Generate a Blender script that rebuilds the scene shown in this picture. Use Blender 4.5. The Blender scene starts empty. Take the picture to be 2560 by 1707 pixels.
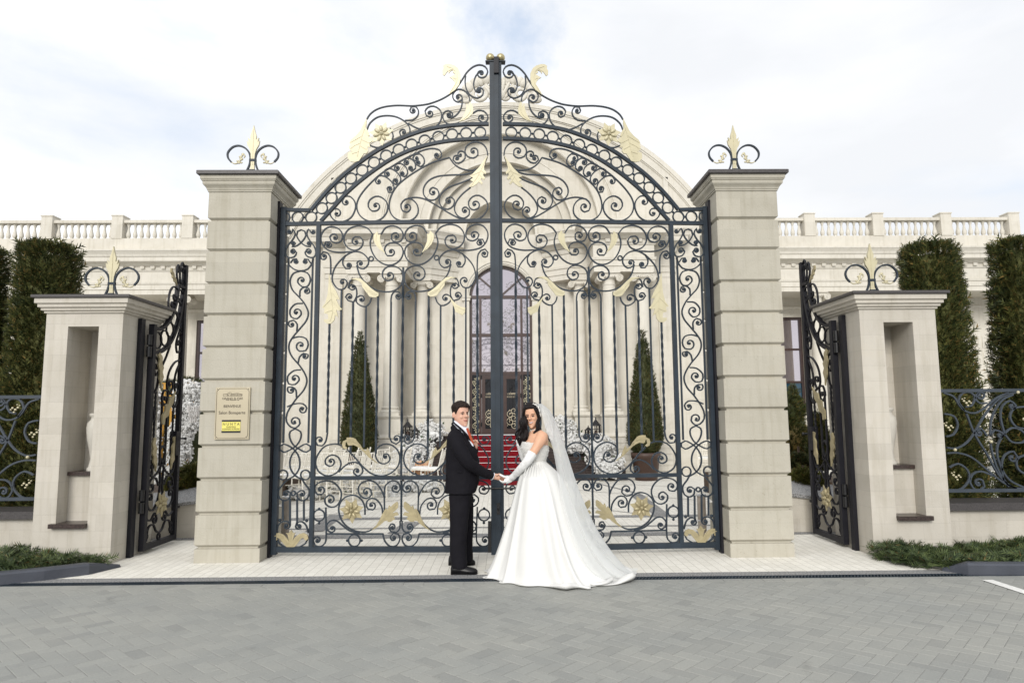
import bpy, bmesh, math, random
from math import sin, cos, pi, radians, sqrt, atan2, hypot
from mathutils import Vector, Matrix, noise
from mathutils.geometry import tessellate_polygon

random.seed(7)
SC = bpy.context.scene
COL = SC.collection
F_PX, CAM_H = 1707.0, 1.65
YAW, PITCH, ROLL = 0.0138, 0.1088, -0.0072
RCAM = Matrix.Rotation(-YAW, 3, 'Z') @ Matrix.Rotation(pi / 2 + PITCH, 3, 'X') @ Matrix.Rotation(ROLL, 3, 'Z')
CAM = Vector((0, 0, CAM_H))


def ray(px, py):
    return RCAM @ Vector(((px - 1280) / F_PX, (853.5 - py) / F_PX, -1))


def onY(px, py, Y):
    d = ray(px, py)
    return CAM + d * (Y / d.y)


def onZ(px, py, z=0.0):
    d = ray(px, py)
    return CAM + d * ((z - CAM_H) / d.z)


def X_(px, py, Y):
    return onY(px, py, Y).x


def Z_(px, py, Y):
    return onY(px, py, Y).z


# ---------------------------------------------------------------- scene objects
def tag(o, label=None, cat=None, group=None, kind=None):
    if label: o['label'] = label
    if cat: o['category'] = cat
    if group: o['group'] = group
    if kind: o['kind'] = kind
    return o


def empty(name, loc=(0, 0, 0), rz=0.0, label=None, cat=None, group=None, parent=None):
    o = bpy.data.objects.new(name, None)
    o.empty_display_size = 0.2
    COL.objects.link(o)
    o.location = loc
    o.rotation_euler = (0, 0, rz)
    if parent: o.parent = parent
    return tag(o, label, cat, group)


def world_loc(o):
    v = Vector((0, 0, 0))
    while o is not None:
        v = v + Vector(o.location)
        o = o.parent
    return v


def kids(o):
    return [c for c in COL.objects if c.parent == o]


def copy_tree(o, parent=None):
    c = o.copy()
    COL.objects.link(c)
    if parent is not None: c.parent = parent
    for ch in CHILD.get(o.name, []):
        copy_tree(ch, c)
    return c


CHILD = {}


class MB:
    """collects geometry, then becomes ONE mesh object"""

    def __init__(s):
        s.v, s.f, s.sm = [], [], []

    def add(s, verts, faces, smooth=False):
        n = len(s.v)
        s.v += [tuple(p) for p in verts]
        s.f += [tuple(i + n for i in f) for f in faces]
        s.sm += [smooth] * len(faces)
        return s

    def box(s, x0, x1, y0, y1, z0, z1):
        return s.add([(x0, y0, z0), (x1, y0, z0), (x1, y1, z0), (x0, y1, z0), (x0, y0, z1), (x1, y0, z1), (x1, y1, z1), (x0, y1, z1)],
                     [(0, 3, 2, 1), (4, 5, 6, 7), (0, 1, 5, 4), (1, 2, 6, 5), (2, 3, 7, 6), (3, 0, 4, 7)])

    def rings(s, rings, cap=True, smooth=True, closed=False):
        n = len(rings[0])
        vs = [p for r in rings for p in r]
        fs = []
        m = len(rings)
        for i in range(m if closed else m - 1):
            a, b = i * n, ((i + 1) % m) * n
            for j in range(n):
                k = (j + 1) % n
                fs.append((a + j, a + k, b + k, b + j))
        s.add(vs, fs, smooth)
        if cap and not closed:
            s.add(rings[0], [tuple(range(n))[::-1]], False)
            s.add(rings[-1], [tuple(range(n))], False)
        return s

    def tube(s, pts, r, n=8, cap=True, sy=1.0):
        pts = [Vector(p) for p in pts]
        rr = r if isinstance(r, (list, tuple)) else [r] * len(pts)
        rings, up = [], None
        for i, p in enumerate(pts):
            t = (pts[min(i + 1, len(pts) - 1)] - pts[max(i - 1, 0)])
            if t.length < 1e-9: t = Vector((0, 0, 1))
            t.normalize()
            if up is None:
                up = Vector((0, 1, 0)) if abs(t.y) < 0.9 else Vector((1, 0, 0))
            a = (up - t * up.dot(t)).normalized()
            up = a
            b = t.cross(a)
            rings.append([p + a * (rr[i] * sy * cos(2 * pi * k / n)) + b * (rr[i] * sin(2 * pi * k / n)) for k in range(n)])
        return s.rings(rings, cap)

    def bar(s, pts, w, d, axis=(0, 1, 0)):
        """flat bar swept along a curve lying in the plane normal to axis"""
        ax = Vector(axis)
        pts = [Vector(p) for p in pts]
        rings = []
        for i, p in enumerate(pts):
            t = (pts[min(i + 1, len(pts) - 1)] - pts[max(i - 1, 0)])
            if t.length < 1e-9: continue
            t.normalize()
            n = t.cross(ax)
            rings.append([p + n * (w / 2) - ax * (d / 2), p + n * (w / 2) + ax * (d / 2), p - n * (w / 2) + ax * (d / 2), p - n * (w / 2) - ax * (d / 2)])
        if len(rings) > 1: s.rings(rings, True, False)
        return s

    def lathe(s, prof, c=(0, 0, 0), n=16, smooth=True, sx=1.0, sy=1.0):
        c = Vector(c)
        rings = [[c + Vector((r * sx * cos(2 * pi * k / n), r * sy * sin(2 * pi * k / n), z)) for k in range(n)] for r, z in prof]
        return s.rings(rings, True, smooth)

    def square(s, prof, x0, x1, y0, y1):
        """moulded block: prof = (outset, z) round the rectangle"""
        rings = [[(x0 - o, y0 - o, z), (x1 + o, y0 - o, z), (x1 + o, y1 + o, z), (x0 - o, y1 + o, z)] for o, z in prof]
        return s.rings(rings, True, False)

    def ball(s, c, r, n=10, m=7, rot=None):
        r = r if isinstance(r, (list, tuple)) else (r, r, r)
        c = Vector(c)
        rings = []
        for i in range(m + 1):
            th = pi * (0.02 + 0.96 * i / m)
            ring = []
            for k in range(n):
                p = Vector((r[0] * sin(th) * cos(2 * pi * k / n), r[1] * sin(th) * sin(2 * pi * k / n), -r[2] * cos(th)))
                if rot is not None: p = rot @ p
                ring.append(c + p)
            rings.append(ring)
        return s.rings(rings, True, True)

    def prism(s, outline, fn, d0, d1):
        """outline: 2-D polygon; fn(u, v, d) -> point; d0 front, d1 back"""
        o = list(outline)
        a = sum(o[i][0] * o[(i + 1) % len(o)][1] - o[(i + 1) % len(o)][0] * o[i][1] for i in range(len(o)))
        if a < 0: o.reverse()
        n = len(o)
        tri = tessellate_polygon([[Vector((p[0], p[1], 0)) for p in o]])
        vs = [fn(p[0], p[1], d0) for p in o] + [fn(p[0], p[1], d1) for p in o]
        fs = [tuple(t) for t in tri] + [tuple(i + n for i in t[::-1]) for t in tri]
        for i in range(n):
            j = (i + 1) % n
            fs.append((i, j, j + n, i + n))
        return s.add(vs, fs, False)

    def build(s, name, mat, parent=None, local=False, smooth=None, recalc=True):
        me = bpy.data.meshes.new(name)
        off = Vector((0, 0, 0)) if (local or parent is None) else world_loc(parent)
        me.from_pydata([tuple(Vector(p) - off) for p in s.v], [], s.f)
        if recalc:
            bm = bmesh.new()
            bm.from_mesh(me)
            bmesh.ops.recalc_face_normals(bm, faces=bm.faces)
            bm.to_mesh(me)
            bm.free()
        me.polygons.foreach_set('use_smooth', [bool(x) if smooth is None else smooth for x in s.sm])
        me.materials.append(mat)
        o = bpy.data.objects.new(name, me)
        COL.objects.link(o)
        if parent is not None:
            o.parent = parent
            CHILD.setdefault(parent.name, []).append(o)
        return o


def attach(o, parent):
    o.parent = parent
    CHILD.setdefault(parent.name, []).append(o)
    return o


def catmull(pts, step=None, sub=6, closed=False):
    P = [Vector(p) for p in pts]
    n = len(P)
    if n < 3: return P
    out = []
    for i in range(n if closed else n - 1):
        p1, p2 = P[i], P[(i + 1) % n]
        p0 = P[i - 1] if (i > 0 or closed) else p1 * 2 - p2
        p3 = P[(i + 2) % n] if (i + 2 < n or closed) else p2 * 2 - p1
        k = sub if step is None else max(1, int((p2 - p1).length / step))
        for j in range(k):
            t = j / k
            out.append(0.5 * ((2 * p1) + (p2 - p0) * t + (2 * p0 - 5 * p1 + 4 * p2 - p3) * t * t + (3 * p1 - p0 - 3 * p2 + p3) * t ** 3))
    if not closed: out.append(P[-1])
    return out


def remeshed(mb, name, mat, parent, voxel=0.006, smooth_iter=4, local=False):
    """unions the pieces of mb into one continuous skin"""
    o = mb.build(name + '_src', mat, None)
    m = o.modifiers.new('r', 'REMESH')
    m.mode = 'VOXEL'
    m.voxel_size = voxel
    m.use_smooth_shade = True
    if smooth_iter:
        k = o.modifiers.new('s', 'SMOOTH')
        k.iterations = smooth_iter
        k.factor = 0.5
    dg = bpy.context.evaluated_depsgraph_get()
    dg.update()
    ev = o.evaluated_get(dg)
    me = bpy.data.meshes.new_from_object(ev)
    me.name = name
    bpy.data.objects.remove(o)
    off = Vector((0, 0, 0)) if (local or parent is None) else world_loc(parent)
    me.transform(Matrix.Translation(-off))
    me.polygons.foreach_set('use_smooth', [True] * len(me.polygons))
    me.materials.clear()
    me.materials.append(mat)
    r = bpy.data.objects.new(name, me)
    COL.objects.link(r)
    if parent is not None: attach(r, parent)
    return r


# ---------------------------------------------------------------- materials
def mat_new(name):
    m = bpy.data.materials.new(name)
    m.use_nodes = True
    nt = m.node_tree
    b = nt.nodes['Principled BSDF']
    return m, nt, b


def nd(nt, t, **kw):
    n = nt.nodes.new(t)
    for k, v in kw.items():
        if hasattr(n, k) and k not in n.inputs:
            setattr(n, k, v)
        else:
            n.inputs[k].default_value = v
    return n


def ramp(nt, stops, interp='LINEAR'):
    r = nt.nodes.new('ShaderNodeValToRGB')
    r.color_ramp.interpolation = interp
    e = r.color_ramp.elements
    while len(e) > 1: e.remove(e[0])
    for i, (p, c) in enumerate(stops):
        x = e[0] if i == 0 else e.new(p)
        x.position = p
        x.color = (*c, 1) if len(c) == 3 else c
    return r


def simple(name, col, rough=0.6, var=0.12, scale=8.0, metal=0.0, bump=0.0, bscale=60.0, spec=0.5, coord='Object'):
    m, nt, b = mat_new(name)
    L = nt.links.new
    tc = nd(nt, 'ShaderNodeTexCoord')
    nz = nd(nt, 'ShaderNodeTexNoise', Scale=scale, Detail=5.0)
    L(tc.outputs[coord], nz.inputs['Vector'])
    lo = tuple(max(0, c * (1 - var)) for c in col)
    hi = tuple(min(1, c * (1 + var)) for c in col)
    r = ramp(nt, [(0.3, lo), (0.7, hi)])
    L(nz.outputs['Fac'], r.inputs['Fac'])
    L(r.outputs['Color'], b.inputs['Base Color'])
    b.inputs['Roughness'].default_value = rough
    b.inputs['Metallic'].default_value = metal
    b.inputs['Specular IOR Level'].default_value = spec
    if bump:
        n2 = nd(nt, 'ShaderNodeTexNoise', Scale=bscale, Detail=3.0)
        L(tc.outputs[coord], n2.inputs['Vector'])
        bp = nd(nt, 'ShaderNodeBump', Strength=bump, Distance=0.01)
        L(n2.outputs['Fac'], bp.inputs['Height'])
        L(bp.outputs['Normal'], b.inputs['Normal'])
    return m


def stone(name, base, bw=0.6, bh=0.19, joints=0.5, tone=0.05, off=0.5, warm=None):
    """limestone cladding: slabs with hairline joints, each slab its own tone, cloudy veins, pits"""
    m, nt, b = mat_new(name)
    L = nt.links.new
    geo = nd(nt, 'ShaderNodeNewGeometry')
    sep = nd(nt, 'ShaderNodeSeparateXYZ')
    L(geo.outputs['Position'], sep.inputs[0])
    ad = nd(nt, 'ShaderNodeMath', operation='ADD')
    L(sep.outputs['X'], ad.inputs[0])
    L(sep.outputs['Y'], ad.inputs[1])
    cmb = nd(nt, 'ShaderNodeCombineXYZ')
    L(ad.outputs[0], cmb.inputs['X'])
    L(sep.outputs['Z'], cmb.inputs['Y'])
    bk = nd(nt, 'ShaderNodeTexBrick', Scale=1.0)
    bk.offset = off
    bk.inputs['Brick Width'].default_value = bw
    bk.inputs['Row Height'].default_value = bh
    bk.inputs['Mortar Size'].default_value = 0.0022
    bk.inputs['Mortar Smooth'].default_value = 0.3
    bk.inputs['Bias'].default_value = 0.0
    c1 = tuple(c * (1 - tone) for c in base)
    c2 = tuple(min(1, c * (1 + tone)) for c in (warm or base))
    bk.inputs['Color1'].default_value = (*c1, 1)
    bk.inputs['Color2'].default_value = (*c2, 1)
    bk.inputs['Mortar'].default_value = (*[c * (1 - joints) for c in base], 1)
    L(cmb.outputs[0], bk.inputs['Vector'])
    n1 = nd(nt, 'ShaderNodeTexNoise', Scale=2.2, Detail=8.0, Roughness=0.65, Distortion=0.6)
    L(geo.outputs['Position'], n1.inputs['Vector'])
    r1 = ramp(nt, [(0.3, (0.86, 0.85, 0.82)), (0.55, (1, 1, 1)), (0.75, (1.0, 0.985, 0.95))])
    L(n1.outputs['Fac'], r1.inputs['Fac'])
    mx = nd(nt, 'ShaderNodeMix', data_type='RGBA', blend_type='MULTIPLY')
    mx.inputs[0].default_value = 0.75
    L(bk.outputs['Color'], mx.inputs[6])
    L(r1.outputs['Color'], mx.inputs[7])
    n2 = nd(nt, 'ShaderNodeTexNoise', Scale=55.0, Detail=2.0)
    L(geo.outputs['Position'], n2.inputs['Vector'])
    r2 = ramp(nt, [(0.24, (0.55, 0.5, 0.42)), (0.30, (1, 1, 1))])
    L(n2.outputs['Fac'], r2.inputs['Fac'])
    m2 = nd(nt, 'ShaderNodeMix', data_type='RGBA', blend_type='MULTIPLY')
    m2.inputs[0].default_value = 0.6
    L(mx.outputs[2], m2.inputs[6])
    L(r2.outputs['Color'], m2.inputs[7])
    mpv = nd(nt, 'ShaderNodeMapping')
    mpv.inputs['Scale'].default_value = (7.0, 7.0, 0.45)
    L(geo.outputs['Position'], mpv.inputs['Vector'])
    n3 = nd(nt, 'ShaderNodeTexNoise', Scale=1.6, Detail=6.0, Roughness=0.65)
    L(mpv.outputs[0], n3.inputs['Vector'])
    r3 = ramp(nt, [(0.36, (0.87, 0.86, 0.83)), (0.50, (1, 1, 1))])
    L(n3.outputs['Fac'], r3.inputs['Fac'])
    m3 = nd(nt, 'ShaderNodeMix', data_type='RGBA', blend_type='MULTIPLY')
    m3.inputs[0].default_value = 0.7
    L(m2.outputs[2], m3.inputs[6]); L(r3.outputs['Color'], m3.inputs[7])
    L(m3.outputs[2], b.inputs['Base Color'])
    b.inputs['Roughness'].default_value = 0.75
    b.inputs['Specular IOR Level'].default_value = 0.25
    bp = nd(nt, 'ShaderNodeBump', Strength=0.25, Distance=0.01)
    L(n2.outputs['Fac'], bp.inputs['Height'])
    L(bp.outputs['Normal'], b.inputs['Normal'])
    return m


M = {}
M['stone'] = stone('limestone_cladding', (0.505, 0.474, 0.418), 0.62, 0.185, 0.16, 0.05)
M['stone_big'] = stone('limestone_blocks', (0.425, 0.402, 0.340), 1.3, 0.39, 0.1, 0.04)
M['facade'] = stone('facade_limestone', (0.60, 0.572, 0.508), 0.85, 0.42, 0.14, 0.045)
M['trim'] = stone('carved_limestone', (0.62, 0.593, 0.53), 2.4, 3.0, 0.0, 0.02)
M['iron'] = simple('slate_painted_iron', (0.020, 0.030, 0.042), 0.5, 0.25, 5.0, 0.0, 0.15, 90, 0.3)
M['iron_dark'] = simple('dark_painted_iron', (0.010, 0.010, 0.014), 0.5, 0.2, 5.0, 0.0, 0.15, 90, 0.25)
M['fence_iron'] = simple('blue_grey_painted_iron', (0.034, 0.045, 0.060), 0.5, 0.2, 5.0)
M['gold'] = simple('dull_gold_paint', (0.36, 0.310, 0.185), 0.42, 0.14, 14.0, 0.25, 0.15, 70)
M['gold_lit'] = simple('gold_paint_lit', (0.52, 0.475, 0.320), 0.42, 0.08, 10.0, 0.1)  # lighter copy of the gold, sunlit brightness put into the colour
M['brass'] = simple('brushed_brass_ball', (0.42, 0.36, 0.20), 0.38, 0.15, 12.0, 0.75)
M['granite'] = simple('dark_granite', (0.055, 0.05, 0.05), 0.45, 0.75, 160.0)
M['granite_brown'] = simple('brown_granite', (0.040, 0.027, 0.024), 0.3, 0.9, 120.0)
M['white_paint'] = simple('white_chair_lacquer', (0.82, 0.79, 0.71), 0.45, 0.04, 6.0)
M['white_metal'] = simple('white_metal_paint', (0.82, 0.83, 0.83), 0.4, 0.04, 6.0)
M['kerb'] = simple('slate_kerb_paint', (0.050, 0.056, 0.072), 0.55, 0.2, 4.0, 0, 0.2, 60)
M['carpet'] = simple('red_carpet', (0.18, 0.009, 0.014), 0.95, 0.45, 60.0, 0, 0.3, 200, 0.1)
M['pot'] = simple('brown_plastic_pot', (0.060, 0.032, 0.022), 0.5, 0.15, 4.0)
M['brown_frame'] = simple('brown_window_frame', (0.042, 0.021, 0.017), 0.35, 0.2, 6.0)
M['black'] = simple('black_metal', (0.008, 0.008, 0.009), 0.4, 0.2, 6.0)
M['bark'] = simple('bark', (0.07, 0.045, 0.03), 0.9, 0.4, 20.0, 0, 0.6, 40)
M['wood'] = simple('reddish_wood_box', (0.14, 0.055, 0.025), 0.6, 0.35, 14.0)
M['post_mottle'] = simple('bollard_reflection_mottle', (0.27, 0.235, 0.20), 0.7, 0.2, 9.0)  # brown-grey mottle paints in the reflections of a stainless post
M['steel'] = simple('steel_band', (0.5, 0.5, 0.5), 0.3, 0.1, 4.0, 0.9)
M['vase'] = simple('vase_stone', (0.52, 0.50, 0.45), 0.6, 0.1, 5.0)
def petals(name, col):
    m, nt, b = mat_new(name)
    L = nt.links.new
    geo = nd(nt, 'ShaderNodeNewGeometry')
    r = ramp(nt, [(0, tuple(c * .93 for c in col)), (1, col)])
    L(geo.outputs['Random Per Island'], r.inputs['Fac'])
    d, t = nd(nt, 'ShaderNodeBsdfDiffuse'), nd(nt, 'ShaderNodeBsdfTranslucent')
    L(r.outputs['Color'], d.inputs['Color']); L(r.outputs['Color'], t.inputs['Color'])
    mx = nd(nt, 'ShaderNodeMixShader')
    mx.inputs[0].default_value = .45
    L(d.outputs[0], mx.inputs[1]); L(t.outputs[0], mx.inputs[2])
    L(mx.outputs[0], nt.nodes['Material Output'].inputs['Surface'])
    return m


M['blossom'] = petals('white_petals', (0.93, 0.93, 0.92))
M['peach'] = petals('peach_petals', (0.88, 0.62, 0.42))
M['green'] = simple('green_leaf', (0.045, 0.075, 0.03), 0.6, 0.4, 20.0)
M['plate'] = simple('champagne_metal_plate', (0.47, 0.415, 0.30), 0.32, 0.06, 3.0, 0.35)
M['yellow'] = simple('yellow_card', (0.66, 0.60, 0.14), 0.5, 0.05, 3.0)
M['ink'] = simple('dark_ink', (0.035, 0.024, 0.015), 0.6, 0.1, 3.0)
M['paint_line'] = simple('white_road_paint', (0.72, 0.72, 0.70), 0.7, 0.1, 25.0)


def foliage(name, dark, light, brown=None, rate=0.0):
    """per-leaf random tone between dark and light, a few dry leaves"""
    m, nt, b = mat_new(name)
    L = nt.links.new
    geo = nd(nt, 'ShaderNodeNewGeometry')
    stops = [(0.0, dark), (0.6, tuple((a + c) / 2 for a, c in zip(dark, light))), (1.0 - rate - 0.001, light)]
    if brown: stops += [(1.0 - rate, brown), (1.0, brown)]
    r = ramp(nt, stops)
    L(geo.outputs['Random Per Island'], r.inputs['Fac'])
    tc = nd(nt, 'ShaderNodeTexCoord')
    nz = nd(nt, 'ShaderNodeTexNoise', Scale=2.5, Detail=3.0)
    L(tc.outputs['Object'], nz.inputs['Vector'])
    r2 = ramp(nt, [(0.35, (0.62, 0.66, 0.6)), (0.7, (1.15, 1.08, 0.95))])
    L(nz.outputs['Fac'], r2.inputs['Fac'])
    mx = nd(nt, 'ShaderNodeMix', data_type='RGBA', blend_type='MULTIPLY')
    mx.inputs[0].default_value = 1.0
    L(r.outputs['Color'], mx.inputs[6])
    L(r2.outputs['Color'], mx.inputs[7])
    L(mx.outputs[2], b.inputs['Base Color'])
    b.inputs['Roughness'].default_value = 0.6
    b.inputs['Specular IOR Level'].default_value = 0.3
    return m


M['thuja'] = foliage('thuja_foliage', (0.016, 0.030, 0.009), (0.135, 0.140, 0.042), (0.19, 0.135, 0.045), 0.09)
M['cypress'] = foliage('cypress_foliage', (0.020, 0.030, 0.012), (0.105, 0.115, 0.042), (0.13, 0.07, 0.02), 0.06)
M['juniper'] = foliage('juniper_foliage', (0.022, 0.040, 0.018), (0.125, 0.165, 0.065), (0.16, 0.11, 0.04), 0.03)
M['shrub'] = foliage('shrub_foliage', (0.055, 0.065, 0.015), (0.20, 0.19, 0.05), (0.22, 0.12, 0.05), 0.05)


def island_pavers(name, c1, c2, rough=0.8, speck=0.12, sscale=90.0):
    m, nt, b = mat_new(name)
    L = nt.links.new
    geo = nd(nt, 'ShaderNodeNewGeometry')
    r = ramp(nt, [(0.0, c1), (0.12, tuple((a * .55 + c * .45) for a, c in zip(c1, c2))), (1.0, c2)])
    L(geo.outputs['Random Per Island'], r.inputs['Fac'])
    n1 = nd(nt, 'ShaderNodeTexNoise', Scale=sscale, Detail=4.0, Roughness=0.7)
    L(geo.outputs['Position'], n1.inputs['Vector'])
    r1 = ramp(nt, [(0.3, (1 - speck,) * 3), (0.65, (1 + speck * 0.6,) * 3)])
    L(n1.outputs['Fac'], r1.inputs['Fac'])
    n2 = nd(nt, 'ShaderNodeTexNoise', Scale=0.9, Detail=6.0, Roughness=0.6)
    L(geo.outputs['Position'], n2.inputs['Vector'])
    r2 = ramp(nt, [(0.32, (0.90, 0.91, 0.92)), (0.6, (1.03, 1.02, 1.0))])
    L(n2.outputs['Fac'], r2.inputs['Fac'])
    n3 = nd(nt, 'ShaderNodeTexNoise', Scale=1.3, Detail=7.0, Roughness=0.72, Distortion=1.2)
    L(geo.outputs['Position'], n3.inputs['Vector'])
    r3 = ramp(nt, [(0.60, (1, 1, 1)), (0.70, (0.80, 0.80, 0.80))])
    L(n3.outputs['Fac'], r3.inputs['Fac'])
    m3 = nd(nt, 'ShaderNodeMix', data_type='RGBA', blend_type='MULTIPLY')
    m3.inputs[0].default_value = 1
    m1 = nd(nt, 'ShaderNodeMix', data_type='RGBA', blend_type='MULTIPLY')
    m1.inputs[0].default_value = 1
    m2 = nd(nt, 'ShaderNodeMix', data_type='RGBA', blend_type='MULTIPLY')
    m2.inputs[0].default_value = 1
    L(r.outputs['Color'], m1.inputs[6]); L(r1.outputs['Color'], m1.inputs[7])
    L(m1.outputs[2], m2.inputs[6]); L(r2.outputs['Color'], m2.inputs[7])
    L(m2.outputs[2], m3.inputs[6]); L(r3.outputs['Color'], m3.inputs[7])
    L(m3.outputs[2], b.inputs['Base Color'])
    b.inputs['Roughness'].default_value = rough
    b.inputs['Specular IOR Level'].default_value = 0.3
    bp = nd(nt, 'ShaderNodeBump', Strength=0.25, Distance=0.004)
    L(n1.outputs['Fac'], bp.inputs['Height'])
    L(bp.outputs['Normal'], b.inputs['Normal'])
    return m


M['road'] = island_pavers('grey_concrete_pavers', (0.252, 0.257, 0.246), (0.305, 0.310, 0.292))
M['road_joint'] = simple('sand_joint', (0.27, 0.272, 0.255), 0.9, 0.1, 20)
M['ground'] = simple('grey_ground', (0.25, 0.252, 0.245), 0.9, 0.1, 2.0)


def cream_pavers():
    m, nt, b = mat_new('cream_pavers')
    L = nt.links.new
    geo = nd(nt, 'ShaderNodeNewGeometry')
    sep = nd(nt, 'ShaderNodeSeparateXYZ')
    L(geo.outputs['Position'], sep.inputs[0])
    cmb = nd(nt, 'ShaderNodeCombineXYZ')
    L(sep.outputs['Y'], cmb.inputs['X']); L(sep.outputs['X'], cmb.inputs['Y'])
    bk = nd(nt, 'ShaderNodeTexBrick', Scale=1.0)
    bk.inputs['Brick Width'].default_value = 0.2
    bk.inputs['Row Height'].default_value = 0.1
    bk.inputs['Mortar Size'].default_value = 0.0035
    bk.inputs['Mortar Smooth'].default_value = 0.2
    bk.inputs['Color1'].default_value = (0.68, 0.66, 0.60, 1)
    bk.inputs['Color2'].default_value = (0.75, 0.73, 0.67, 1)
    bk.inputs['Mortar'].default_value = (0.46, 0.44, 0.39, 1)
    L(cmb.outputs[0], bk.inputs['Vector'])
    n1 = nd(nt, 'ShaderNodeTexNoise', Scale=85.0, Detail=3.0, Roughness=0.8)
    L(geo.outputs['Position'], n1.inputs['Vector'])
    r1 = ramp(nt, [(0.30, (0.62, 0.60, 0.56)), (0.45, (1, 1, 1)), (0.7, (1.08, 1.08, 1.08))])
    L(n1.outputs['Fac'], r1.inputs['Fac'])
    m1 = nd(nt, 'ShaderNodeMix', data_type='RGBA', blend_type='MULTIPLY')
    m1.inputs[0].default_value = 1
    L(bk.outputs['Color'], m1.inputs[6]); L(r1.outputs['Color'], m1.inputs[7])
    L(m1.outputs[2], b.inputs['Base Color'])
    b.inputs['Roughness'].default_value = 0.85
    b.inputs['Specular IOR Level'].default_value = 0.2
    return m


M['cream'] = cream_pavers()
M['granite_grey'] = simple('grey_speckled_granite', (0.22, 0.22, 0.22), 0.7, 0.95, 75.0, coord='Object')


def glass_reflect(name, base, refl=0.6, rough=0.02, tint=(0.8, 0.78, 0.85)):
    m, nt, b = mat_new(name)
    b.inputs['Base Color'].default_value = (*base, 1)
    b.inputs['Roughness'].default_value = 0.3
    b.inputs['Specular IOR Level'].default_value = 0.15
    g = nd(nt, 'ShaderNodeBsdfGlossy')
    g.inputs['Color'].default_value = (*tint, 1)
    g.inputs['Roughness'].default_value = rough
    tc = nd(nt, 'ShaderNodeTexCoord')
    nz = nd(nt, 'ShaderNodeTexNoise', Scale=0.8, Detail=2.0)
    nt.links.new(tc.outputs['Object'], nz.inputs['Vector'])
    bp = nd(nt, 'ShaderNodeBump', Strength=0.02, Distance=0.05)
    nt.links.new(nz.outputs['Fac'], bp.inputs['Height'])
    nt.links.new(bp.outputs['Normal'], g.inputs['Normal'])
    mx = nd(nt, 'ShaderNodeMixShader')
    mx.inputs[0].default_value = refl
    nt.links.new(b.outputs[0], mx.inputs[1])
    nt.links.new(g.outputs[0], mx.inputs[2])
    nt.links.new(mx.outputs[0], nt.nodes['Material Output'].inputs['Surface'])
    return m


M['glass'] = glass_reflect('coated_window_glass', (0.10, 0.09, 0.11), 0.62, 0.03, (0.78, 0.73, 0.78))
M['glass_blue'] = glass_reflect('blue_curtained_glass', (0.008, 0.045, 0.08), 0.08, 0.03, (0.6, 0.7, 0.8))
M['glass_dark'] = glass_reflect('dark_door_glass', (0.003, 0.003, 0.004), 0.03, 0.02, (0.7, 0.75, 0.85))
# ================================================================ the couple
def skin_mat(name, col, red):
    m, nt, b = mat_new(name)
    L = nt.links.new
    tc = nd(nt, 'ShaderNodeTexCoord')
    nz = nd(nt, 'ShaderNodeTexNoise', Scale=14.0, Detail=4.0)
    L(tc.outputs['Object'], nz.inputs['Vector'])
    r = ramp(nt, [(0.35, col), (0.75, red)])
    L(nz.outputs['Fac'], r.inputs['Fac'])
    L(r.outputs['Color'], b.inputs['Base Color'])
    b.inputs['Roughness'].default_value = 0.5
    b.inputs['Subsurface Weight'].default_value = 0.12
    b.inputs['Subsurface Radius'].default_value = (0.02, 0.008, 0.005)
    b.inputs['Specular IOR Level'].default_value = 0.35
    return m


def fabric(name, col, rough, sheen=0.0, weave=350.0, bump=0.1, var=0.06):
    m = simple(name, col, rough, var, 9.0, 0, bump, weave, 0.4)
    b = m.node_tree.nodes['Principled BSDF']
    b.inputs['Sheen Weight'].default_value = sheen
    return m


SK_M = skin_mat('groom_skin', (0.60, 0.37, 0.27), (0.64, 0.35, 0.26))
SK_F = skin_mat('bride_skin', (0.60, 0.345, 0.225), (0.65, 0.38, 0.255))
SUIT = simple('black_suit_wool', (0.0085, 0.0080, 0.0108), 0.8, 0.1, 9.0, 0, 0.1, 350, 0.12)
SHIRT = fabric('white_shirt', (0.72, 0.75, 0.84), 0.7)
TIE = fabric('orange_tie', (0.36, 0.050, 0.008), 0.55)
LEATHER = simple('black_shoe_leather', (0.005, 0.005, 0.006), 0.35, 0.2, 8.0, 0, 0, 60, 0.3)
HAIR_M = simple('dark_brown_hair', (0.018, 0.011, 0.008), 0.6, 0.5, 60.0, 0, 0.4, 160, 0.2)
HAIR_F = simple('black_hair', (0.009, 0.006, 0.006), 0.5, 0.5, 45.0, 0, 0.4, 130, 0.2)
LIP_M = simple('lips_natural', (0.42, 0.15, 0.12), 0.45, 0.05)
LIP_F = simple('lips_rose', (0.36, 0.115, 0.10), 0.35, 0.05)
TEETH = simple('teeth', (0.80, 0.77, 0.72), 0.3, 0.02)
EYEW = simple('eye_white', (0.62, 0.58, 0.55), 0.3, 0.02)
DARK = simple('dark_iris', (0.012, 0.009, 0.008), 0.3, 0.05)
LASH = simple('eye_make_up', (0.035, 0.018, 0.014), 0.6, 0.1)
SATIN = simple('white_satin', (0.66, 0.66, 0.645), 0.42, 0.015, 9.0, 0, 0.03, 500, 0.3)
GLOVE = simple('white_satin_glove', (0.76, 0.76, 0.755), 0.45, 0.015, 9.0, 0, 0.03, 500, 0.3)
LACE = simple('beaded_lace', (0.66, 0.65, 0.62), 0.5, 0.10, 120.0, 0, 1.0, 130)


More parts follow.
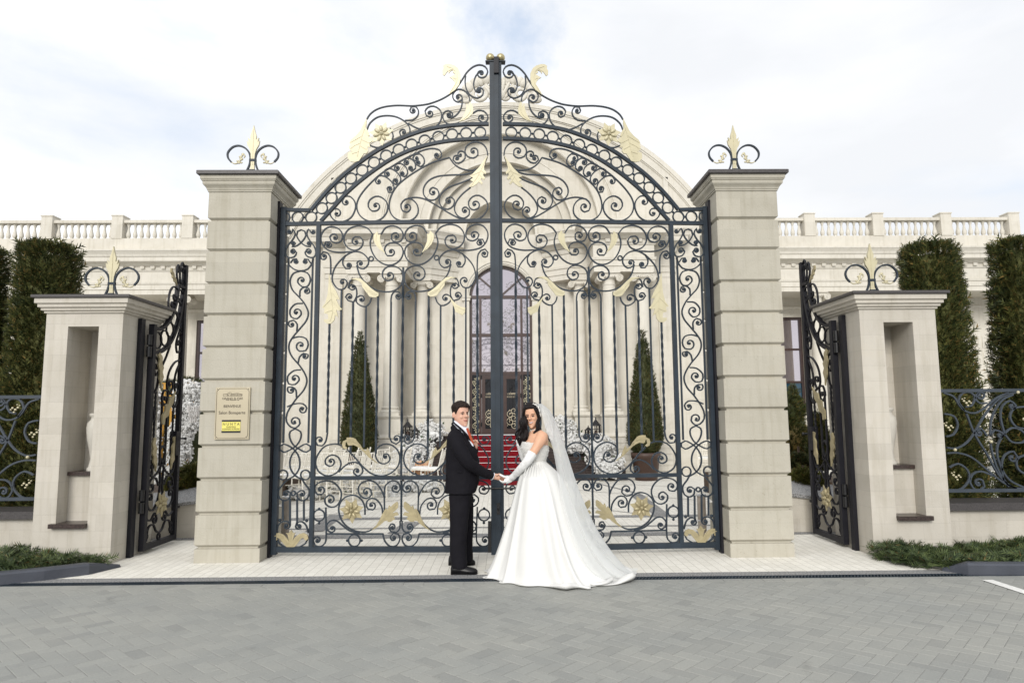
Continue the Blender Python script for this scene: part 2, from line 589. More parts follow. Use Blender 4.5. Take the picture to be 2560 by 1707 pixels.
def veil_mat():
    m, nt, b = mat_new('white_tulle')
    L = nt.links.new
    d = nd(nt, 'ShaderNodeBsdfDiffuse'); d.inputs['Color'].default_value = (.90, .915, .91, 1)
    t = nd(nt, 'ShaderNodeBsdfTranslucent'); t.inputs['Color'].default_value = (.90, .915, .91, 1)
    tr = nd(nt, 'ShaderNodeBsdfTransparent')
    m1 = nd(nt, 'ShaderNodeMixShader'); m1.inputs[0].default_value = .45
    L(d.outputs[0], m1.inputs[1]); L(t.outputs[0], m1.inputs[2])
    lw = nd(nt, 'ShaderNodeLayerWeight', Blend=.35)
    r = ramp(nt, [(0.0, (.44,) * 3), (1.0, (.90,) * 3)])
    L(lw.outputs['Facing'], r.inputs['Fac'])
    m2 = nd(nt, 'ShaderNodeMixShader')
    L(r.outputs['Color'], m2.inputs[0]); L(tr.outputs[0], m2.inputs[1]); L(m1.outputs[0], m2.inputs[2])
    L(m2.outputs[0], nt.nodes['Material Output'].inputs['Surface'])
    return m


VEIL = veil_mat()


BULK = 1.0


def oval(cx, cy, Y, hw, d, n=28, tilt=0.0, e=.92, ybias=0.0):
    c = onY(cx, cy, Y)
    r = (onY(cx + hw, cy, Y) - c).length * BULK
    out = []
    for k in range(n):
        a = 2 * pi * k / n
        ca, sa = cos(a), sin(a)
        x = r * math.copysign(abs(ca) ** e, ca)
        y = d * math.copysign(abs(sa) ** e, sa)
        out.append(Vector((c.x + x, c.y + y + ybias, c.z + tilt * x)))
    return out


def px3(pts): return [onY(x, y, Y) for x, y, Y in pts]


def ltube(b, pts, radii, n=14, sy=1.0):
    P = px3(pts)
    Q, R = [], []
    cp = catmull(P, sub=6)
    m = len(cp)
    for i, q in enumerate(cp):
        t = i / (m - 1) * (len(radii) - 1)
        k = min(int(t), len(radii) - 2)
        R.append(radii[k] + (radii[k + 1] - radii[k]) * (t - k))
    return b.tube(cp, R, n, True, sy)


def wrinkle(o, amp, sc, seed=0.0):
    me = o.data
    N = [tuple(n.vector) for n in me.vertex_normals]
    co = []
    for v, n in zip(me.vertices, N):
        q = v.co * sc
        k = noise.noise(Vector((q.x + seed, q.y, q.z * .6))) + .5 * noise.noise(Vector((q.x * 2.3, q.y * 2.3 + seed, q.z * 1.6)))
        co += [v.co.x + n[0] * k * amp, v.co.y + n[1] * k * amp, v.co.z + n[2] * k * amp]
    me.vertices.foreach_set('co', co)
    me.update()


HEAD = [(0.0, .020, .084, .0), (.03, .034, .090, .0), (.09, .047, .094, .02), (.17, .056, .092, .045), (.26, .0625, .091, .065), (.36, .067, .088, .078), (.45, .0705, .085, .086),
        (.53, .0725, .081, .093), (.60, .074, .086, .098), (.70, .075, .084, .101), (.80, .072, .075, .098), (.89, .060, .056, .084), (.96, .038, .028, .055), (1.0, .010, .0, .018)]


def hring(w, f, b_, z, n=28):
    out = []
    for k in range(n):
        a = 2 * pi * k / n
        ca, sa = cos(a), sin(a)
        x = w * math.copysign(abs(ca) ** .9, ca)
        y = (b_ if sa > 0 else f) * math.copysign(abs(sa) ** .92, sa)
        out.append(Vector((x, y, z)))
    return out


HW = {True: 1.02, False: 1.05}


def head_parts(b, T, h, female=False):
    s = h / .25
    def V(x, y, z): return T @ Vector((x * s, y * s, z * h))
    b.rings([[T @ (Vector((p.x * s, p.y * s, p.z))) for p in hring(w * HW[female] * (1.06 if (not female and t < .4) else 1), f, k, t * h)] for t, w, f, k in HEAD], True, True)
    b.tube([V(0, -.084, .60), V(0, -.093, .54), V(0, -.104, .47), V(0, -.109, .43), V(0, -.096, .395)], [.007 * s, .0085 * s, .0105 * s, .013 * s, .009 * s], 10)
    R3 = T.to_3x3()
    for k in (1, -1):
        b.ball(V(k * .011, -.094, .415), .0085 * s, 8, 6)
        b.ball(V(k * .036, -.072, .40), (.020 * s, .016 * s, .018 * s), 10, 7, R3)
        b.ball(V(k * .030, -.076, .615), (.020 * s, .010 * s, .008 * s), 10, 7, R3)
        b.ball(V(k * .080 * HW[female], .014, .49), (.009 * s, .021 * s, .033 * s), 10, 7, R3 @ Matrix.Rotation(-k * .45, 3, 'Z'))
    b.ball(V(0, -.084, .05), (.020 * s, .014 * s, .016 * s), 10, 7, R3)
    b.ball(V(0, -.088, .285), (.021 * s, .010 * s, .009 * s), 10, 7, R3)
    b.ball(V(0, -.086, .235), (.019 * s, .010 * s, .008 * s), 10, 7, R3)


def face_features(body, T, h, female):
    s = h / .25
    R3 = T.to_3x3()
    def V(x, y, z): return T @ Vector((x * s, y * s, z * h))
    for k in (1, -1):
        if not female:
            e = MB(); e.ball(V(k * .030, -.0745, .528), (.0125 * s, .008 * s, .0052 * s), 12, 8, R3); e = e.build('eye', EYEW, body)
            i = MB(); i.ball(V(k * .030 - .003, -.0825, .528), (.0055 * s, .003 * s, .0052 * s), 10, 6, R3); i.build('iris', DARK, e)
            l = MB(); l.tube([V(k * .017, -.081, .535), V(k * .030, -.0845, .549), V(k * .044, -.078, .536)], .0022 * s, 6); l.build('eyelash', LASH, e)
            q = MB(); q.tube([V(k * .013, -.0865, .592), V(k * .030, -.0875, .612), V(k * .049, -.076, .598)], [.0032 * s, .0045 * s, .002 * s], 7); q.build('eyebrow', HAIR_M, body)
        else:
            e = MB(); e.ball(V(k * .029, -.0745, .530), (.014 * s, .008 * s, .0075 * s), 12, 8, R3); e = e.build('eyelid', simple('eyelid_shade', (.17, .07, .05), .5, .1), body)
            l = MB(); l.tube([V(k * .014, -.0805, .522), V(k * .029, -.0845, .507), V(k * .045, -.077, .522)], [.002 * s, .0034 * s, .003 * s], 6); l.build('eyelash', DARK, e)
            q = MB(); q.tube([V(k * .012, -.0865, .592), V(k * .030, -.0880, .618), V(k * .050, -.075, .600)], [.002 * s, .0032 * s, .0015 * s], 7); q.build('eyebrow', HAIR_F, body)
    if female:
        m = MB(); m.tube([V(-.026, -.0835, .285), V(-.013, -.0965, .290), V(0, -.0985, .286), V(.013, -.0965, .290), V(.026, -.0835, .285)], [.0015 * s, .0034 * s, .0032 * s, .0034 * s, .0015 * s], 8); m.build('upper_lip', LIP_F, body)
        m = MB(); m.tube([V(-.022, -.086, .275), V(-.011, -.0945, .255), V(0, -.0960, .250), V(.011, -.0945, .255), V(.022, -.086, .275)], [.0025 * s, .0052 * s, .0055 * s, .0052 * s, .0025 * s], 8); m.build('teeth', TEETH, body)
        m = MB(); m.tube([V(-.024, -.0845, .272), V(-.012, -.0945, .226), V(0, -.0965, .215), V(.012, -.0945, .226), V(.024, -.0845, .272)], [.0015 * s, .0040 * s, .0050 * s, .0040 * s, .0015 * s], 8); m.build('lower_lip', LIP_F, body)
    else:
        m = MB(); m.tube([V(-.028, -.0835, .288), V(-.013, -.0965, .270), V(0, -.0985, .268), V(.013, -.0965, .270), V(.028, -.0835, .288)], [.0015 * s, .0040 * s, .0045 * s, .0040 * s, .0015 * s], 8); m.build('upper_lip', LIP_M, body)
        m = MB(); m.tube([V(-.022, -.086, .266), V(-.011, -.0945, .246), V(0, -.0965, .242), V(.011, -.0945, .246), V(.022, -.086, .266)], [.0015 * s, .0050 * s, .0055 * s, .0050 * s, .0015 * s], 8); m.build('lower_lip', LIP_M, body)


def hair_cap(T, h, line, thick, seed, name, mat, parent, female=False, rough=.004, side=1.0):
    """scalp shell from the hairline up; line(angle from the face) gives the height where hair begins"""
    s = h / .25
    b = MB()
    n, m = 64, 30
    def surf(t):
        for (a, c) in zip(HEAD[:-1], HEAD[1:]):
            if t <= c[0]:
                k = (t - a[0]) / (c[0] - a[0])
                return [a[i] + (c[i] - a[i]) * k for i in range(1, 4)]
        return HEAD[-1][1:]
    rings = []
    for i in range(m + 1):
        ring = []
        for k in range(n):
            a = 2 * pi * k / n
            ang = abs(((a + pi / 2 + pi) % (2 * pi)) - pi)      # 0 = face, pi = nape
            l0 = line(ang) + .012 * noise.noise(Vector((cos(a) * 5 + seed, sin(a) * 5, 1.0)))
            t = l0 + (1 - l0) * (i / m)
            w, f, bk = surf(min(t, 1.0))
            ca, sa = cos(a), sin(a)
            p = Vector((w * HW[female] * math.copysign(abs(ca) ** .9, ca), (bk if sa > 0 else f) * math.copysign(abs(sa) ** .92, sa), 0))
            g = min(1.0, i / 4.0)
            sd = side + (1 - side) * max(0, min(1, (t - .62) / .22))
            th = thick * (g * sd * (1.0 + .35 * max(0, t - .7)) + .04) + rough * noise.noise(Vector((p.x * 70 + seed, p.y * 70, t * 9))) * g
            d = Vector((p.x, p.y, (t - .62) * .16)).normalized()
            ring.append(T @ (Vector((p.x * s, p.y * s, t * h)) + d * (th * s)))
        rings.append(ring)
    b.rings(rings, True, True)
    return b.build(name, mat, parent)


def finger(b, pts, r0, r1):
    b.tube(catmull(pts, sub=4), [r0 + (r1 - r0) * i / (4 * (len(pts) - 1)) for i in range(4 * (len(pts) - 1) + 1)], 8)


def T_head(px_, py_, Y, yaw, pitch, roll):
    o = onY(px_, py_, Y)
    return Matrix.Translation(o) @ (Matrix.Rotation(yaw, 4, 'Z') @ Matrix.Rotation(pitch, 4, 'X') @ Matrix.Rotation(roll, 4, 'Y'))


# ---------------------------------------------------------------- groom
YGm = 7.62
GM = empty('person', (onY(1150, 1200, YGm).x, YGm, 0), 0, 'man in a black suit and orange tie holding a gloved hand', 'person')
TG = T_head(1153, 1065, YGm, radians(36), radians(2), radians(-3))
HG = .258
b = MB()
head_parts(b, TG, HG)
ltube(b, [(1142, 1092, YGm), (1147, 1074, YGm), (1152, 1048, YGm)], [.068, .058, .058])
b.rings([oval(*r) for r in [(1146, 1084, YGm, 17, .12), (1148, 1105, YGm, 29, .175), (1155, 1150, YGm, 37, .165), (1155, 1200, YGm, 37, .15), (1154, 1240, YGm, 26, .14)]], True, True)
ltube(b, [(1140, 1098, YGm - .13), (1158, 1132, YGm - .20), (1174, 1158, YGm - .20), (1204, 1178, YGm - .15), (1233, 1191, YGm - .10)], [.055, .048, .042, .038, .030])
ltube(b, [(1150, 1100, YGm + .13), (1160, 1135, YGm + .20), (1172, 1160, YGm + .18), (1182, 1135, YGm + .10), (1188, 1116, YGm + .06)], [.055, .048, .042, .038, .030])
for dy, x0, x1, y1 in ((-.09, 1148, 1147, 1398), (.10, 1160, 1161, 1384)):
    ltube(b, [(x0, 1235, YGm + dy), (x0 - 1, 1310, YGm + dy * 1.3), (x1, y1 - 40, YGm + dy * 1.7), (x1 + 2, y1 + 10, YGm + dy * 1.9)], [.080, .062, .048, .042])
# right hand closing round hers
ltube(b, [(1230, 1190, YGm - .10), (1240, 1191, YGm - .10), (1251, 1194, YGm - .10)], [.030, .034, .030], 14, .7)
HB = YGm - .10
for k, (x0, y0, x1, y1, x2, y2, dY) in enumerate([(1249, 1189, 1259, 1192, 1265, 1199, -.028), (1250, 1191, 1260, 1195, 1265, 1202, -.009), (1250, 1194, 1259, 1198, 1263, 1205, .010), (1249, 1197, 1256, 1201, 1260, 1206, .027)]):
    finger(b, [onY(x0, y0, HB + dY), onY(x1, y1, HB + dY), onY(x2, y2, HB + dY)], .0105, .0085)
finger(b, [onY(1240, 1188, HB - .028), onY(1249, 1185, HB - .036), onY(1258, 1189, HB - .034)], .0115, .009)
# left hand at the chest
HL2 = YGm + .05
ltube(b, [(1187, 1118, HL2), (1188, 1111, HL2), (1189, 1106, HL2)], [.030, .032, .026], 12, .7)
for k in range(4):
    finger(b, [onY(1185 + k * 2.6, 1106 + k, HL2 - .01), onY(1187 + k * 2.4, 1100 + k * 1.5, HL2 - .02), onY(1191 + k * 1.2, 1100 + k * 2.2, HL2 - .035)], .0095, .008)
finger(b, [onY(1183, 1113, HL2 - .02), onY(1182, 1106, HL2 - .03), onY(1186, 1102, HL2 - .04)], .011, .009)
GB = remeshed(b, 'body', SK_M, GM, .0048, 3)
face_features(GB, TG, HG, False)
def cuts(a):
    pts = [(0, .845), (.45, .83), (.75, .80), (1.0, .70), (1.2, .60), (1.35, .50), (1.5, .60), (1.75, .62), (1.95, .50), (2.2, .34), (2.6, .28), (3.2, .26)]
    for p, q in zip(pts[:-1], pts[1:]):
        if a <= q[0]: return p[1] + (q[1] - p[1]) * (a - p[0]) / (q[0] - p[0])
    return .26


hair_cap(TG, HG, cuts, .021, 3.0, 'hair', HAIR_M, GM, rough=.005, side=.30)
# swept fringe
b = MB()
rnd = random.Random(4)
for k in range(26):
    u = -.052 + .104 * k / 25
    p0 = TG @ Vector((u * .9, -.055 + abs(u) * .3, .985 * HG - abs(u) * .25))
    p1 = TG @ Vector((u * 1.05 + .006, -.093 + abs(u) * .45, .90 * HG - abs(u) * .2))
    p2 = TG @ Vector((u * 1.15 + .012 + rnd.uniform(-.006, .006), -.097 + abs(u) * .5, (.835 + rnd.uniform(-.03, .02) - u * .35) * HG))
    b.tube(catmull([p0, p1, p2], sub=3), [.008, .009, .0085, .008, .007, .005, .002], 6)
b.build('fringe', HAIR_M, GM)
# jacket
BULK = .965
b = MB()
b.rings([oval(*r) for r in [(1144, 1071, YGm + .01, 14, .085), (1142, 1079, YGm, 18, .13), (1142, 1086, YGm, 23, .175), (1145, 1096, YGm, 29, .205), (1149, 1108, YGm, 34, .212), (1153, 1128, YGm, 40, .205), (1156, 1152, YGm, 43, .185),
                            (1157, 1176, YGm, 44.5, .178), (1156, 1202, YGm, 43.5, .185), (1152, 1222, YGm, 41, .20), (1150, 1231, YGm, 40, .203)]], True, True)
ltube(b, [(1138, 1097, YGm - .15), (1146, 1112, YGm - .205), (1158, 1136, YGm - .235), (1173, 1158, YGm - .235), (1203, 1176, YGm - .175), (1229, 1189, YGm - .105)], [.082, .084, .074, .066, .055, .050], 18)
ltube(b, [(1148, 1098, YGm + .15), (1152, 1112, YGm + .20), (1162, 1138, YGm + .22), (1173, 1160, YGm + .20), (1181, 1140, YGm + .11), (1187, 1120, YGm + .06)], [.08, .082, .072, .064, .055, .046], 18)
ltube(b, [(1141, 1070, YGm - .09), (1133, 1062, YGm - .055), (1131, 1059, YGm), (1134, 1060, YGm + .06), (1142, 1064, YGm + .09)], [.010, .012, .013, .012, .010], 10)
ltube(b, [(1141, 1078, YGm - .10), (1133, 1071, YGm - .06), (1131, 1069, YGm), (1134, 1070, YGm + .06), (1142, 1074, YGm + .10)], [.018, .022, .022, .022, .018], 10)
JK = remeshed(b, 'jacket', SUIT, GM, .0075, 5)
wrinkle(JK, .0065, 11.0, 2.0)
b = MB()
b.tube(catmull(px3([(1133, 1055, YGm - .075), (1146, 1066, YGm - .098), (1160, 1080, YGm - .105), (1174, 1097, YGm - .09), (1186, 1118, YGm - .055), (1192, 1136, YGm - .03)]), sub=5), [.007 + .006 * sin(pi * i / 25) for i in range(26)], 8, True, .5)
b.build('lapel', SUIT, JK)
b = MB(); q = px3([(1143, 1176, YGm - .1815), (1156, 1177, YGm - .1815), (1156, 1182, YGm - .181), (1143, 1181, YGm - .181)])
b.add([p + Vector((0, o, 0)) for o in (-.004, .02) for p in q], [(0, 1, 2, 3), (4, 5, 6, 7), (0, 1, 5, 4), (1, 2, 6, 5), (2, 3, 7, 6), (3, 0, 4, 7)]); b.build('pocket_flap', SUIT, JK)
b = MB(); b.tube(px3([(1116, 1186, YGm - .088), (1117, 1208, YGm - .10), (1118, 1230, YGm - .112)]), .005, 6); b.build('back_vent', SUIT, JK)
b = MB()
for k in range(3): b.ball(onY(1222 + k * 3.2, 1192.5 + k * 1.6, YGm - .165 + k * .012), .0055, 8, 5)
b.build('cuff_button', LEATHER, JK)
b = MB(); ltube(b, [(1227, 1188.5, YGm - .106), (1233, 1191, YGm - .10)], [.044, .0425], 18); b.build('shirt_cuff', SHIRT, GM)
# shirt and tie
b = MB()
b.rings([[onY(1150, y, YGm) + Vector((r * cos(a) + .004, r * .95 * sin(a), -t * cos(a) * .05 - .02 * t)) for a in [2 * pi * k / 24 for k in range(24)]] for y, r, t in ((1054, .069, .55), (1062, .075, .62), (1070, .082, .7), (1072, .06, .7))], True, True)
def slab(px_pts, y0, y1):
    bb = MB()
    bb.prism([(x, -y) for x, y in px_pts], lambda u, v, d: onY(u, -v, d), y0, y1)
    return bb
w = slab([(1138, 1056), (1150, 1066), (1168, 1068), (1172, 1076), (1181, 1100), (1184, 1116), (1178, 1112), (1160, 1088)], YGm - .088, YGm + .08)
b.v and None
n = len(b.v)
b.add(w.v, w.f)
b.build('shirt', SHIRT, GM)
slab([(1165, 1070), (1171, 1069), (1173, 1076), (1182, 1098), (1185, 1112), (1178, 1104), (1167, 1078)], YGm - .098, YGm + .03).build('tie', TIE, GM)
# trousers
BULK = .93
b = MB()
b.rings([oval(*r) for r in [(1153, 1218, YGm, 31, .165), (1152, 1238, YGm, 32, .175), (1152, 1256, YGm, 30, .17), (1153, 1266, YGm, 27, .14)]], True, True)
b.rings([oval(*r) for r in [(1149, 1240, YGm - .075, 29, .09), (1149, 1275, YGm - .09, 27, .10), (1147, 1315, YGm - .11, 24, .09), (1145, 1355, YGm - .135, 22.5, .082), (1146, 1390, YGm - .155, 22, .08), (1148, 1413, YGm - .165, 21.5, .085), (1149, 1419, YGm - .165, 21, .085)]], True, True)
b.rings([oval(*r) for r in [(1158, 1240, YGm + .08, 28, .09), (1161, 1275, YGm + .10, 25, .10), (1163, 1315, YGm + .14, 22, .09), (1163, 1350, YGm + .18, 20, .082), (1163, 1380, YGm + .215, 19.5, .08), (1164, 1397, YGm + .23, 19, .08), (1164, 1401, YGm + .23, 19, .08)]], True, True)
TRO = remeshed(b, 'trousers', SUIT, GM, .0075, 4)
wrinkle(TRO, .0065, 9.0, 7.0)
for nm, x0, x1, ys, Y in (('shoe', 1127, 1194, 1434, YGm - .185), ('shoe', 1146, 1188, 1411, YGm + .25)):
    b = MB()
    A, C = onZ(x0, ys), onZ(x1, ys)
    L_ = C.x - A.x
    yc = A.y * .5 + C.y * .5
    if nm == 'shoe' and L_ < .25: A.x = C.x - .30; L_ = .30
    rings = []
    for t, hh, ww in ((.0, .05, .025), (.03, .085, .036), (.15, .105, .040), (.30, .10, .040), (.45, .075, .044), (.62, .062, .050), (.80, .052, .050), (.93, .042, .040), (1.0, .022, .016)):
        x = A.x + L_ * t
        rings.append([(x, yc + ww * cos(a), max(.012, .014 + hh * (sin(a) if sin(a) > 0 else 0))) for a in [2 * pi * k / 16 for k in range(16)]])
    b.rings(rings, True, True)
    sh = b.build('shoe', LEATHER, GM)
    b = MB(); b.rings([[(A.x + L_ * t, yc + ww * 1.06 * s_, z) for s_, z in ((1, 0), (1, .014), (-1, .014), (-1, 0))] for t, ww in ((0, .026), (.05, .038), (.3, .041), (.42, .036), (.62, .051), (.8, .051), (.94, .04), (1.0, .016))], True, False); b.build('sole', LEATHER, sh)

# ---------------------------------------------------------------- bride
BULK = 1.0
YBr = 7.40
BR = empty('person', (onY(1345, 1300, YBr).x, YBr, 0), 0, 'woman in white satin ball gown, long gloves and veil looking down', 'person')
TB = T_head(1334, 1067, YBr, radians(-17), radians(9), radians(-5))
HBd = .246
b = MB()
head_parts(b, TB, HBd, True)
ltube(b, [(1341, 1090, YBr), (1338, 1076, YBr), (1335, 1050, YBr)], [.062, .045, .047])
b.rings([oval(*r) for r in [(1340, 1074, YBr, 13, .07), (1343, 1081, YBr, 20, .12), (1343, 1090, YBr, 26.5, .16), (1341, 1102, YBr, 30, .155), (1339, 1118, YBr, 31, .14), (1339, 1135, YBr, 28, .125), (1341, 1156, YBr, 20, .11)]], True, True)
ltube(b, [(1355, 1089, YBr - .10), (1351, 1100, YBr - .155), (1341, 1118, YBr - .185), (1331, 1134, YBr - .20), (1320, 1150, YBr - .20), (1303, 1170, YBr - .13), (1287, 1187, YBr - .01)], [.066, .062, .046, .043, .040, .034, .027], 18)
ltube(b, [(1328, 1092, YBr + .12), (1318, 1120, YBr + .18), (1312, 1145, YBr + .20), (1303, 1122, YBr + .13), (1298, 1108, YBr + .09)], [.058, .045, .04, .034, .027], 14)
b.tube(px3([(1332, 1083, YBr - .06), (1345, 1088, YBr - .13)]), .012, 8)
BB = remeshed(b, 'body', SK_F, BR, .0048, 3)
face_features(BB, TB, HBd, True)
b = MB(); b.ball(TB @ Vector((.075, -.005, .40 * HBd)), .008, 10, 7); b.build('earring', TEETH, BB)
# gloves, each with five fingers
b = MB()
ltube(b, [(1331, 1130, YBr - .197), (1326, 1140, YBr - .203), (1319, 1151, YBr - .20), (1303, 1170, YBr - .13), (1287, 1187, YBr - .01), (1278, 1195, YBr + .04)], [.053, .050, .047, .041, .034, .034], 20)
ltube(b, [(1284, 1190, YBr + .02), (1274, 1198, YBr + .055), (1263, 1203, YBr + .075)], [.030, .036, .030], 14, .75)
YH = YBr + .085
for k, dY in enumerate((-.032, -.012, .008, .026)):
    finger(b, [onY(1266 - k, 1203 + k * .6, YH + dY), onY(1256 + k, 1204 + k * .8, YH + dY - .02), onY(1248.5 + k * 1.4, 1199.5 + k * 1.2, YH + dY - .035)], .011, .0085)
finger(b, [onY(1271, 1192, YH - .03), onY(1260, 1191, YH - .04), onY(1249, 1185.5, YH - .036)], .0125, .0095)
GLV = remeshed(b, 'glove', GLOVE, BR, .0048, 3)
wrinkle(GLV, .0045, 24.0, 5.0)
b = MB()
ltube(b, [(1315, 1130, YBr + .19), (1312, 1146, YBr + .20), (1303, 1122, YBr + .13), (1298, 1108, YBr + .08)], [.049, .046, .040, .033], 16)
ltube(b, [(1299, 1110, YBr + .085), (1297, 1102, YBr + .07), (1298, 1096, YBr + .055)], [.030, .034, .028], 12, .7)
for k in range(4): finger(b, [onY(1293 + k * 3, 1098, YBr + .06), onY(1294 + k * 3, 1092 + k * .7, YBr + .04), onY(1299 + k * 2, 1092 + k, YBr + .015)], .0095, .008)
finger(b, [onY(1304, 1104, YBr + .05), onY(1307, 1098, YBr + .035), onY(1305, 1094, YBr + .02)], .0105, .009)
remeshed(b, 'glove', GLOVE, BR, .0048, 3)
# bodice
b = MB()
b.rings([oval(x, y, YBr, hw, d, 40, tl) for x, y, hw, d, tl in [(1337, 1107, 32.5, .158, -.16), (1337, 1111, 34.5, .165, -.13), (1337, 1122, 35.5, .162, -.05), (1338, 1136, 31.5, .145, 0), (1340, 1150, 25, .125, 0), (1341.5, 1162, 22.5, .122, 0)]], True, True)
BO = remeshed(b, 'bodice', LACE, BR, .007, 2)
b = MB()
rnd = random.Random(9)
for _ in range(420):
    v = BO.data.vertices[rnd.randrange(len(BO.data.vertices))]
    p = v.co + v.normal * .002 + world_loc(BO)
    b.ball(p, rnd.uniform(.003, .0055), 5, 4)
b.build('beading', SATIN, BO)
# necklace
b = MB()
nk = [onY(1338, 1077, YBr) + Vector((.058 * cos(a), .058 * sin(a), -.014 * -sin(a) * -1)) for a in [2 * pi * k / 20 for k in range(21)]]
b.tube(nk, .006, 6)
for k in range(8): b.ball(onY(1328 + k * 1.9, 1078.5 + 2.2 * sin(k / 7 * pi), YBr - .063 + .0035 * abs(k - 3.5)), .0072, 7, 5)
for k in range(4): b.ball(onY(1331 + k * 1.2, 1084 + k % 2 * 3, YBr - .078), .006, 7, 5)
b.build('necklace', TEETH, BR)

# skirt with train: radial folds that deepen towards the hem
ROWS = [(1150, 1321, 1362, .115), (1157, 1317, 1368, .145), (1165, 1311, 1377, .19), (1176, 1305, 1389, .245), (1195, 1297, 1403, .31), (1225, 1288, 1417, .37), (1265, 1277, 1432, .43), (1310, 1264, 1449, .49), (1355, 1249, 1468, .545), (1395, 1234, 1488, .59), (1420, 1222, 1506, .62), (1434, 1213, 1524, .65)]
NA = 220
rnd = random.Random(21)
FOLDS = [((k + rnd.uniform(-.36, .36)) * 2 * pi / 15, rnd.uniform(.07, .24), rnd.uniform(.5, 1.35)) for k in range(15)]


def foldf(a, t):
    v = 0
    for a0, w_, am in FOLDS:
        d = ((a - a0 + pi) % (2 * pi)) - pi
        ww = w_ * (1.0 - .25 * t)
        v += am * math.exp(-(d / ww) ** 2)
    return v - .60


b = MB()
rings = []
cy_ = lambda t: YBr - .02 * t
dense = []
for i in range(len(ROWS) - 1):
    for k in range(4):
        u = k / 4
        p0, p1, p2, p3 = ROWS[max(i - 1, 0)], ROWS[i], ROWS[i + 1], ROWS[min(i + 2, len(ROWS) - 1)]
        dense.append(tuple(.5 * (2 * q1 + (q2 - q0) * u + (2 * q0 - 5 * q1 + 4 * q2 - q3) * u * u + (3 * q1 - q0 - 3 * q2 + q3) * u ** 3) for q0, q1, q2, q3 in zip(p0, p1, p2, p3)))
dense.append(ROWS[-1])
zmax = onY(1340, dense[0][0], YBr).z
for y, xl, xr, d in dense:
    A, C = onY(xl, y, YBr), onY(xr, y, YBr)
    z = (A.z + C.z) / 2
    t = max(0, min(1, (zmax - z) / zmax))
    cx, rx = (A.x + C.x) / 2, (C.x - A.x) / 2
    ring = []
    for k in range(NA):
        a = 2 * pi * k / NA
        amp = .014 + .115 * t ** .9
        f = 1 + (.020 + .085 * t) * foldf(a + .25 * t * sin(a), t)
        # train swept towards +x and the viewer
        tr = max(0, cos(a + .42)) ** 3 * max(0, t - .55) ** 1.6 * .55
        cut = 1 - .22 * t * max(0, cos(a + 2.2)) ** 1.5
        x = cx + (rx * f * (1 - .3 * (1 - cut)) + tr) * cos(a)
        yy = cy_(t) + (d * f * cut + tr * .5) * sin(a)
        ring.append(Vector((x, yy, max(.004, z + .012 * t * foldf(a * 1.7 + 1, t)))))
    rings.append(ring)
# hem: flare, roll and turn under
last = rings[-1]
c0 = Vector((sum(p.x for p in last) / NA, sum(p.y for p in last) / NA, 0))
for out_, zz, wv in ((.045, .012, .5), (.085, .006, 1.0), (.10, .020, 1.2), (.085, .032, 1.0), (.03, .016, .4)):
    ring = []
    for k, p in enumerate(last):
        a = 2 * pi * k / NA
        d = (Vector((p.x, p.y, 0)) - c0).normalized()
        wave = .5 + .5 * sin(9 * a + 1.3 * sin(3 * a) + .6)
        front = max(0, cos(a + .75)) ** 1.5
        o = out_ * (.35 + 1.5 * front * wave)
        z = .004 + zz * (.4 + 2.6 * front * wave ** 2)
        ring.append(Vector((p.x + d.x * o, p.y + d.y * o, z)))
    rings.append(ring)
b.rings(rings, False, True)
SKT = b.build('skirt', SATIN, BR)
# two rolled turn-backs of the train's edge
b = MB()
for pts, r0, r1 in (([(1352, 1461), (1376, 1464), (1400, 1461), (1420, 1455)], .018, .050), ([(1462, 1462), (1490, 1467), (1516, 1464), (1532, 1456)], .018, .046)):
    P = catmull([onZ(x, y) + Vector((0, 0, .03)) for x, y in pts], sub=8)
    m = len(P)
    rings = []
    for i, p in enumerate(P):
        r = r0 + (r1 - r0) * (i / (m - 1)) ** .7
        c = Vector((p.x, p.y + .02, max(.012, r * .62)))
        rings.append([c + Vector((0, r * (1.25 - .10 * k / 4) * cos(k * .36 - 1.2), r * .60 * (1 - .035 * k) * sin(k * .36 - 1.2) + .004)) for k in range(22)])
    n_ = 22
    b.add([q for rg in rings for q in rg], [(i * n_ + k, i * n_ + k + 1, (i + 1) * n_ + k + 1, (i + 1) * n_ + k) for i in range(m - 1) for k in range(n_ - 1)], True)
b.build('train_edge', SATIN, SKT)
# waist pleats: a few sharp tucks running into the skirt
b = MB()
for k in range(9):
    x0 = 1322 + k * 4.6
    a_ = (x0 - 1341) / 24
    P = px3([(x0, 1158, YBr - .125 * sqrt(max(.05, 1 - a_ * a_ * .9))), (x0 + a_ * 9, 1172, YBr - .225 * sqrt(max(.05, 1 - a_ * a_ * .7))), (x0 + a_ * 17, 1190, YBr - .292 * sqrt(max(.05, 1 - a_ * a_ * .6)))])
    b.tube(catmull(P, sub=5), [.008 - .0006 * i for i in range(11)], 6)
b.build('pleat', SATIN, SKT)

